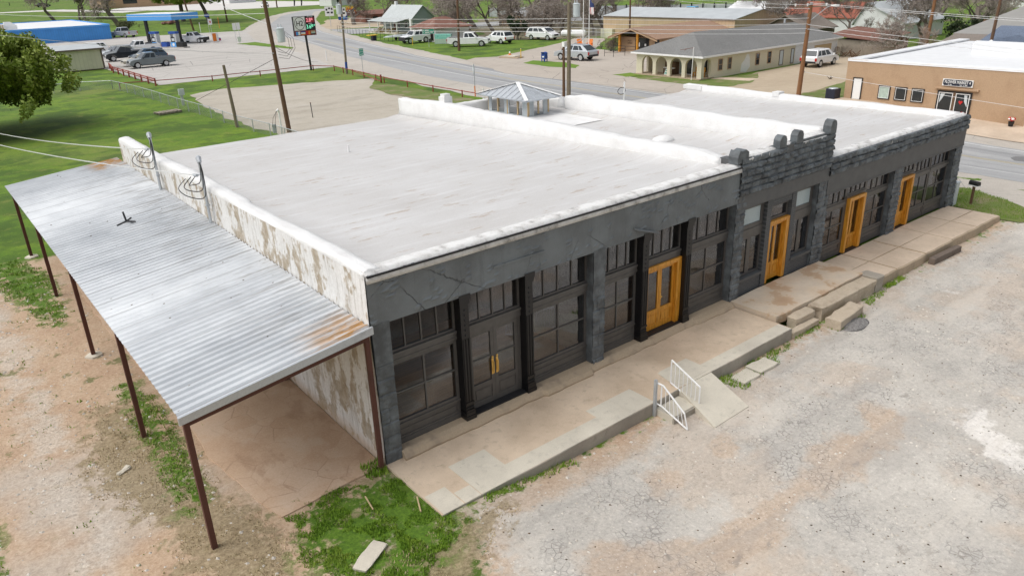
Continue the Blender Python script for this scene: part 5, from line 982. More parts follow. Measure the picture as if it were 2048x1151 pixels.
G2 = 'bare trees massed behind the cottage and cars'
for i, (k_, x, y, s_, tw, lab) in enumerate([('A', 84, 112, 1.3, 'twig', 'bare tree overhanging the right gable of the grey roofed house'), ('B', 90, 118, 1.4, 'twig_dark', 'bare tree in the mass behind the cottage, farthest back on its left'), ('A', 96, 110, 1.45, 'twig', 'bare tree in the mass behind the cottage, at the middle of the row'), ('B', 86, 94, 1.15, 'twig', 'bare tree right beside the dark cedar on its left'), ('A', 97, 88, 1.25, 'twig', 'bare tree rising over the white minivan roof'), ('C', 90, 84, 1.1, 'twig', 'slim bare tree between the minivan and the gas tank'), ('B', 104, 100, 1.45, 'twig', 'broad bare tree between the minivan and the flagpoles'), ('A', 118, 112, 1.5, 'twig_pale', 'pale brown bare tree at the far left of the warehouse'), ('B', 126, 100, 1.4, 'twig_pale', 'brown bare tree above the left end of the warehouse ridge'), ('A', 108, 88, 1.25, 'twig_dark', 'dark bare tree touching the left warehouse corner'), ('B', 132, 72, 1.2, 'twig', 'bare tree beyond the middle of the warehouse roof'), ('A', 122, 48, 1.25, 'twig', 'bare tree behind the white gabled hall'), ('C', 108, 30, 1.2, 'twig', 'slim bare tree between the evergreen and the white gabled hall'), ('B', 134, 30, 1.3, 'twig', 'broad bare tree far off above the ribbed grey roof'), ('A', 96, 31, 1.1, 'twig_dark', 'dark bare tree right of the massive brown trunk')]): bare_tree(k_, x, y, lab, s_, i * 1.7, twig=tw, group=G2 if i < 11 else None)

G3 = 'tangled bare tree line along the top'
for i, (k_, x, y, s_, tw) in enumerate([('A', 80, 106, 1.1, 'twig'), ('B', 92, 104, 1.3, 'twig'), ('A', 100, 96, 1.3, 'twig'), ('B', 110, 106, 1.5, 'twig_pale'), ('C', 98, 120, 1.5, 'twig'), ('A', 106, 126, 1.6, 'twig'), ('B', 116, 120, 1.6, 'twig_pale'), ('A', 124, 118, 1.6, 'twig_pale'), ('C', 112, 94, 1.3, 'twig'), ('B', 96, 132, 1.6, 'twig'), ('A', 88, 126, 1.4, 'twig'), ('B', 82, 92, 1.0, 'twig'), ('C', 86, 100, 1.2, 'twig')]): bare_tree(k_, x, y, 'bare grey tree in the tangled tree line behind the cottage and parked cars', s_, i * 2.3, twig=tw, group=G3)
G4 = 'bare trees between the barns and the ribbed roof'
for i, (k_, x, y, s_, tw) in enumerate([('A', 120, 70, 1.4, 'twig'), ('B', 126, 62, 1.5, 'twig'), ('C', 132, 54, 1.5, 'twig'), ('A', 138, 40, 1.5, 'twig'), ('B', 124, 36, 1.4, 'twig'), ('A', 116, 26, 1.3, 'twig'), ('B', 130, 20, 1.4, 'twig'), ('C', 110, 40, 1.3, 'twig_dark'), ('A', 142, 28, 1.5, 'twig'), ('B', 148, 52, 1.6, 'twig_pale'), ('A', 100, 33, 1.0, 'twig')]): bare_tree(k_, x, y, 'bare grey tree in the crowd of branches beyond the barns and halls', s_, i * 1.3 + .5, twig=tw, group=G4)
# ---------------------------------------------------------------- vehicles
MAT['tyre'] = plain('tyre_rubber', (.018, .018, .019), .8); MAT['rim'] = plain('alloy_rim', (.55, .56, .58), .35, .6, .1); MAT['trim'] = plain('black_trim', (.02, .02, .022), .5); MAT['carglass'] = plain('car_glass', (.022, .03, .036), .06, 0, .1); MAT['taillight'] = plain('tail_light', (.45, .015, .015), .25); MAT['headlight'] = plain('head_light', (.75, .77, .78), .15); MAT['chrome'] = plain('chrome', (.6, .6, .62), .2, .8, .05)
def carpaint(name, c, metal=.0): n = NT(name); n.fin(n.ramp(n.noise(1.5, 3), (.3, vary(c, .93)), (.7, vary(c, 1.05))), .28, metal); n.b.inputs['Coat Weight'].default_value = .6; return n.m
PAINT = {k: carpaint(k + '_car_paint', v, m_) for k, v, m_ in (('white', (.80, .81, .82), 0), ('grey', (.155, .185, .20), .3), ('beige', (.52, .48, .38), .2), ('navy', (.03, .065, .11), .1), ('black', (.016, .02, .026), .0), ('silver', (.50, .53, .56), .35), ('blue', (.05, .35, .65), 0))}
SPEC = dict(  # L, W, wheelbase, wheel r, hood z, belt z, roof z, greenhouse x (rear base, rear top, front top, front base), tail z
    pickup=(5.8, 2.0, 3.6, .40, 1.12, 1.18, 1.90, (-.55, -.45, .75, 1.45), 1.18),
    suv=(4.75, 1.86, 2.8, .37, 1.02, 1.08, 1.74, (-2.25, -1.80, .55, 1.30), 1.08),
    crossover=(4.75, 1.88, 2.74, .37, 1.0, 1.06, 1.67, (-2.25, -1.35, .45, 1.35), 1.06),
    jeep=(4.4, 1.82, 2.65, .40, 1.08, 1.12, 1.74, (-2.12, -1.98, .42, .95), 1.12),
    minivan=(5.1, 1.98, 3.05, .36, 1.00, 1.08, 1.78, (-2.4, -2.05, .75, 1.75), 1.08),
    sedan=(4.8, 1.82, 2.75, .34, .92, .96, 1.46, (-1.75, -1.05, .35, 1.15), .98))
def vehicle(kind, paint, x, y, rz, label, s_=1.0, name=None, group=None, dark_front=False, cat=None):
    L, W, wb, wr, zh, zb, zr, gh, zt = SPEC[kind]; pm = PAINT[paint]; h = L / 2
    o = thing(name or {'pickup': 'pickup_truck', 'suv': 'suv', 'crossover': 'suv', 'jeep': 'suv', 'minivan': 'minivan', 'sedan': 'sedan'}[kind], label, cat or {'pickup': 'pickup truck', 'jeep': 'suv', 'crossover': 'suv'}.get(kind, kind), (x, y, gzf(x, y) + .03), rz, group, s_)
    fx, rx, zb0 = wb / 2 + .02, -wb / 2 + .02, .30 if kind == 'sedan' else .42
    fx += (h - wb / 2 - .95) if h - wb / 2 > .95 else 0
    rx = fx - wb
    def outline(ins):
        P_ = [(-h + ins, .52), (-h + ins * .6, zt - .12 - ins), (-h + .12 + ins, zt - ins)]
        if kind == 'pickup': P_ += [(gh[0] - .05, zb - ins), (gh[3], zh + .06 - ins)]
        elif kind == 'sedan': P_ += [(gh[0], zb + .02 - ins), (gh[3], zh + .04 - ins)]
        else: P_ += [(gh[0], zb - ins), (gh[3], zh + .06 - ins)]
        P_ += [(h - .45, zh - .03 - ins), (h - .1 - ins, zh - .14 - ins), (h - ins * .6, .72), (h - ins, .42)]
        ar = wr + .09
        for cx in (fx, rx):
            P_.append((cx + ar, zb0 - .02))
            for k in range(1, 8): a = math.pi * k / 8; P_.append((cx + ar * math.cos(a), wr * .9 + ar * math.sin(a)))
            P_.append((cx - ar, zb0 - .02))
        return P_
    m = MB(); hw = W / 2
    m.loop([[(px, yy, pz) for px, pz in outline(i_)] for yy, i_ in ((-hw + .02, .05), (-hw, .02) if False else (-hw + .0, .045), (-hw + .12, .0), (hw - .12, .0), (hw, .045))])
    body_bm = m
    if kind == 'pickup':                                   # open bed: dark well between the side walls
        pass
    b_ = m.build('body', pm, o, local=True, recalc=True)
    if kind == 'pickup':
        q = MB(); q.box(-h + .14, gh[0] - .12, -hw + .14, hw - .14, zt - .05, zt + .012); q.build('truck_bed', MAT['trim'], o, local=True)
        q = MB(); q.box(-h + .05, gh[0] - .1, -hw + .03, -hw + .13, zt - .04, zt + .05).box(-h + .05, gh[0] - .1, hw - .13, hw - .03, zt - .04, zt + .05).box(-h + .02, -h + .10, -hw + .131, hw - .131, zt - .2, zt + .05); q.build('bed_rail', pm, o, local=True)
    m = MB(); wbt, wtp = hw - .05, hw - .26; a_, b2, c2, d2 = gh; z0 = zb - .03
    m.loop([[(a_, -wbt, z0), (d2, -wbt, z0), (d2, wbt, z0), (a_, wbt, z0)], [(b2 - .03, -wtp - .02, zr - .06), (c2 + .06, -wtp - .02, zr - .06), (c2 + .06, wtp + .02, zr - .06), (b2 - .03, wtp + .02, zr - .06)], [(b2 + .12, -wtp + .10, zr), (c2 - .08, -wtp + .10, zr), (c2 - .08, wtp - .10, zr), (b2 + .12, wtp - .10, zr)]])
    m.build('cab', pm, o, local=True)
    def sp(s, t, sg): return Vector(((a_ + (b2 - .03 - a_) * t) * (1 - s) + (d2 + (c2 + .06 - d2) * t) * s, sg * (wbt + (wtp + .02 - wbt) * t + .006), z0 + (zr - .06 - z0) * t))
    cuts = {'pickup': ((.07, .40), (.46, .86)), 'suv': ((.06, .26), (.30, .56), (.60, .87)), 'crossover': ((.16, .30), (.33, .58), (.62, .88)), 'jeep': ((.05, .30), (.34, .60), (.64, .90)), 'minivan': ((.05, .30), (.33, .58), (.61, .86)), 'sedan': ((.14, .46), (.50, .82))}[kind]
    for sg in (-1, 1):
        for s0, s1 in cuts:
            m = MB(); q = [sp(s0, .16, sg), sp(s1, .16, sg), sp(s1 - (.05 if s1 > .8 else 0), .90, sg), sp(s0 + (.03 if s0 < .1 else 0), .90, sg)]; k = m.vs(q if sg < 0 else q[::-1]); m.face(k, k + 1, k + 2, k + 3); m.build('side_window', MAT['carglass'], o, local=True)
    for nm, xb, xt, sg in (('windshield', d2, c2 + .06, 1), ('rear_window', a_, b2 - .03, -1)):
        m = MB(); t0, t1 = .14, .94; pts = []
        for t, yy in ((t0, -1), (t0, 1), (t1, 1), (t1, -1)): pts.append((xb + (xt - xb) * t + sg * .008, yy * ((wbt + (wtp + .02 - wbt) * t) - .07), z0 + (zr - .06 - z0) * t + .004))
        k = m.vs(pts if sg > 0 else pts[::-1]); m.face(k, k + 1, k + 2, k + 3); m.build(nm, MAT['carglass'], o, local=True)
    for cx in (fx, rx):
        for sg in (-1, 1):
            m = MB(); yo = sg * (hw - .02); yi = sg * (hw - .24)
            m.loop([[(cx + r_ * math.cos(k * math.pi / 8), yy, wr + r_ * math.sin(k * math.pi / 8)) for k in range(16)] for r_, yy in ((wr * .6, yi), (wr * .96, yi), (wr, yi + (yo - yi) * .2), (wr, yi + (yo - yi) * .8), (wr * .95, yo), (wr * .64, yo))]); wh = m.build('wheel', MAT['tyre'], o, local=True, recalc=True)
            m = MB(); m.loop([[(cx + r_ * math.cos(k * math.pi / 8), yy, wr + r_ * math.sin(k * math.pi / 8)) for k in range(16)] for r_, yy in ((wr * .66, yo - sg * .004), (wr * .64, yo + sg * .012), (wr * .5, yo + sg * .004), (wr * .2, yo + sg * .012), (.02, yo + sg * .014))]); r2 = m.build('rim', MAT['rim'], wh, local=True, recalc=True)
    for sg in (-1, 1):
        m = MB(); m.box(-h - .012, -h + .08, sg * (hw - .09) - .09, sg * (hw - .09) + .09, zt - .42, zt - .10); m.build('taillight', MAT['taillight'], o, local=True)
        m = MB(); m.box(h - .2, h + .0, sg * (hw - .22) - .17, sg * (hw - .22) + .17, zh - .34, zh - .17); m.build('headlight', MAT['headlight'], o, local=True)
        m = MB(); m.box(d2 - .35, d2 - .22, sg * (hw + .08) - .09, sg * (hw + .08) + .09, zb + .0, zb + .18); m.build('mirror', MAT['trim'] if paint != 'white' else pm, o, local=True)
    m = MB(); m.box(h - .1, h + .03, -.5, .5, zh - .40, zh - .18); m.build('grille', MAT['trim'], o, local=True)
    m = MB(); m.box(h - .12, h + .06, -hw + .06, hw - .06, .40, .58); m.build('front_bumper', MAT['trim'] if dark_front else MAT['chrome'] if kind == 'pickup' else pm, o, local=True)
    m = MB(); m.box(-h - .07, -h + .1, -hw + .08, hw - .08, .44, .64); m.build('rear_bumper', MAT['chrome'] if kind == 'pickup' else MAT['trim'], o, local=True)
    if dark_front:
        m = MB(); m.box(h - .75, h + .02, -hw - .005, hw + .005, .58, zh - .16); m.build('front_guard', MAT['trim'], o, local=True)
    return o
PI = math.pi; G1 = 'vehicles parked beside the cream shed'
vehicle('pickup', 'grey', 22.3, 101.8, PI, 'dark grey open bed pickup at the front of the parked row', 1.03, group=G1)
vehicle('sedan', 'beige', 22.0, 105.6, PI, 'beige sedan squeezed between the dark grey pickup and a dark wagon', 1.05, group=G1)
vehicle('suv', 'navy', 24.2, 110.4, PI, 'dark navy wagon parked behind the beige sedan', 1.06, group=G1)
vehicle('pickup', 'black', 22.6, 116.2, PI, 'black pickup with a covered bed right beside the cream shed corner', 1.08, group=G1)
vehicle('suv', 'silver', 22.8, 122.2, PI, 'pale silver car half hidden behind the black pickup', 1.05, group=G1)
vehicle('pickup', 'white', 27.8, 128.5, PI, 'white pickup with only bed and tail light showing in the parked row', 1.05, group=G1)
vehicle('suv', 'white', 21.5, 134, PI, 'white car at the far end of the parked row, next to the blue building', 1.05, group=G1)
vehicle('pickup', 'silver', 36.4, 175.6, R(113), 'silver pickup with its rear sticking out past the corner of the blue building', 1.1)
vehicle('pickup', 'white', 40.6, 142.2, R(-52), 'white crew cab pickup with dark front bumper by a fuel pump', 1.03, dark_front=True)
vehicle('pickup', 'white', 65.2, 86.4, R(-46), 'white single cab pickup on the grass behind the roadside pole', 1.12)
vehicle('suv', 'white', 71.2, 86.2, R(92), 'white suv seen from behind next to the white single cab pickup', 1.08)
vehicle('minivan', 'white', 79.3, 85.0, R(-78), 'white minivan facing the road before the bare trees', 1.1)
vehicle('jeep', 'white', 64.0, 100.0, PI, 'boxy white off road wagon with black front parked by the white house', 1.15, dark_front=True)
vehicle('crossover', 'silver', 61.4, 58.2, R(99), 'silver crossover parked behind the roadside pole near the mailbox', 1.14, name='crossover_suv')
vehicle('suv', 'white', 72.4, 31.6, R(2), 'white suv with dark rear window parked before the boarded garage door', 1.03)
vehicle('suv', 'white', 127.8, 321.5, R(80), 'small white van far away on the pale lot above the road', 1.25, name='parked_van', cat='van')
vehicle('sedan', 'black', 79.1, 548, R(10), 'tiny dark car far away on the grass beyond the pale road', 1.7)
vehicle('pickup', 'blue', 132, 96, R(190), 'bright blue truck beyond the warehouse roof', 1.3)
vehicle('pickup', 'white', 139, 88, R(200), 'white truck beyond the warehouse roof right of the blue one', 1.3)
# ---------------------------------------------------------------- building helpers
def gable(mb, x0, x1, y0, y1, ze, zr, axis, ov=.4, th=.12, ridge=None):
    # two-slope roof slab; axis = ridge direction
    if axis == 'x':
        r_ = ridge if ridge is not None else (y0 + y1) / 2; sl = (zr - ze) / (r_ - y0); prof = [(y0 - ov, ze - ov * sl), (r_, zr), (y1 + ov, ze - ov * (zr - ze) / (y1 - r_))]
        mb.prism([(a, b) for a, b in prof] + [(a, b + th) for a, b in prof[::-1]], 'x', x0 - ov, x1 + ov)
    else:
        r_ = ridge if ridge is not None else (x0 + x1) / 2; sl = (zr - ze) / (r_ - x0); prof = [(x0 - ov, ze - ov * sl), (r_, zr), (x1 + ov, ze - ov * (zr - ze) / (x1 - r_))]
        mb.prism([(a, b) for a, b in prof] + [(a, b + th) for a, b in prof[::-1]], 'y', y0 - ov, y1 + ov)
    return mb
def gwalls(mb, x0, x1, y0, y1, ze, zr, axis, zb=-.3, ridge=None):
    if axis == 'x': r_ = ridge if ridge is not None else (y0 + y1) / 2; mb.prism([(y0, zb), (y1, zb), (y1, ze), (r_, zr), (y0, ze)], 'x', x0, x1)
    else: r_ = ridge if ridge is not None else (x0 + x1) / 2; mb.prism([(x0, zb), (x1, zb), (x1, ze), (r_, zr), (x0, ze)], 'y', y0, y1)
    return mb
def wpart(par, name, face, a0, a1, z0, z1, at, mat='darkglass', fr='white_paint', fw=.06, d=.05, sub='pane', ny=1):
    # framed opening on an outside face: face '-x' (a = y) or '-y' (a = x)
    m = MB(); B = (lambda u0, u1, d0, d1, w0, w1: m.box(at - d1, at - d0, u0, u1, w0, w1)) if face == '-x' else (lambda u0, u1, d0, d1, w0, w1: m.box(u0, u1, at - d1, at - d0, w0, w1))
    B(a0, a0 + fw, 0, d, z0, z1); B(a1 - fw, a1, 0, d, z0, z1); B(a0 + fw, a1 - fw, 0, d, z0, z0 + fw); B(a0 + fw, a1 - fw, 0, d, z1 - fw, z1)
    for j in range(1, ny): c = z0 + (z1 - z0) * j / ny; B(a0 + fw, a1 - fw, .002, d - .01, c - .02, c + .02)
    o = m.build(name, MAT[fr], par); m = MB(); B(a0 + fw - .01, a1 - fw + .01, .003, .02, z0 + fw - .01, z1 - fw + .01); m.build(sub, MAT[mat], o); return o
# blue service station store
b = thing('station_store', 'long low blue metal building with white flat roof behind the big oak', 'store', (20, 176, 0))
m = MB(); m.box(-30, 33.4, 173.4, 214, -.3, 2.72); m.build('wall', MAT['blue_metal'], b); m = MB(); m.box(-29.8, 33.2, 173.6, 213.8, 2.71, 2.80); m.build('roof', MAT['whiteroof'], b)
m = MB(); m.box(-30.1, 33.5, 173.3, 173.42, 2.66, 2.98).box(33.38, 33.5, 173.42, 214.1, 2.66, 2.98).box(-30.1, 33.38, 213.98, 214.1, 2.66, 2.98); m.build('parapet', MAT['blue_trim'], b); m = MB(); m.box(33.4, 33.44, 173.6, 175.6, -.2, 2.6); m.build('corner_panel', MAT['white_paint'], b)
a = thing('rooftop_ac_unit', 'white box shaped air conditioning unit on the blue building roof', 'ac unit', (14.5, 180, 2.8)); m = MB(); m.box(12.6, 15.0, 179, 181, 2.75, 3.9); m.build('housing', MAT['whiteroof'], a); m = MB()
for i in range(5): m.box(12.9 + i * .4, 13.15 + i * .4, 178.95, 179.0, 2.95, 3.8)
m.build('grille', MAT['boarding'], a); m = MB(); m.box(15.02, 17.2, 179.4, 180.8, 2.75, 3.6).hexa([(15.02, 179.4, 3.6), (17.2, 179.4, 3.6), (17.2, 180.8, 3.6), (15.02, 180.8, 3.6)], [(15.02, 179.7, 4.3), (16.2, 179.7, 4.3), (16.2, 180.5, 4.3), (15.02, 180.5, 4.3)]); m.build('duct_hood', MAT['whiteroof'], a)
# canopy over pumps
cdir = Vector((.49, -.87, 0)); cn = Vector((-.87, -.49, 0)); C0 = Vector((36.4, 145.1, 0))
cp = thing('fuel_canopy', 'bright blue flat canopy on two black columns over the fuel pumps', 'canopy', (36.4, 145.1, 0))
def ob(mb, c, du, dv, z0, z1, u=cdir, v=cn): q = [c - u * du - v * dv, c + u * du - v * dv, c + u * du + v * dv, c - u * du + v * dv]; q = q if u.cross(v).z > 0 else q[::-1]; return mb.hexa([(p.x, p.y, z0) for p in q], [(p.x, p.y, z1) for p in q])
m = MB(); ob(m, C0 + cn * -.6, 5.4, 3.4, 4.30, 5.40); m.build('fascia', MAT['blue_trim'], cp); m = MB(); ob(m, C0 + cn * -.6, 5.25, 3.25, 5.40, 5.43); m.build('roof', MAT['whiteroof'], cp)
for s_ in (-3.9, 3.9): m = MB(); ob(m, C0 + cdir * s_, .24, .24, -.05, 4.3); m.build('column', MAT['black_paint'], cp)
isl = thing('pump_island', 'low concrete island with black end planters under the blue canopy', 'pump island', (34.0, 133.9, 0)); I0 = Vector((33.7, 134.2, 0)); m = MB(); ob(m, I0, 4.4, .7, -.05, .16); m.build('kerb', MAT['forecourt'], isl)
for s_ in (-3.75, 3.4): m = MB(); ob(m, I0 + cdir * s_ + cn * .1, .75, .5, .16, .95); m.build('planter', MAT['black_paint'], isl)
for i, (s_, lab) in enumerate(((-2.6, 'blue fuel pump at the left column of the canopy'), (1.9, 'blue fuel pump at the right column, next to the white pickup'))):
    c = I0 + cdir * s_; p = thing('fuel_pump', lab, 'fuel pump', (c.x, c.y, .16), group='fuel pumps under the canopy')
    m = MB(); ob(m, c, .62, .42, .16, .95); m.build('base', MAT['blue_trim'], p); m = MB(); ob(m, c, .52, .34, .95, 1.75); m.build('body', MAT['black_paint'], p); m = MB(); ob(m, c, .8, .42, 2.35, 2.72); m.build('top_sign', MAT['blue_dark'], p)
    m = MB(); ob(m, c + cdir * .62, .2, .40, .16, 2.35); m.build('side_panel', MAT['galv'], p); m = MB(); ob(m, c - cdir * .55, .08, .3, .96, 2.35); m.build('post', MAT['galv'], p); m = MB()
    q = c + cn * .43; m.loop([[tuple(q + cdir * r_ * math.cos(k * PI / 8) + Vector((0, 0, .55 + r_ * math.sin(k * PI / 8))) + cn * o_) for k in range(16)] for r_, o_ in ((.26, 0), (.26, .02))]); m.build('badge', MAT['white_gloss'], p)
    m = MB(); ob(m, c + cn * .35, .3, .02, 1.15, 1.6); m.build('display', MAT['porcelain'], p)
bn = thing('litter_bin', 'dark green squat bin between the two fuel pumps', 'bin', tuple(I0)); m = MB(); ob(m, I0 + cdir * -.35, .62, .4, .16, .95); m.build('body', MAT['greenglass' if False else 'blue_dark'], bn); m = MB(); ob(m, I0 + cdir * -.35, .5, .3, .95, 1.0); m.build('lid', MAT['black_paint'], bn)
# cream storage shed
sh = thing('storage_shed', 'cream metal storage shed with dark trim and mono pitch roof beside the parked cars', 'shed', (12, 107, 0))
m = MB(); m.hexa([(11.6, 104.9, .1), (17.0, 104.9, .1), (17.0, 108.6, .1), (11.6, 108.6, .1)], [(11.6, 104.9, 2.65), (17.0, 104.9, 2.65), (17.0, 108.6, 3.05), (11.6, 108.6, 3.05)]); m.build('wall', MAT['cream_metal'], sh)
m = MB(); m.hexa([(11.3, 104.6, 2.66), (17.3, 104.6, 2.66), (17.3, 108.9, 3.10), (11.3, 108.9, 3.10)], [(11.3, 104.6, 2.74), (17.3, 104.6, 2.74), (17.3, 108.9, 3.18), (11.3, 108.9, 3.18)]); m.build('roof', MAT['rooftin'], sh)
m = MB(); m.box(11.25, 17.35, 104.54, 104.6, 2.58, 2.78).box(11.55, 11.8, 104.85, 104.9, .1, 2.6).box(16.85, 17.06, 104.85, 104.9, .1, 2.6); m.hexa([(11.24, 104.54, 2.6), (11.30, 104.54, 2.6), (11.30, 108.9, 3.04), (11.24, 108.9, 3.04)], [(11.24, 104.54, 2.78), (11.30, 104.54, 2.78), (11.30, 108.9, 3.22), (11.24, 108.9, 3.22)]); m.build('trim', MAT['timber'], sh); m = MB(); m.box(11.7, 16.9, 105.0, 108.5, -.1, .1); m.build('skid', MAT['timber'], sh)
# grey roofed house with porch
hs = thing('porch_house', 'blue grey clapboard house with pale shingle roof and front porch', 'house', (77, 120, 0))
m = MB(); gwalls(m, 75.4, 80.6, 119, 130, 2.75, 4.95, 'y', ridge=78); m.build('wall', MAT['bluegrey_wall'], hs); m = MB(); gable(m, 75.4, 80.6, 119, 130, 2.75, 4.98, 'y', .35, .12, 78); m.build('roof', MAT['shingle_pale'], hs)
m = MB(); m.hexa([(72.2, 119.6, 2.20), (75.2, 119.6, 2.72), (75.2, 131, 2.72), (72.2, 131, 2.20)], [(72.2, 119.6, 2.28), (75.2, 119.6, 2.80), (75.2, 131, 2.80), (72.2, 131, 2.28)]); m.build('porch_roof', MAT['shingle_pale'], hs)
for y in (119.9, 122, 124.2, 127, 130.6): m = MB(); m.box(72.4, 72.54, y - .07, y + .07, 0, 2.24); m.build('porch_post', MAT['white_paint'], hs)
m = MB(); m.box(72.3, 75.4, 119.4, 131, -.2, .25); m.build('porch_floor', MAT['walk_new'], hs)
for y0 in (120.6, 123.4, 126.5): wpart(hs, 'window', '-x', y0, y0 + 1.0, .9, 2.1, 75.4, ny=2)
wpart(hs, 'door', '-x', 125, 125.9, .25, 2.2, 75.4, 'rusty_roof', sub='door_panel'); m = MB(); m.box(77.8, 78.3, 128.5, 129, 4.8, 5.7); m.build('chimney', MAT['white_wall'], hs); m = MB(); m.box(75.0, 75.35, 118.7, 119.3, 0, 2.7); m.build('corner_post', MAT['white_paint'], hs)
# white house with rusty roof
wh = thing('white_cottage', 'small white cottage with a rusty hipped tin roof beside the white wagon', 'house', (69, 101, 0))
m = MB(); m.box(66.7, 73.6, 97.8, 104.8, -.3, 2.22); m.build('wall', MAT['white_wall'], wh)
m = MB(); k = m.vs([(66.1, 97.2, 2.15), (74.2, 97.2, 2.15), (74.2, 105.4, 2.15), (66.1, 105.4, 2.15), (69.2, 101.3, 3.75), (71.4, 101.3, 3.75), (66.1, 97.2, 2.07), (74.2, 97.2, 2.07), (74.2, 105.4, 2.07), (66.1, 105.4, 2.07)])
for f_ in ((0, 1, 5, 4), (1, 2, 5), (2, 3, 4, 5), (3, 0, 4), (6, 7, 1, 0), (7, 8, 2, 1), (8, 9, 3, 2), (9, 6, 0, 3), (9, 8, 7, 6)): m.face(*[k + i for i in f_])
m.build('roof', MAT['rusty_roof'], wh); wpart(wh, 'door', '-x', 103.0, 103.9, 0, 1.9, 66.7, 'bark_brown', sub='door_panel'); wpart(wh, 'window', '-x', 101.2, 101.9, .9, 1.75, 66.7); wpart(wh, 'window', '-x', 98.4, 99.1, .15, 1.7, 66.7, fr='timber')
# tan metal warehouse
wa = thing('metal_warehouse', 'long tan metal warehouse with pale low pitched roof behind the brown roofed building', 'warehouse', (94, 66, 0))
m = MB(); gwalls(m, 87.5, 100, 53.5, 79.1, 3.3, 4.32, 'y', ridge=94); m.build('wall', MAT['tan_metal'], wa); m = MB(); gable(m, 87.5, 100, 53.5, 79.1, 3.3, 4.32, 'y', .12, .07, 94); m.build('roof', MAT['rooftin'], wa)
m = MB(); m.box(87.36, 87.46, 53.4, 79.2, 3.18, 3.32); m.build('gutter', MAT['timber'], wa); m = MB(); m.box(86.9, 87.46, 76.5, 79.1, -.1, 1.35); m.build('lean_to', MAT['cream_metal'], wa)
# brown roofed post office
po = thing('post_office', 'tan building with brown shingle gable roof, orange posts and dark glass entrance', 'post office', (80, 58, 0)); R0 = 58.0
m = MB(); m.box(72.6, 92, 54.0, 61.6, -.3, 1.85); m.prism([(54.0, 1.85), (61.6, 1.85), (58.0, 2.85)], 'x', 74.2, 92); m.build('wall', MAT['tan_wall'], po)
m = MB(); gable(m, 71.7, 92, 54.0, 61.6, 1.95, 3.05, 'x', .55, .12, 58); m.build('roof', MAT['shingle_brown'], po); m = MB(); m.prism([(53.4, 1.72), (58, 3.0), (62.2, 1.72), (62.2, 1.58), (58, 2.86), (53.4, 1.58)], 'x', 71.06, 71.14); m.build('bargeboard', MAT['tan_wall'], po)
for y in (60.4, 57.2): m = MB(); m.box(71.5, 71.75, y - .13, y + .13, -.1, 2.2 if y > 59 else 2.6); m.build('post', MAT['pine'], po)
wpart(po, 'entrance', '-x', 56.0, 58.4, 0, 1.8, 72.6, fr='black_paint', sub='door_glass'); wpart(po, 'window', '-x', 54.3, 55.0, .4, 1.7, 72.6, fr='black_paint')
m = MB(); m.box(72.54, 72.59, 56.5, 56.75, .8, 1.1).box(72.54, 72.59, 57.6, 57.9, .7, 1.2); m.build('notice', MAT['white_gloss'], po); m = MB(); m.box(88, 88.4, 57.8, 58.2, 3.0, 3.5); m.build('roof_vent', MAT['galv'], po)
MW = lambda x, y, z: Matrix.Translation((x, y, z)) @ Matrix(((0, 0, -1, 0), (-1, 0, 0, 0), (0, 1, 0, 0), (0, 0, 0, 1)))     # text facing -x, reading towards -y
MY = lambda x, y, z: Matrix.Translation((x, y, z)) @ Matrix(((1, 0, 0, 0), (0, 0, -1, 0), (0, 1, 0, 0), (0, 0, 0, 1)))      # text facing -y, reading towards +x
def rel(par, M_): return Matrix.Translation(-org(par)) @ M_
text('POST', MAT['bark_brown'], po, rel(po, MW(72.57, 59.45, 1.35)), .28); text('OFFICE', MAT['bark_brown'], po, rel(po, MW(72.57, 59.4, 1.05)), .26)
# cream arcade building
ar = thing('arcade_building', 'long cream building with four front arches and a grey hipped shingle roof', 'building', (68, 38.6, 0)); ay0, ay1, ax0, ax1 = 34.5, 43.0, 55.8, 81.0
m = MB()
arches = [(42.21, 40.74), (40.32, 38.83), (38.42, 36.92), (36.50, 35.04)]
prof = [(ay0, .16), (ay0, 2.1), (ay1, 2.1), (ay1, .16)]
def archpoly(a0, a1, z0, zt, e0, e1, ztop):                # wall panel e0..e1 with an arched hole a0..a1 -> two halves
    c = (a0 + a1) / 2; r_ = abs(a1 - a0) / 2; sp_ = zt - r_; arc = [(c - r_ * math.cos(t), sp_ + r_ * math.sin(t)) for t in np.linspace(0, PI / 2, 9)]
    left = [(e0, z0), (a0, z0)] + arc + [(c, ztop), (e0, ztop)]; arc2 = [(c + r_ * math.sin(t), sp_ + r_ * math.cos(t)) for t in np.linspace(0, PI / 2, 9)]
    right = [(c, ztop)] + arc2 + [(a1, z0), (e1, z0), (e1, ztop)]; return left, right
edges = [34.5, 36.71, 38.63, 40.53, 43.0]
for (a1_, a0_), e0, e1 in zip(arches[::-1], edges[:-1], edges[1:]):
    for P_ in archpoly(a0_, a1_, .05, 1.88, e0, e1, 2.1): m.prism(P_, 'x', ax0, ax0 + .28)
for P_ in archpoly(56.25, 57.35, .05, 1.86, ax0 + .28, 57.9, 2.1): m.prism(P_, 'y', ay0, ay0 + .28)
for P_ in archpoly(56.4, 57.4, .05, 1.86, ax0 + .28, 57.9, 2.1): m.prism(P_, 'y', ay1 - .28, ay1)
m.box(57.9, 72.2, ay0, ay1, -.3, 2.1); m.build('wall', MAT['cream_wall'], ar)
m = MB(); m.box(72.2, ax1, ay0 - .02, ay1, -.3, 2.1); m.build('rear_wall', MAT['white_wall'], ar)
m = MB(); m.box(ax0 - .25, 57.9, ay0 - .02, ay1 + .02, -.3, .04); m.build('porch_floor', MAT['sill_stone'], ar)
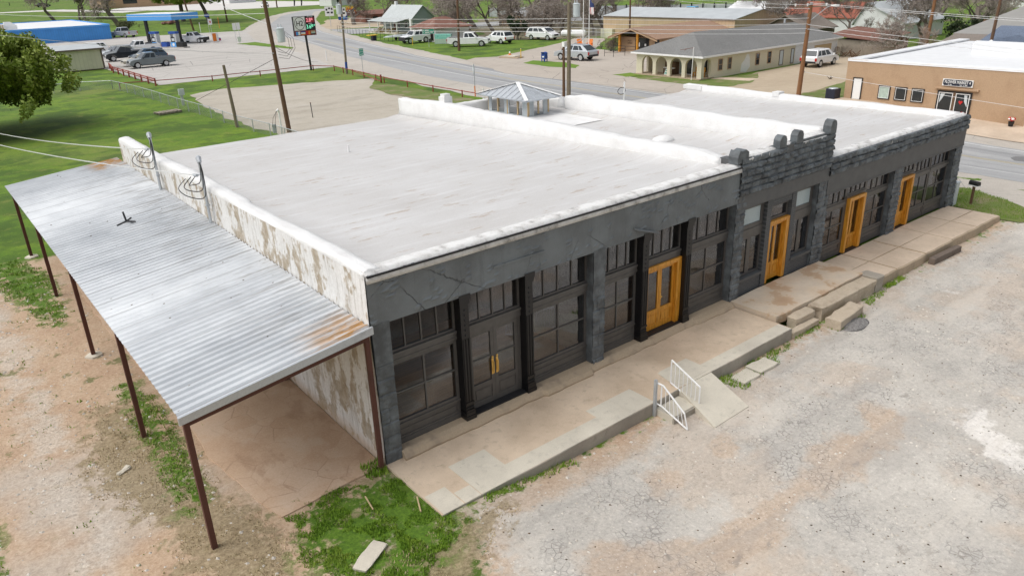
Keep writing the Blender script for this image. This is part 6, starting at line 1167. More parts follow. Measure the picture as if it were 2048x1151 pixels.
m = MB(); ov = .45; k = m.vs([(ax0 - ov, ay0 - ov, 2.22), (ax1 + ov, ay0 - ov, 2.22), (ax1 + ov, ay1 + ov, 2.22), (ax0 - ov, ay1 + ov, 2.22), (59.6, 38.7, 4.1), (78.2, 38.7, 3.9)])
for f_ in ((0, 1, 5, 4), (1, 2, 5), (2, 3, 4, 5), (3, 0, 4), (3, 2, 1, 0)): m.face(*[k + i for i in f_])
m.build('roof', MAT['shingle_grey'], ar); m = MB(); m.box(ax0 - ov - .02, ax1 + ov, ay0 - ov - .02, ay0 - ov + .06, 2.06, 2.23).box(ax0 - ov - .02, ax0 - ov + .06, ay0 - ov + .06, ay1 + ov, 2.06, 2.23).box(ax0 - ov + .06, ax1 + ov, ay0 - ov + .06, ay1 + ov, 2.08, 2.12); m.build('fascia', MAT['white_paint'], ar)
wpart(ar, 'door', '-x', 37.2, 38.0, .05, 1.75, 57.9, 'darkglass', sub='door_glass'); wpart(ar, 'door', '-x', 38.1, 38.9, .05, 1.75, 57.9, 'greenglass', sub='door_glass'); wpart(ar, 'window', '-x', 35.3, 36.6, .4, 1.7, 57.9)
for x0, w_, z0 in ((58.45, .7, .60), (60.0, .65, .58), (64.8, .7, .52), (66.95, .7, .5)): wpart(ar, 'window', '-y', x0, x0 + w_, z0, 1.74, ay0, ny=2, fr='tan_wall')
for x0, w_ in ((69.2, .75), (71.4, .6)): wpart(ar, 'door', '-y', x0, x0 + w_, .1, 1.68, ay0, 'porcelain', fr='timber', sub='door_panel')
wpart(ar, 'door', '-y', 74.1, 74.9, .0, 1.6, ay0 - .02, 'porcelain', sub='door_panel'); m = MB(); m.box(76.1, 79.7, ay0 - .05, ay0 - .02, .0, 1.62); m.build('garage_door', MAT['boarding'], ar)
m = MB(); rngp = [(62.3, .1), (63.3, .0), (63.9, .5), (63.8, 1.2), (63.6, 1.78), (63.2, 1.8), (62.9, 1.3), (62.4, .9)]; m.prism(rngp, 'y', ay0 - .012, ay0); m.build('bare_plaster_patch', MAT['white_wall'], ar)
m = MB(); m.tube([(76.6, 38.9, 3.9), (76.6, 38.9, 4.35)], .12, 8); m.build('roof_vent', MAT['galv'], ar)
pn = thing('piano', 'dark brown upright piano under the second arch from the left', 'piano', (57.5, 39.6, .05)); m = MB(); m.box(57.25, 57.85, 38.9, 40.3, .05, 1.25); m.build('case', MAT['bark_brown'], pn); m = MB(); m.box(56.95, 57.25, 38.92, 40.28, .62, .72); m.build('keyboard', MAT['white_gloss'], pn)
for y in (38.95, 40.2): m = MB(); m.box(56.97, 57.07, y, y + .08, .05, .62); m.build('leg', MAT['bark_brown'], pn)
ps = thing('painted_board', 'leaning white board with green painted letters in front of the piano', 'board', (56.6, 39.3, .05)); m = MB(); m.hexa([(56.45, 38.95, .05), (56.50, 38.95, .05), (56.50, 39.75, .05), (56.45, 39.75, .05)], [(56.75, 38.95, .6), (56.80, 38.95, .6), (56.80, 39.75, .6), (56.75, 39.75, .6)]); m.build('panel', MAT['white_gloss'], ps)
m = MB()
for z0, z1 in ((.12, .28), (.36, .5)):
    for y in (39.05, 39.22, 39.4, 39.57): m.hexa([(56.435 + (z0 - .05) * .545, y, z0), (56.44 + (z0 - .05) * .545, y, z0), (56.44 + (z0 - .05) * .545, y + .12, z0), (56.435 + (z0 - .05) * .545, y + .12, z0)], [(56.435 + (z1 - .05) * .545, y, z1), (56.44 + (z1 - .05) * .545, y, z1), (56.44 + (z1 - .05) * .545, y + .12, z1), (56.435 + (z1 - .05) * .545, y + .12, z1)])
m.build('lettering', MAT['green_sign'], ps)
def bench(x, y, lab, n_):
    o = thing('wooden_bench', lab, 'bench', (x, y, .05)); m = MB(); m.box(x - .22, x + .22, y - .6, y + .6, .40, .46); m.build('seat', MAT['pine'], o); m = MB(); m.box(x + .18, x + .24, y - .6, y + .6, .46, .95); m.build('backrest', MAT['pine'], o)
    for dx, dy in ((-.18, -.55), (-.18, .55), (.18, -.55), (.18, .55)): m = MB(); m.box(x + dx - .04, x + dx + .04, y + dy - .04, y + dy + .04, .05, .40); m.build('leg', MAT['pine'], o)
bench(57.3, 35.9, 'orange brown wooden bench seen through the rightmost front arch', 1)
an = thing('tv_antenna', 'rusty white antenna mast standing before the corner arch of the cream building', 'antenna', (55.1, 35.1, 0)); m = MB(); m.tube([(55.1, 35.1, -.05), (55.2, 35.1, 3.1)], .035, 6); m.build('mast', MAT['white_paint'], an); m = MB(); m.tube([(55.2, 35.1, 3.05), (54.4, 36.1, 2.85)], .03, 4); m.tube([(54.7, 35.5, 2.98), (54.95, 36.0, 2.75)], .02, 4); m.build('boom', MAT['rusty_roof'], an)
fp = thing('flower_tub', 'small pink flower clump by the corner of the cream arcade', 'flowers', (55.9, 34.0, 0)); leaf_cards('foliage', [(0, 0, .15, .2, .2, .18)], 400, .04, 'leaf_plum', fp, 77)
# stucco flower shop
fm = thing('flower_shop', 'tan stucco flat roofed shop with black sign and double display door', 'shop', (58, 10, 0)); fxx = 54.2
m = MB()
X, Z = np.meshgrid(np.linspace(18.75, -22, 120), np.linspace(-1.6, 3.06, 26), indexing='ij'); m.grid(np.stack([fxx - .03 * (fbm(X * .7, Z * .7, 3, 4) - .4), X, Z], -1)); m.box(fxx + .05, fxx + .35, -22, 18.70, -1.6, 3.05).box(fxx + .0, 75, 18.4, 18.74, -1.6, 3.04); m.build('wall', MAT['adobe'], fm)
flat_roof(fm, fxx + .3, 75, -22, 18.5, 2.92, 2.92, 'whiteroof', 14); m = MB(); rough_wall_top(m, (-22, 18.75, fxx + .18), lambda t: 3.10, .4, .5, .02, 17, lambda t: 2.9); m.box(fxx, 75, 17.9, 18.8, 2.98, 3.1).box(64, 64.4, -22, 13.4, 2.9, 3.75).box(64.4, 64.8, 9.4, 13.4, 2.9, 3.9); m.build('parapet', MAT['whiteroof'], fm, recalc=True)
wpart(fm, 'door', '-x', 17.3, 18.1, -.08, 1.68, fxx - .03, 'white_gloss', 'black_paint', .07, .05, 'door_panel')
for y0, mt, fr in ((15.0, 'greenglass', 'black_paint'), (13.7, 'darkglass', 'black_paint'), (12.42, 'darkglass', 'black_paint')):
    wpart(fm, 'window', '-x', y0, y0 + .93, .2, 1.23, fxx - .03, mt, fr, .06, .05); m = MB(); 
    for u0, u1, w0, w1 in ((y0 + .07, y0 + .10, .27, 1.16), (y0 + .83, y0 + .86, .27, 1.16), (y0 + .10, y0 + .83, .27, .30), (y0 + .10, y0 + .83, 1.13, 1.16)): m.box(fxx - .085, fxx - .06, u0, u1, w0, w1)
    m.build('window_trim', MAT['white_gloss'], fm)
de = wpart(fm, 'display_door', '-x', 9.04, 11.45, -.75, 1.25, fxx - .03, 'darkglass', 'black_paint', .09, .05)
m = MB()
for u0, u1 in ((9.16, 10.14), (10.34, 11.34)): m.box(fxx - .10, fxx - .06, u0, u0 + .05, -.7, 1.14).box(fxx - .10, fxx - .06, u1 - .05, u1, -.7, 1.14).box(fxx - .10, fxx - .06, u0 + .05, u1 - .05, 1.09, 1.14)
m.build('door_frame', MAT['white_gloss'], fm); m = MB(); m.box(fxx - .09, fxx - .03, 10.15, 10.33, -.75, 1.2); m.build('mullion', MAT['bark_brown'], fm)
m = MB()
for i, y in enumerate((9.3, 9.5, 9.68, 9.88, 10.0, 10.5, 10.66, 10.85, 11.03, 11.2)): m.ball((fxx - .11, y, -.28 + .05 * (i % 2)), .10, 8, 6)
m.build('balloons', MAT['red_paint'], de); m = MB()
for y in (9.4, 9.8, 10.58, 10.95, 11.12): m.ball((fxx - .14, y, -.22), .085, 8, 6)
m.build('balloons', MAT['white_gloss'], de); m = MB(); hp = [(a * .72, b * .72) for a, b in [(0, -.22), (.19, .02), (.18, .13), (.09, .17), (0, .10), (-.09, .17), (-.18, .13), (-.19, .02)]]; m.prism([(9.72 + a, .52 + b) for a, b in hp], 'x', fxx - .12, fxx - .09); m.build('heart', MAT['red_paint'], de)
m = MB(); m.prism([(9.35, 1.05), (9.55, 1.05), (9.5, .6), (9.3, .25), (9.26, .25)], 'x', fxx - .085, fxx - .08); m.prism([(11.2, 1.05), (10.9, 1.05), (11.1, .6), (11.25, .35)], 'x', fxx - .085, fxx - .08); m.build('curtain', MAT['porcelain'], de)
m = MB(); m.box(fxx - .26, fxx - .0, 8.62, 11.64, 1.40, 1.50).box(fxx - .16, fxx - .0, 8.9, 11.4, 1.33, 1.40); m.build('ledge', MAT['adobe'], fm)
sg = thing('shop_sign', 'black shop sign reading FLOWER MARKET 4 on the stucco wall', 'sign', (fxx - .1, 10.2, 1.9)); m = MB(); m.box(fxx - .10, fxx - .03, 9.12, 11.22, 1.62, 2.12); m.build('frame', MAT['white_gloss'], sg)
m = MB(); oc = [(9.26, 1.66), (11.08, 1.66), (11.17, 1.75), (11.17, 1.99), (11.08, 2.08), (9.26, 2.08), (9.17, 1.99), (9.17, 1.75)]; m.prism(oc, 'x', fxx - .112, fxx - .10); m.build('panel', MAT['navy'], sg)
text('FLOWER MARKET 4', MAT['white_gloss'], sg, rel(sg, MW(fxx - .116, 10.17, 1.91)), .30, sx=.68); m = MB()
for y0, y1 in ((10.72, 10.82), (10.56, 10.69), (9.86, 10.0), (9.72, 9.76), (9.48, 9.65)): m.box(fxx - .118, fxx - .112, y0, y1, 1.715, 1.75)
m.build('small_lettering', MAT['white_gloss'], sg)
pt = thing('flower_pot', 'black pot of red and white flowers by the stucco shop door', 'flower pot', (53.6, 6.0, gzf(53.6, 6.0))); zz = gzf(53.6, 6.0) + .05; m = MB(); m.loop([[(53.6 + r_ * math.cos(k * PI / 6), 6.0 + r_ * math.sin(k * PI / 6), zz + h_) for k in range(12)] for r_, h_ in ((.14, 0), (.2, .3), (.2, .34))]); m.build('pot', MAT['black_paint'], pt)
m = MB()
for i in range(14): a = i * 2.4; m.ball((53.6 + .18 * math.cos(a) * (i % 3) / 2, 6.0 + .18 * math.sin(a), zz + .42 + .05 * (i % 4)), .07, 6, 4)
m.build('flowers', MAT['red_paint'], pt); m = MB()
for i in range(6): a = i * 1.9 + .5; m.ball((53.55 + .16 * math.cos(a), 6.0 + .16 * math.sin(a), zz + .52), .06, 6, 4)
m.build('flowers', MAT['white_gloss'], pt)
wpart(fm, 'door', '-x', 4.5, 5.35, -.85, 1.0, fxx - .03, 'white_gloss', 'white_paint', .06, .05, 'door_panel')
ac = thing('ac_condenser', 'dark square air conditioning condenser beside the white shop door', 'ac unit', (53.5, 19.2, 0)); m = MB(); m.box(53.1, 54.0, 18.95, 19.75, -.05, .75); m.build('housing', MAT['navy'], ac); m = MB(); m.loop([[(53.55 + r_ * math.cos(k * PI / 8), 19.35 + r_ * math.sin(k * PI / 8), z) for k in range(16)] for r_, z in ((.38, .75), (.34, .80), (.05, .81))]); m.build('fan_guard', MAT['galv'], ac)
# ---------------------------------------------------------------- right hand background
rh = thing('ribbed_roof_hall', 'large hall with wide grey ribbed metal roof at the top right edge', 'hall', (92, 5, 0)); m = MB(); m.box(86, 104, -24, 23.0, -.3, 2.6); m.build('wall', MAT['yellow_wall'], rh); m = MB(); m.hexa([(84.8, -25, 2.62), (104, -25, 4.5), (104, 23.4, 4.5), (84.8, 23.4, 2.62)], [(84.8, -25, 2.74), (104, -25, 4.62), (104, 23.4, 4.62), (84.8, 23.4, 2.74)]); m.build('roof', MAT['tinroof2'], rh)
lr = thing('low_shingle_wing', 'low weathered brown roof wing between the bare trees and the blue shingle roof', 'building', (80, 20, 0)); m = MB(); m.box(77.2, 84.6, 17.6, 22.6, -.3, 1.6); m.build('wall', MAT['fencewood'], lr); m = MB(); m.hexa([(76.8, 17.4, 1.72), (84.9, 17.4, 2.62), (84.9, 23.2, 2.62), (76.8, 22.6, 1.72)], [(76.8, 17.4, 1.82), (84.9, 17.4, 2.72), (84.9, 23.2, 2.72), (76.8, 22.6, 1.82)]); m.build('roof', MAT['shingle_brown2'], lr)
bh = thing('gable_house', 'pale yellow gabled house with slate blue shingles and a small octagonal window', 'house', (80, 10, 0)); m = MB(); m.box(77.4, 86, -14, 18.8, -.3, 1.5); gwalls(m, 74.2, 79.5, 12.6, 18.7, 1.0, 3.0, 'x', ridge=15.6); m.build('wall', MAT['yellow_wall'], bh); m = MB(); m.hexa([(77, -15, 1.55), (86.4, -15, 3.42), (86.4, 19.4, 3.42), (77, 19.0, 1.55)], [(77, -15, 1.67), (86.4, -15, 3.54), (86.4, 19.4, 3.54), (77, 19.0, 1.67)]); gable(m, 74.2, 80.5, 12.6, 18.7, 1.0, 3.06, 'x', .25, .10, 15.6); m.build('roof', MAT['shingle_blue'], bh)
m = MB(); m.prism([(12.3, .72), (15.6, 2.95), (19.0, .72), (19.0, .90), (15.6, 3.2), (12.3, .90)], 'x', 73.82, 73.94); m.build('bargeboard', MAT['white_paint'], bh); m = MB(); m.prism([(15.9 + .30 * math.cos(k * PI / 4 + PI / 8), 2.15 + .30 * math.sin(k * PI / 4 + PI / 8)) for k in range(8)], 'x', 74.12, 74.19); o = m.build('window', MAT['bark_brown'], bh); m = MB(); m.box(74.10, 74.12, 15.78, 16.02, 2.02, 2.28); m.build('pane', MAT['porcelain'], o)
ba = thing('white_barn', 'long white barn with rusty red tin roof behind the arcade building', 'barn', (112, 54, 0)); m = MB(); gwalls(m, 106, 116, 45, 58.5, 2.6, 4.4, 'y', zb=-.3); m.build('wall', MAT['white_wall'], ba); m = MB(); gable(m, 106, 116, 45, 58.5, 2.6, 4.5, 'y', .3, .1); m.build('roof', MAT['red_roof'], ba)
b2 = thing('white_gable_hall', 'white gabled hall joining the barn at its right end', 'hall', (108, 42, 0)); m = MB(); gwalls(m, 104, 116, 37.5, 44.8, 2.2, 4.7, 'x', ridge=43.2); m.build('wall', MAT['white_wall'], b2); m = MB(); gable(m, 104, 116, 37.5, 44.8, 2.2, 4.75, 'x', .3, .1, 43.2); m.build('roof', MAT['rooftin'], b2)
b3 = thing('white_roofed_shed', 'white roofed metal shed seen through branches left of the barn', 'shed', (118, 66, 0)); m = MB(); gwalls(m, 112, 122, 60, 74, 2.3, 4.2, 'y'); m.build('wall', MAT['white_wall'], b3); m = MB(); gable(m, 112, 122, 60, 74, 2.3, 4.2, 'y', .2, .1); m.build('roof', MAT['whiteroof'], b3)
b4 = thing('brown_gable_shed', 'brown gabled shed at the right end of the tan warehouse', 'shed', (96, 48.5, 0)); m = MB(); gwalls(m, 93, 100, 45.5, 52.6, 1.9, 3.5, 'x'); m.build('wall', MAT['timber'], b4); m = MB(); gable(m, 93, 100, 45.5, 52.6, 1.9, 3.55, 'x', .35, .1); m.build('roof', MAT['shingle_brown2'], b4)
b5 = thing('tin_lean_to', 'dark rusty roofed wooden shed behind the paling fence', 'shed', (89, 34, 0)); m = MB(); m.box(85.5, 92, 31.5, 37.0, -.2, 1.5); m.build('wall', MAT['fencewood'], b5); m = MB(); m.hexa([(85.2, 31.2, 1.45), (92.2, 31.2, 2.0), (92.2, 38.2, 2.5), (85.2, 38.2, 1.95)], [(85.2, 31.2, 1.52), (92.2, 31.2, 2.07), (92.2, 38.2, 2.57), (85.2, 38.2, 2.02)]); m.build('roof', MAT['rusty_roof'], b5)
fw_ = thing('paling_fence', 'uneven silvery wooden paling fence beside the white suv', 'fence', (82, 32, 0)); r_ = random.Random(4); m = MB(); q = Vector((81.6, 34.2, 0)); e = Vector((84.5, 27.6, 0)); n_ = 46
for i in range(n_): p = q.lerp(e, i / n_); hh = 1.15 + r_.uniform(-.12, .16); m.box(p.x - .03 + r_.uniform(-.02, .02), p.x + .0, p.y - .07, p.y + .06, -.1, hh)
m.build('palings', MAT['fencewood'], fw_); m = MB(); m.tube([(81.65, 34.2, .3), (84.55, 27.6, .3)], .04, 4); m.tube([(81.65, 34.2, .85), (84.55, 27.6, .85)], .04, 4); m.build('rail', MAT['timber'], fw_)
fb = thing('scrap_heap', 'tangled brown heap of scrap wood and wire at the fence corner', 'scrap heap', (81.3, 33.4, 0)); m = MB()
for i in range(16): a = r_.uniform(0, 6.28); c = Vector((80.9 + r_.uniform(-.5, .6), 33.0 + r_.uniform(-1.2, .8), .1)); m.tube([c, c + Vector((math.cos(a) * .7, math.sin(a) * .7, r_.uniform(.1, .9)))], .05, 4)
for i in range(4): m.tube([(80.6 + .35 * math.cos(t), 34.0 + .1 * i, .65 + .5 * math.sin(t)) for t in np.linspace(0, 6.28, 14)], .02, 4)
m.build('branches', MAT['bark_brown'], fb)
hf = thing('far_white_roof', 'pale pink white roof far away among trees at the top right', 'house', (190, 52, 0)); m = MB(); m.box(186, 194, 46, 57, -.3, 2.4); m.build('wall', MAT['white_wall'], hf); m = MB(); gable(m, 186, 194, 46, 57, 2.4, 4.2, 'y', .4, .12); m.build('roof', MAT['whiteroof'], hf)
lf = thing('lumber_fence', 'long grey corrugated fence with dark posts beyond the warehouse roof', 'fence', (140, 100, 0)); m = MB(); p0, p1 = Vector((118, 150, 0)), Vector((168, 60, 0)); d_ = (p1 - p0); nn = 40; 
k = None
for i in range(nn): a = p0.lerp(p1, i / nn); b = p0.lerp(p1, (i + 1) / nn); m.hexa([(a.x, a.y, 0), (b.x, b.y, 0), (b.x + .1, b.y + .05, 0), (a.x + .1, a.y + .05, 0)], [(a.x, a.y, 2.2), (b.x, b.y, 2.2), (b.x + .1, b.y + .05, 2.2), (a.x + .1, a.y + .05, 2.2)])
m.build('sheet', MAT['rooftin'], lf)
for i in range(nn + 1): a = p0.lerp(p1, i / nn); m = MB(); m.box(a.x - .22, a.x - .02, a.y - .1, a.y + .1, 0, 2.5); m.build('post', MAT['darkmetal'], lf)
for i, (x, y, w_, d_, h_, wm, rm, lab, rz) in enumerate([(112, 445, 50, 20, 9, 'tan_wall', 'shingle_brown2', 'long tan building far away behind the trees above the canopy', .1), (152, 420, 16, 12, 7, 'white_wall', 'whiteroof', 'white flat building far away right of the long tan one', .2), (95, 168, 10, 8, 2.6, 'rusty_roof', 'rusty_roof', 'rusty roofed house just behind the grey roofed house', 0), (150, 296, 14, 8, 5, 'white_wall', 'whiteroof', 'white trailer far away at the end of the pale lot', .2), (118, 128, 9, 7, 3.0, 'white_wall', 'rooftin', 'pale house glimpsed through the bare trees behind the cottage', .1), (103, 118, 8, 7, 2.6, 'tan_wall', 'rooftin', 'pinkish house glimpsed behind the white minivan', .1), (130, 70, 10, 6, 3, 'white_wall', 'whiteroof', 'white storage building beyond the warehouse ridge', .2)]):
    o = thing('distant_building', lab, 'building', (x, y, 0), rz); m = MB(); gwalls(m, -w_ / 2, w_ / 2, -d_ / 2, d_ / 2, h_ * .7, h_, 'x'); m.build('wall', MAT[wm], o, local=True); m = MB(); gable(m, -w_ / 2, w_ / 2, -d_ / 2, d_ / 2, h_ * .7, h_ + .02, 'x', .4, .15); m.build('roof', MAT[rm], o, local=True)
    for q in range(2): m = MB(); m.box(-w_ * .3 + q * w_ * .4, -w_ * .3 + q * w_ * .4 + w_ * .14, -d_ / 2 - .06, -d_ / 2 - .01, h_ * .2, h_ * .5); m.build('window', MAT['darkglass'], o, local=True)
# ---------------------------------------------------------------- fences
def pipe_fence(name, lab, pts, h, mat, r=.045, sp=2.6, post_r=.06, group=None, cap=.08, rails=(1.0,)):
    o = thing(name, lab, 'fence', (*pts[0], 0), group=group)
    for rl in rails: m = MB(); m.tube([(x, y, gzf(x, y) + h * rl) for x, y in pts], r, 6); m.build('rail', MAT[mat], o)
    for (ax, ay), (bx, by) in zip(pts[:-1], pts[1:]):
        n_ = max(1, round(math.hypot(bx - ax, by - ay) / sp))
        for i in range(n_ + (1 if (bx, by) == pts[-1] else 0)): x, y = ax + (bx - ax) * i / n_, ay + (by - ay) * i / n_; z = gzf(x, y); m = MB(); m.tube([(x, y, z - .1), (x, y, z + h + cap)], post_r, 6); m.build('post', MAT[mat], o)
    return o
pipe_fence('guard_rail', 'double rust red guard rail running from the cream shed to the lot corner', [(17.5, 104.5), (16.6, 98.5), (16.7, 91), (16.6, 85), (16.6, 79.2)], .75, 'red_pipe', .07, 3.0, .09, rails=(1.0, .72))
pipe_fence('pipe_fence', 'red pipe fence along the edge of the forecourt and grass strip', [(13.1, 80.2), (16.6, 79.1), (22.4, 77.6), (28, 77.4), (34.8, 77.4)], .58, 'red_pipe', sp=4.6)
pipe_fence('pipe_fence', 'red pipe fence along the road side of the gravel lot', [(34.8, 77.4), (36.2, 74.5), (35.6, 68.6), (34.9, 62), (34.5, 59.5), (34.3, 54.5), (34.1, 49.5), (34.0, 44.5), (33.9, 40.2)], .58, 'red_pipe', sp=3.4)
sgp = thing('pipe_gate', 'slanting red pipe brace at the open gate of the gravel lot', 'gate', (35.3, 66, 0)); m = MB(); m.tube([(35.7, 69, .45), (34.2, 59.8, .15)], .045, 6); m.build('brace', MAT['red_pipe'], sgp); m = MB(); m.tube([(34.35, 59.9, -.1), (34.35, 59.9, .8)], .09, 6); m.build('post', MAT['red_pipe'], sgp)
n = NT('chain_link_mesh'); v1 = n.wave(9.0, n.mp((1, 1, 1), (0, 0, 0)), 0, 'DIAGONAL', 0); sp_ = n.sep(); dd = n.math('ADD', n.math('MULTIPLY', n.math('ADD', sp_[0], sp_[1]), 1.0), 0.0)
u1 = n.math('ABSOLUTE', n.math('SUBTRACT', n.math('FRACT', n.math('MULTIPLY', n.math('ADD', dd, sp_[2]), 9.0)), .5)); u2 = n.math('ABSOLUTE', n.math('SUBTRACT', n.math('FRACT', n.math('MULTIPLY', n.math('SUBTRACT', dd, sp_[2]), 9.0)), .5))
wm_ = n.math('LESS_THAN', n.math('MINIMUM', u1, u2), .055); tr = n.node('BsdfTransparent'); n.fin((.32, .34, .34), .5, .4); mx = n.node('MixShader'); n.put(mx.inputs[0], wm_); n.t.links.new(tr.outputs[0], mx.inputs[1]); n.t.links.new(n.b.outputs[0], mx.inputs[2]); n.t.links.new(mx.outputs[0], n.o.inputs['Surface']); MAT['chain'] = n.m
def chain_fence(lab, pts, h, sp=2.6, group=None, mat='galv'):
    o = pipe_fence('chain_link_fence', lab, pts, h, mat, .028, sp, .035, group, .05)
    m = MB()
    for (ax, ay), (bx, by) in zip(pts[:-1], pts[1:]): k = m.vs([(ax, ay, gzf(ax, ay) + .03), (bx, by, gzf(bx, by) + .03), (bx, by, gzf(bx, by) + h), (ax, ay, gzf(ax, ay) + h)]); m.face(k, k + 1, k + 2, k + 3)
    m.build('mesh', MAT['chain'], o); return o
chain_fence('sagging chain link fence between the lawn and the gravel lot', [(12.4, 80.4), (13.0, 73.5), (13.2, 67.8), (13.3, 60), (13.6, 52), (13.6, 46), (14.0, 40.5), (14.2, 33)], .92)
chain_fence('chain link fence closing the far end of the lawn', [(2, 83), (9.5, 82.2), (12.4, 80.4)], .92, 3.0)
chain_fence('chain link fence corner behind the far end of the carport', [(-14, 27.5), (-7.5, 27.2), (-4.6, 26.6)], .95, 2.4)
pipe_fence('iron_fence', 'dark thin post fence around the yard of the grey roofed house', [(71, 142), (68.7, 132), (65.9, 119), (62.9, 105.5), (66.3, 105.3)], 1.15, 'darkmetal', .02, 2.2, .03)
chain_fence('white wire fence panel before the tan warehouse', [(84.4, 81), (86.6, 78.2)], 1.5, 1.2)
pipe_fence('field_fence', 'thin wire fence far away along the top left field', [(-20, 700), (40, 690), (110, 620), (150, 560)], 2.2, 'darkmetal', .05, 26, .22)
# ---------------------------------------------------------------- poles, transformers
def pole(lab, x, y, h, r=.14, mat='wood_pole', lean=(0, 0), name='utility_pole', arm=None, zb=None, group='wooden utility poles'):
    z = gzf(x, y) if zb is None else zb; o = thing(name, lab, 'utility pole', (x, y, z), group=group); m = MB(); m.tube([(x, y, z - .2), (x + lean[0], y + lean[1], z + h)], [r * 1.15, r * .85], 10); m.build('pole', MAT[mat], o)
    if arm:
        m = MB(); a, zz, L_ = arm; dx, dy = math.cos(a) * L_, math.sin(a) * L_; cx, cy = x + lean[0] * zz / h, y + lean[1] * zz / h; m.tube([(cx - dx, cy - dy, z + zz), (cx + dx, cy + dy, z + zz)], .06, 4); m.build('crossarm', MAT['wood_pole_grey'], o)
        for t in (-.95, -.2, .95): m = MB(); m.tube([(cx + dx * t, cy + dy * t, z + zz + .05), (cx + dx * t, cy + dy * t, z + zz + .25)], [.05, .09], 6); m.build('insulator', MAT['white_gloss'], o)
    return o
def transformer(par, x, y, z, r=.26, h=.85):
    m = MB(); m.loop([[(x + r_ * math.cos(k * PI / 8), y + r_ * math.sin(k * PI / 8), z + zz) for k in range(16)] for r_, zz in ((r * .9, 0), (r, .04), (r, h), (r * 1.06, h), (r * 1.06, h + .05), (r * .5, h + .1))]); o = m.build('transformer', MAT['porcelain'], par); m = MB()
    for a in (.5, 2.2): m.tube([(x + r * .5 * math.cos(a), y + r * .5 * math.sin(a), z + h + .05), (x + r * .5 * math.cos(a), y + r * .5 * math.sin(a), z + h + .32)], [.05, .03], 6)
    m.build('bushing', MAT['porcelain'], o)
tp = pole('tall leaning dark pole with a big grey transformer right behind the white roof', 15.6, 40.9, 9.6, .15, 'wood_pole', (-.42, .1)); transformer(tp, 15.75, 40.3, 6.35, .27, .9)
m = MB(); m.tube([(15.5, 40.5, 6.9), (15.9, 40.4, 6.9)], .05, 4); m.build('bracket', MAT['galv'], tp); m = MB()
for dx, z1 in ((.45, 5.4), (.62, 5.2), (.3, 5.6)): m.tube([(15.75 + dx * .4, 40.2, 7.1), (15.8 + dx * 1.2, 40.1, 6.6), (15.85 + dx * 1.2, 40.1, 5.9), (15.7 + dx * .6, 40.2, z1), (15.45, 40.5, z1 + .15)], .014, 4)
m.build('drip_loop', MAT['cable'], tp)
pole('short grey weathered pole standing in the chain link fence line', 13.6, 46.1, 4.7, .12, 'wood_pole_grey', (-.25, .0))
p2 = pole('slim pole with transformer and blue wrap at its foot on the grass strip', 35.8, 70.5, 8.2, .12, 'wood_pole_grey', (.25, 0)); transformer(p2, 35.55, 70.2, 6.6, .3, .95); m = MB(); m.tube([(35.83, 70.5, .55), (35.85, 70.5, 1.3)], .15, 8); m.build('wrap', MAT['mailblue'], p2)
p3 = pole('thick grey pole with white transformer rising behind the roof lantern', 39.2, 35.8, 8.0, .17, 'wood_pole_grey', (.06, -.04)); transformer(p3, 39.75, 35.4, 6.75, .30, 1.0); m = MB(); m.tube([(39.3, 35.8, 4.4), (40.8, 35.0, 5.2)], .03, 5); m.build('brace', MAT['galv'], p3)
pole('short dark brown pole leaning beside the thick grey pole', 38.9, 36.1, 4.5, .12, 'wood_pole', (.02, 0))
lb = bpy.data.objects['utility_pole.004'] if 'utility_pole.004' in bpy.data.objects else None
m = MB(); m.box(38.8, 39.1, 35.9, 36.2, 4.4, 4.8); m.build('box', MAT['white_gloss'], [o for o in bpy.data.objects if o.get('label', '').startswith('short dark brown pole')][0])
p4 = pole('leaning orange brown pole with crossarm and street lamp between the arcade and the shop', 52.3, 21.7, 7.4, .17, 'wood_pole_orange', (.55, .1), arm=(R(-50), 7.1, 1.25)); m = MB(); m.tube([(52.75, 21.8, 5.9), (53.2, 20.6, 7.0), (53.3, 20.2, 7.15)], .035, 5); m.build('lamp_arm', MAT['galv'], p4); m = MB(); m.loop([[(53.35 + a * .28, 20.0 + b * .2, z) for a, b in ((-1, -1), (1, -1), (1, 1), (-1, 1))] for z in (7.08, 7.2)]); m.build('lamp_head', MAT['white_gloss'], p4)
pole('brown pole between the white pickup and the rusty roofed cottage', 60.1, 81.8, 9.5, .17, 'wood_pole', (.25, 0))
pole('brown pole behind the stucco shop near the pale whippy tree', 87.0, 27.0, 8.5, .18, 'wood_pole_orange', (.9, .2)); pole('leaning brown pole in front of the slate blue shingle roof', 80.5, 18.0, 8.0, .15, 'wood_pole', (.75, .1)); pole('dark pole rising behind the roof of the brown gabled building', 77.5, 64, 8.0, .13, 'wood_pole', (.02, .1)); pole('leaning dark stump of a pole by the ribbed grey roof', 98.5, 26.5, 3.2, .2, 'bark_brown', (1.6, -.4), name='dead_trunk', group=None)
pole('dark pole behind the fuel canopy right end', 53.4, 181.9, 12, .2, 'wood_pole', (-1.6, .3)); pole('distant thin pole on the grass right of the leaning oak', 73.4, 215.2, 10, .2, 'wood_pole', (-.3, 0)); pole('distant thin dark pole on the pale lot beside the black horse cutout', 128, 309, 9, .25, 'wood_pole', (0, 0))
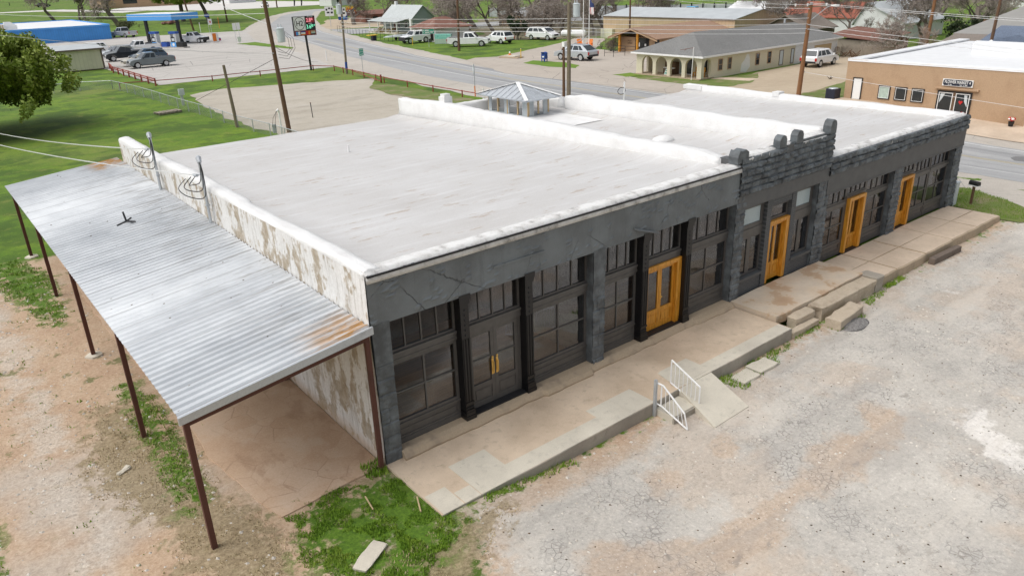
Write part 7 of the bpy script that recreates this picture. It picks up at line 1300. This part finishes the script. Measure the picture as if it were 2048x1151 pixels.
# roadside price sign
hp = thing('price_sign', 'tall roadside fuel price sign marked H2 on a single black pole', 'sign', (34.6, 77.9, 0)); m = MB(); m.tube([(34.75, 77.9, -.1), (34.6, 77.9, 4.2)], .14, 8); m.build('pole', MAT['darkmetal'], hp)
sx0, sx1, sz0, sz1 = 33.15, 35.98, 4.06, 6.30; yf = 77.75; zm = 4.66; xm = 34.68
m = MB(); m.box(sx0, sx1, yf, yf + .3, sz0, sz1); m.build('cabinet', MAT['darkmetal'], hp); m = MB(); m.box(sx0 + .05, xm - .02, yf - .02, yf, zm + .04, sz1 - .05); m.build('logo_panel', MAT['white_gloss'], hp); m = MB(); m.box(sx0 + .02, sx1 - .02, yf - .02, yf, sz0 + .03, zm); m.build('card_panel', MAT['red_pipe'], hp)
m = MB(); cx, cz = (sx0 + xm) / 2 + .02, (zm + sz1) / 2; ring = [[(cx + r_ * .66 * math.cos(k * PI / 16), yf - o_, cz + r_ * .74 * math.sin(k * PI / 16)) for k in range(32)] for r_, o_ in ((1.0, .022), (1.0, .03), (.92, .03), (.92, .022))]; m.loop(ring, True, False); m.build('ring', MAT['black_paint'], hp)
text('H2', MAT['black_paint'], hp, rel(hp, MY(cx, yf - .025, cz)), .82, sx=.92)
m = MB(); m.box(xm + .12, sx1 - .1, yf - .02, yf, 5.52, 6.1); m.build('red_display', MAT['led_red'], hp); text('REGULAR', MAT['white_gloss'], hp, rel(hp, MY((xm + sx1) / 2, yf - .025, 6.19)), .17); text('2.89', MAT['ledr'], hp, rel(hp, MY((xm + sx1) / 2 - .08, yf - .025, 5.81)), .58, sx=.85); text('DIESEL', MAT['white_gloss'], hp, rel(hp, MY((xm + sx1) / 2, yf - .025, 5.43)), .16); text('3.69', MAT['ledg'], hp, rel(hp, MY((xm + sx1) / 2 - .12, yf - .025, 5.06)), .62, sx=.85); text('9', MAT['ledg'], hp, rel(hp, MY(sx1 - .15, yf - .025, 5.16)), .34)
for i, (a, b, c) in enumerate((('blue_trim', 'white_gloss', None), ('mailblue', 'white_gloss', 'orange_paint'), ('red_paint', 'orange_paint', None), ('boarding', 'greenglass', 'black_paint'))):
    x0 = sx0 + .16 + i * .66; m = MB(); m.mi = 0; m.box(x0, x0 + .55, yf - .03, yf - .02, sz0 + .1, zm - .08)
    cols = [MAT[a], MAT[b], MAT[c] if c else MAT[b]]; m.mi = 1; m.box(*( (x0 + .30, x0 + .55) if i in (0, 2) else (x0, x0 + .55)), yf - .036, yf - .030, sz0 + (.1 if i in (0, 2) else .22), zm - (.08 if i in (0, 2) else .2)); m.mi = 2
    if c: m.box(x0 + .0, x0 + .55, yf - .036, yf - .030, sz0 + .1, sz0 + .21)
    m.build('card_emblem', cols, hp)
def road_sign(name, lab, x, y, w_, h_, z0, mat, rz=0, post='galv', pr=.035, back=False, group=None):
    z = gzf(x, y); o = thing(name, lab, 'sign', (x, y, z), rz, group); m = MB(); m.tube([(0, .03, -.1), (0, .03, z0 + h_ * .9)], pr, 6); m.build('post', MAT[post], o, local=True); m = MB(); m.box(-w_ / 2, w_ / 2, -.02, 0, z0, z0 + h_); m.build('panel', MAT[mat], o, local=True)
    if mat == 'green_sign':
        m = MB(); t = .025; m.box(-w_ / 2, w_ / 2, -.025, -.021, z0, z0 + t).box(-w_ / 2, w_ / 2, -.025, -.021, z0 + h_ - t, z0 + h_).box(-w_ / 2, -w_ / 2 + t, -.025, -.021, z0 + t, z0 + h_ - t).box(w_ / 2 - t, w_ / 2, -.025, -.021, z0 + t, z0 + h_ - t); m.build('border', MAT['white_gloss'], o, local=True)
    return o
g1 = road_sign('direction_sign', 'small green sign reading POST OFFICE with an arrow beside the road', 37.5, 69.6, .62, .84, 1.95, 'green_sign', R(8)); LM = lambda x, z: Matrix.Translation((x, -.027, z)) @ Matrix.Rotation(PI / 2, 4, 'X')
text('POST', MAT['white_gloss'], g1, LM(0, 2.62), .20); text('OFFICE', MAT['white_gloss'], g1, LM(0, 2.38), .16); m = MB(); m.box(-.2, .1, -.03, -.026, 2.10, 2.16); m.prism([(.1, 2.05), (.22, 2.13), (.1, 2.21)], 'y', -.03, -.026); m.build('arrow', MAT['white_gloss'], g1, local=True)
g2 = road_sign('direction_sign', 'wide green two line direction sign beside the white wagon', 60.8, 90.9, 1.9, .72, 2.0, 'green_sign', R(-20)); m = MB(); m.prism([(-.86, 2.42), (-.74, 2.42), (-.74, 2.52), (-.68, 2.52), (-.80, 2.66), (-.92, 2.52), (-.86, 2.52)], 'y', -.03, -.026); m.prism([(-.62, 2.17), (-.8, 2.17), (-.8, 2.11), (-.92, 2.2), (-.8, 2.29), (-.8, 2.23), (-.62, 2.23)], 'y', -.03, -.026); m.build('arrow', MAT['white_gloss'], g2, local=True); m = MB()
for x0, x1, z in ((-.5, -.36, 2.45), (-.34, -.22, 2.45), (-.20, -.08, 2.45), (-.06, .06, 2.45), (-.5, -.30, 2.12), (-.28, -.16, 2.12), (-.14, .0, 2.12), (.02, .14, 2.12), (.16, .22, 2.12), (.34, .48, 2.14), (.50, .62, 2.14), (.64, .74, 2.14)): m.box(x0, x1, -.03, -.026, z, z + .16)
m.build('lettering', MAT['white_gloss'], g2, local=True)
yl = thing('warning_sign', 'back of a diamond road sign on an orange and grey post at the road edge', 'sign', (35.1, 44.0, gzf(35.1, 44)), R(62)); m = MB(); m.tube([(0, 0, .95), (0, 0, 2.85)], .05, 6); m.build('post', MAT['galv'], yl, local=True); m = MB(); m.tube([(0, 0, -.1), (0, 0, .95)], .055, 6); m.build('post_sleeve', MAT['orange_paint'], yl, local=True); m = MB(); m.prism([(0, 1.95), (.44, 2.39), (0, 2.83), (-.44, 2.39)], 'y', .055, .075); m.build('plate', MAT['porcelain'], yl, local=True)
for x, y, h, lab, mt in ((61.3, 96.5, 1.3, 'short yellow marker post in front of the white wagon', 'yellow_paint'), (41.2, 86.7, 1.35, 'white marker post on the verge before the H2 sign', 'white_gloss'), (33.8, 41.0, 1.1, 'white pipe post at the end of the red fence behind the roof', 'white_gloss'), (60.6, 184.9, 2.6, 'orange and white marker post on the far grass', 'orange_paint'), (51.8, 171.9, 2.2, 'white marker post behind the white crew cab pickup', 'white_gloss'), (58.7, 65.8, 1.2, 'yellow marker post rising from the concrete planter by the road', 'yellow_paint')):
    o = thing('marker_post', lab, 'post', (x, y, gzf(x, y))); m = MB(); m.tube([(0, 0, -.1), (0, 0, h)], .06, 6); m.build('post', MAT[mt], o, local=True); m = MB(); m.tube([(0, 0, h), (0, 0, h + .03)], .065, 6); m.build('cap', MAT['white_gloss'], o, local=True)
road_sign('station_sign', 'blue topped post with white sign at the edge of the forecourt', 51.2, 164.0, 1.2, .6, 3.6, 'mailblue', R(15)); o = road_sign('station_sign', 'white sign with red mark below the blue topped one', 51.4, 163.2, .9, 1.2, 2.0, 'white_gloss', R(15)); m = MB(); m.prism([(.2 * math.cos(k * PI / 4), 2.6 + .25 * math.sin(k * PI / 4)) for k in range(8)], 'y', -.03, -.021); m.build('mark', MAT['red_paint'], o, local=True)
o = road_sign('banner_board', 'orange and white board standing at the nose of the white crew cab pickup', 43.6, 138.0, 1.5, 1.7, .05, 'white_gloss', R(20)); m = MB(); m.box(-.6, .2, -.03, -.021, .25, 1.65); m.build('stripe', MAT['orange_paint'], o, local=True)
for x, y, lab in ((46.6, 135.5, 'white route sign left of its twin beside the side road'), (47.5, 135.9, 'white route sign right of its twin beside the side road')): road_sign('route_sign', lab, x, y, .75, 1.25, 2.1, 'white_gloss', R(12), group='white route signs beside the side road')
o = road_sign('yard_sign', 'small white yard sign with blue edge on the verge near the route signs', 45.2, 130, .7, .9, .35, 'white_gloss', R(5)); ob_ = road_sign('yard_sign', 'low dark blue and red yard board on the verge', 44.6, 139.6, 1.1, .55, .15, 'blue_dark', R(5)); m = MB(); m.box(0, .5, -.03, -.021, .2, .5); m.build('stripe', MAT['red_paint'], ob_, local=True)
# cluster of advertising and route signs by the far corner
for x, y, z0, w_, h_, mt, lab in ((77.6, 158.4, 2.4, 2.0, 2.1, 'white_gloss', 'white route marker cluster with black shapes by the far corner'), (81.6, 160.2, 2.0, 1.9, 2.0, 'white_gloss', 'second white route marker cluster with black shapes by the far corner'), (84.0, 164.5, 1.0, 2.2, 1.9, 'mailblue', 'blue and white advertising board by the far corner'), (88.6, 168.8, 1.6, 2.3, 2.3, 'orange_paint', 'orange red advertising board by the far corner')):
    o = road_sign('advertising_sign', lab, x, y, w_, h_, z0, mt, R(-25), pr=.06); m = MB()
    if mt == 'white_gloss':
        for dx, dz, a, c in ((-.8, 1.2, .4, .4), (-.2, 1.5, .5, .35), (.45, 1.3, .35, .5), (-.6, .6, .6, .35), (.3, .55, .5, .4)): m.box(dx, dx + a, -.03, -.021, z0 + dz, z0 + dz + c)
        m.build('symbol', MAT['black_paint'], o, local=True)
    elif mt == 'mailblue': m.box(.1, 1.0, -.03, -.021, z0 + 1.0, z0 + 1.8); m.build('symbol', MAT['white_gloss'], o, local=True); m = MB(); m.prism([(.1 + .5 * math.cos(k * PI / 8), z0 + .7 + .5 * math.sin(k * PI / 8)) for k in range(16)], 'y', -.036, -.031); m.build('disc', MAT['blue_trim'], o, local=True)
    else: m.box(-1.1, 1.1, -.03, -.021, z0, z0 + .7); m.build('lower_band', MAT['leaf_plum'], o, local=True); m = MB(); m.box(-.95, .95, -.036, -.031, z0 + .75, z0 + 1.0); m.box(-.95, .9, -.036, -.031, z0 + 1.25, z0 + 1.45); m.build('lettering', MAT['white_gloss'], o, local=True); m = MB(); m.box(-1.1, 1.1, -.03, -.021, z0 + 1.8, z0 + 2.3); m.build('upper_band', MAT['yellow_paint'], o, local=True)
hc = thing('horse_cutout', 'black horse shaped sculpture on the pale lot at the top', 'sculpture', (140.9, 316.4, 0), R(-30), scale=1.6); m = MB(); m.loop([[(x, y * w_, z + y2) for y, y2 in ((-1, 0), (-.6, hh), (.6, hh), (1, 0), (.6, -hh), (-.6, -hh))] for x, w_, z, hh in ((-1.4, .2, 2.4, .3), (-1.0, .45, 2.3, .55), (0, .5, 2.3, .55), (.8, .45, 2.4, .6), (1.3, .25, 2.9, .5), (1.6, .18, 3.4, .3), (2.2, .12, 3.3, .18))]); m.build('body', MAT['black_paint'], hc, local=True, smooth=True)
for x, y in ((-1.1, -.3), (-1.0, .3), (.8, -.3), (.9, .3)): m = MB(); m.tube([(x, y, 2.2), (x + .12, y, 1.2), (x - .05, y, 0)], [.2, .12, .1], 6); m.build('leg', MAT['black_paint'], hc, local=True)
# ---------------------------------------------------------------- street furniture
mb = thing('collection_mailbox', 'blue curved top mail collection box on the grass island', 'mailbox', (57.7, 60.0, 0), R(105)); m = MB(); P_ = [(-.28, .32)] + [(.28 * math.cos(t), .95 + .2 * math.sin(t)) for t in np.linspace(PI, 0, 9)] + [(.28, .32)]; m.prism(P_, 'y', -.30, .30); m.build('body', MAT['mailblue'], mb, local=True)
for x, y in ((-.22, -.24), (.22, -.24), (-.22, .24), (.22, .24)): m = MB(); m.box(x - .05, x + .05, y - .05, y + .05, -.05, .32); m.build('leg', MAT['mailblue'], mb, local=True)
m = MB(); m.hexa([(-.2, .30, .98), (.2, .30, .98), (.2, .48, 1.12), (-.2, .48, 1.12)], [(-.2, .30, 1.02), (.2, .30, 1.02), (.2, .48, 1.16), (-.2, .48, 1.16)]); m.build('chute', MAT['mailblue'], mb, local=True); m = MB(); m.box(-.14, .14, .30, .306, .5, .68); m.build('emblem', MAT['white_gloss'], mb, local=True)
rm = thing('roadside_mailbox', 'black domed mailbox on a rusty wooden post by the street corner', 'mailbox', (30.45, -.48, gzf(30.45, -.48)), R(70), scale=.85); m = MB(); m.box(-.05, .05, -.05, .05, -.1, 1.05); m.build('post', MAT['wood_pole'], rm, local=True); m = MB(); m.box(-.28, .28, -.16, .16, 1.05, 1.09); m.build('board', MAT['white_gloss'], rm, local=True); m = MB(); m.prism([(-.12, 1.09)] + [(.12 * math.cos(t), 1.2 + .12 * math.sin(t)) for t in np.linspace(PI, 0, 9)] + [(.12, 1.09)], 'x', -.27, .27); m.build('box', MAT['black_paint'], rm, local=True)
eb = thing('utility_box', 'pale green grey utility box against the corner of the dark storefront', 'utility box', (29.8, .15, 0)); m = MB(); m.box(29.65, 29.95, -.05, .35, -.2, .95); m.build('housing', MAT['porcelain'], eb); m = MB(); m.box(29.62, 29.98, -.08, .38, .95, 1.0); m.build('lid', MAT['porcelain'], eb)
cn_ = thing('traffic_cone', 'orange and white traffic cone on the concrete planter by the road', 'traffic cone', (58.6, 68.0, .28)); m = MB()
m.loop([[(58.6 + r_ * math.cos(k * PI / 6), 68.0 + r_ * math.sin(k * PI / 6), z) for k in range(12)] for r_, z in ((.15, .31), (.11, .5))]); m.build('body', MAT['orange_paint'], cn_); m = MB(); m.loop([[(58.6 + r_ * math.cos(k * PI / 6), 68.0 + r_ * math.sin(k * PI / 6), z) for k in range(12)] for r_, z in ((.108, .5), (.07, .72))]); m.build('band', MAT['white_gloss'], cn_); m = MB(); m.box(58.4, 58.8, 67.8, 68.2, .27, .31); m.build('base', MAT['orange_paint'], cn_)
pl = thing('concrete_planter', 'low tan kerb block with timber ends beside the road', 'kerb block', (58.2, 67.6, 0)); m = MB(); m.hexa([(57.2, 68.6, -.1), (58.0, 65.6, -.1), (59.3, 66.0, -.1), (58.9, 68.9, -.1)], [(57.2, 68.6, .12), (58.0, 65.6, .12), (59.3, 66.0, .12), (58.9, 68.9, .12)]); m.build('kerb', MAT['sill_stone'], pl); m = MB(); m.box(58.0, 59.0, 66.3, 68.4, .12, .27); m.build('slab', MAT['orange_paint' if False else 'walk_new'], pl)
for x, y, lab, h in ((72.5, 68.4, 'tall white flagpole without a flag by the orange chairs', 7.5), (71.9, 66.6, 'flagpole carrying a drooping striped flag', 8.5)):
    o = thing('flagpole', lab, 'flagpole', (x, y, 0), group='flagpoles at the post office'); m = MB(); m.tube([(x, y, -.1), (x + .1, y, h)], [.07, .05], 8); m.build('pole', MAT['white_gloss'], o)
    m = MB(); m.ball((x + .1, y, h + .06), .09, 8, 6); m.build('finial', MAT['galv'], o)
fl = thing('flag', 'striped red white and blue flag hanging limp on its pole', 'flag', (72.0, 66.4, 5)); n = NT('flag_cloth'); z_ = n.sep(); st = n.math('GREATER_THAN', n.math('FRACT', n.math('MULTIPLY', n.math('ADD', z_[0], n.math('MULTIPLY', z_[1], 1.0)), 6.0)), .5); MAT['flag_c'] = n.fin(n.mix(n.math('GREATER_THAN', z_[2], .55), n.mix(st, (.72, .70, .70), (.45, .03, .05)), (.03, .05, .16)), .8)
m = MB(); rows = []
for i in range(9): z = 6.6 - i * .24; rows.append([(72.02 + .16 * math.sin(j * 1.3 + i * .2) * (j / 6), 66.55 - .10 * j - .02 * i * (j / 6), z - .10 * j * (1 - i / 12)) for j in range(7)])
m.grid(rows); fo = m.build('cloth', MAT['flag_c'], fl, smooth=True); sm_ = fo.modifiers.new('thick', 'SOLIDIFY'); sm_.thickness = .02
def armchair(x, y, lab, rz):
    o = thing('lawn_chair', lab, 'chair', (x, y, 0), rz, 'orange lawn chairs by the flagpole')
    m = MB(); m.hexa([(-.35, -.3, .34), (.35, -.3, .26), (.35, .3, .26), (-.35, .3, .34)][::1], [(-.35, -.3, .40), (.35, -.3, .32), (.35, .3, .32), (-.35, .3, .40)]); m.build('seat', MAT['orange_paint'], o, local=True); m = MB(); m.hexa([(.30, -.3, .3), (.36, -.3, .3), (.36, .3, .3), (.30, .3, .3)], [(.62, -.38, 1.1), (.68, -.38, 1.1), (.68, .38, 1.1), (.62, .38, 1.1)]); m.build('backrest', MAT['orange_paint'], o, local=True)
    for sy in (-.36, .36): m = MB(); m.box(-.4, .4, sy - .06, sy + .06, .58, .62); m.build('arm', MAT['orange_paint'], o, local=True); m = MB(); m.box(-.36, -.28, sy - .05, sy + .05, -.05, .58); m.build('leg', MAT['orange_paint'], o, local=True); m = MB(); m.box(.25, .33, sy - .05, sy + .05, -.05, .58); m.build('leg', MAT['orange_paint'], o, local=True)
armchair(73.1, 69.6, 'orange lawn chair on the left of the white flagpole', R(60)); armchair(73.6, 68.2, 'orange lawn chair on the right of the white flagpole', R(30))
def hand_rail(lab, pts): 
    o = thing('handrail', lab, 'handrail', pts[0], group='dark handrails before the post office'); m = MB(); m.tube([(x, y, .85) for x, y, _ in pts], .03, 5); m.build('rail', MAT['darkmetal'], o); m = MB(); m.tube([(x, y, .45) for x, y, _ in pts], .022, 5); m.build('mid_rail', MAT['darkmetal'], o)
    for x, y, _ in pts: m = MB(); m.tube([(x, y, -.1), (x, y, .85)], .03, 5); m.build('post', MAT['darkmetal'], o)
hand_rail('dark pipe handrail nearest the parked silver crossover', [(66.3, 58.0, 0), (66.5, 56.6, 0), (68.4, 56.4, 0)]); hand_rail('dark pipe handrail close to the tan wall', [(70.6, 60.6, 0), (70.8, 58.6, 0), (70.9, 56.9, 0)])
tk = thing('stock_tank', 'aqua green dumpster tank frame in front of the white cottage', 'tank', (65.4, 93.7, 0)); n = NT('aqua_sheet'); MAT['aqua'] = n.fin(n.ramp(n.noise(3, 5), (.3, (.10, .40, .33)), (.7, (.30, .62, .54))), .5)
m = MB(); q = [(64.5, 94.8), (66.2, 92.6), (67.1, 93.6), (65.4, 95.8)]; m.hexa([(*p, .75) for p in q], [(*p, 1.45) for p in q]); m.build('tank', MAT['aqua'], tk); m = MB(); m.hexa([(*p, .0) for p in q], [(*(np.array(p) * .999 + .05), .74) for p in q]); m.build('lower_panel', MAT['greenglass'], tk)
for p in q: m = MB(); m.tube([(*p, -.1), (*p, 1.6)], .05, 5); m.build('post', MAT['galv'], tk)
bt = thing('boat_trailer', 'pale flat bottomed boat upside down on a trailer beside the white wagon', 'boat', (63.9, 107.5, 0)); m = MB(); m.loop([[(62.4 + t * 5.2, 107.6 - t * .8 + a * w_, .62 + b * hgt) for a, b in ((-1, 0), (-.8, 1), (.8, 1), (1, 0))] for t, w_, hgt in ((0, .1, .10), (.15, .5, .22), (.5, .75, .3), (1, .75, .3))]); m.build('hull', MAT['porcelain'], bt)
for x in (65.0, 66.2):
    for sy in (-.6, .6): m = MB(); m.tube([(x, 107.2 + sy, .28), (x, 107.2 + sy + .15, .28)], .28, 10); m.build('wheel', MAT['tyre'], bt)
wb_ = thing('wheelie_bin', 'dark bin with yellow lid at the tip of the pale boat', 'bin', (62.6, 111.5, 0)); m = MB(); m.box(62.2, 62.9, 111.1, 111.9, 0, .85); m.build('body', MAT['navy'], wb_); m = MB(); m.box(61.4, 63.2, 111.0, 112.0, .86, .96); m.build('lid', MAT['yellow_paint'], wb_)
rp = thing('rock_pile', 'reddish pile of rocks on the grass seen under the blue canopy', 'rock pile', (59.9, 221.9, 0)); m = MB()
for i in range(26): a = r_.uniform(0, 6.28); q = r_.uniform(0, 2.4); m.ball((59.9 + q * math.cos(a), 221.9 + q * math.sin(a), .3 + .5 * r_.random() * (2.6 - q) / 2.6), r_.uniform(.35, .6), 6, 4, (1, 1, .7))
m.build('rocks', MAT['rusty_roof'], rp)
tt = thing('gas_tank', 'white horizontal gas tank with a pale cover near the warehouse wall', 'tank', (84.0, 81.8, 0)); m = MB(); m.tube([(82.6, 84.0, .75), (82.7, 83.8, .75), (84.9, 80.8, .75), (85.0, 80.6, .75)], [.3, .55, .55, .3], 10); m.build('shell', MAT['white_gloss'], tt); m = MB(); m.box(83.4, 83.7, 82.3, 82.6, 0, .3).box(84.3, 84.6, 81.0, 81.3, 0, .3); m.build('saddle', MAT['walk_new'], tt)
pg = thing('pallet', 'grey wooden pallet lying on the lawn by the chain link fence', 'pallet', (11.7, 57.8, 0), R(8)); m = MB()
for i in range(6): m.box(-.95 + i * .36, -.72 + i * .36, -.6, .6, .12, .16)
m.build('top_boards', MAT['fencewood'], pg, local=True); m = MB()
for y in (-.55, 0, .5): m.box(-.95, 1.08, y, y + .1, .0, .12)
m.build('bearer', MAT['fencewood'], pg, local=True)
mp_ = thing('meter_pedestal', 'white meter pedestal standing in the chain link fence line', 'meter box', (14.2, 61.5, 0)); m = MB(); m.box(14.1, 14.3, 61.4, 61.6, -.1, 1.1); m.build('post', MAT['galv'], mp_); m = MB(); m.box(13.95, 14.45, 61.3, 61.5, .9, 1.45); m.build('box', MAT['porcelain'], mp_)
mq = thing('meter_riser', 'white conduit riser with loops of wire at the near end of the chain link fence', 'riser', (14.1, 38.6, 0)); m = MB(); m.tube([(14.1, 38.6, -.1), (14.1, 38.6, 1.9), (14.0, 38.5, 2.1), (13.85, 38.4, 2.0)], .06, 6); m.build('conduit', MAT['white_gloss'], mq); m = MB(); m.tube([(13.85, 38.4, 2.0), (13.5, 38.3, 1.6), (13.4, 38.4, 1.0), (13.6, 38.7, .9)], .015, 4); m.tube([(13.85, 38.4, 2.0), (13.6, 38.2, 1.5), (13.55, 38.3, .9)], .015, 4); m.build('wire_loop', MAT['cable'], mq); m = MB(); m.box(13.5, 13.75, 38.6, 38.75, .5, 1.1); m.build('meter', MAT['galv'], mq)
rs = thing('steel_rod', 'thin dark rod standing alone in the tan gravel lot', 'rod', (19.6, 45.4, 0)); m = MB(); m.tube([(19.6, 45.4, -.1), (19.55, 45.4, 1.15)], .035, 5); m.build('rod', MAT['darkmetal'], rs); m = MB(); m.tube([(19.55, 45.4, 1.12), (19.55, 45.4, 1.18)], .05, 5); m.build('cap', MAT['rust'], rs)
rr = thing('roof_riser', 'white conduit riser with a cable coil at the back edge of the roof', 'riser', (24.2, 15.4, 3.7)); m = MB(); m.tube([(24.2, 15.35, 3.4), (24.2, 15.35, 4.75)], .05, 6); m.build('conduit', MAT['white_gloss'], rr); m = MB(); m.tube([(24.1 + .3 * math.cos(t) - .1, 15.35, 4.3 + .18 * math.sin(t)) for t in np.linspace(0, 9, 20)], .018, 4); m.build('cable_coil', MAT['cable'], rr)
# rubble, plank bits near the carport
for x, y, s_, lab in ((-1.75, -2.35, .40, 'flat pale broken slab lying in the grass before the carport'), (-4.75, 3.9, .16, 'small white stone in the dry grass beside the near carport post')): rough_block(x - s_, x + s_, y - s_ * .4, y + s_ * .4, gzf(x, y) - .04, gzf(x, y) + .07, lab, mat='walk_new', seed=int(x * 10) % 7 + 2, name='broken_slab', cat='stone', rz=R(30), amp=.07)
for x, y, rz, lab in ((-.98, -.95, R(80), 'short reddish wooden stick in the grass at the slab corner'), (-.2, -1.7, R(65), 'short pale stick in the grass beside the sidewalk end')): o = thing('wooden_stick', lab, 'stick', (x, y, gzf(x, y) + .05), rz); m = MB(); m.tube([(-.22, 0, 0), (.22, .02, .05)], .018, 5); m.build('stick', MAT['boarding'], o, local=True)
# ---------------------------------------------------------------- overhead wires
def wire(lab, a, b, sag=.3, r=.012, mat='wire', group=None, n_=20):
    r *= 1.35
    a, b = Vector(a), Vector(b); o = thing('overhead_wire', lab, 'wire', tuple(a), group=group); m = MB(); m.tube([a.lerp(b, i / n_) - Vector((0, 0, sag * 4 * (i / n_) * (1 - i / n_))) for i in range(n_ + 1)], r, 4); m.build('strand', MAT[mat], o)
    m = MB(); d = (b - a).normalized(); m.tube([a, a + d * .25], r * 2.2, 5); m.build('clamp', MAT['galv'], o)
T3, T4 = (39.26, 35.76), (52.6, 21.75)
for i, (z2, z3, z4) in enumerate(((6.2, 6.65, 6.2), (5.7, 6.3, 5.75), (5.3, 5.95, 5.4), (4.95, 5.65, 5.05))):
    o_ = ['highest', 'second', 'third', 'lowest'][i]; wire(o_ + ' roadside wire from the slim transformer pole to the thick grey pole', (35.85, 70.4, z2), (T3[0], T3[1], z3), .12, .016, group='road side wires'); wire(o_ + ' roadside wire from the thick grey pole to the orange brown pole', (T3[0], T3[1], z3), (T4[0], T4[1], z4), .15, .014, group='road side wires')
for i, (z, b) in enumerate(((7.35, (50, -.97, 6.54)), (7.25, (50.6, -1.2, 6.34)), (5.7, (50, -1.44, 4.57)), (5.35, (50, -1.49, 4.35)), (2.0, (50, -2.28, 1.05)))):
    o_ = ['top', 'second', 'third', 'fourth', 'low slack'][i]; e = Vector(b) + (Vector(b) - Vector((T4[0], T4[1], z))) * .6; wire(o_ + ' wire running from the leaning orange brown pole past the stucco shop', (T4[0] - .0, T4[1], z), tuple(e), .2, .013, group='street wires past the shop')
for i, (z, zl) in enumerate(((7.2, 7.0), (6.9, 6.7))): wire(['upper', 'lower'][i] + ' wire from the leaning orange brown pole across the barn and trees', (T4[0], T4[1], z), (78, 64, zl + .2), .3, .013, group='wires over the arcade roof')
for i, (y, z, b) in enumerate(((9.45, 5.2, (-4.0, 45.0, 2.2)), (14.6, 5.2, (-3.2, 48.0, 2.2)))): wire(['nearer', 'farther'][i] + ' twisted service wire from the masts on the white wall over the lawn', (-.28, y, z), b, .25, .016, 'wire', 'service wires over the lawn')
wire('long wire crossing the top left from the tall leaning pole', (15.25, 40.9, 8.3), (4.0, 118, 7.8), .4, .02); wire('wire from the tall leaning pole towards the dark pole behind the canopy', (15.28, 40.9, 7.55), (52.0, 182, 11), .6, .02); wire('pale wire passing in front of the cream shed and the oak', (15.35, 40.9, 5.6), (-6, 30, 9.3), .3, .012)
wire('thin dark guy wire sloping left from the tall leaning pole', (15.45, 40.9, 5.3), (15.4, 62, .1), 0, .014, 'cable'); wire('thin dark guy wire sloping right from the tall leaning pole to the verge', (15.5, 40.9, 6.0), (38.6, 84, .2), .3, .014, 'cable')
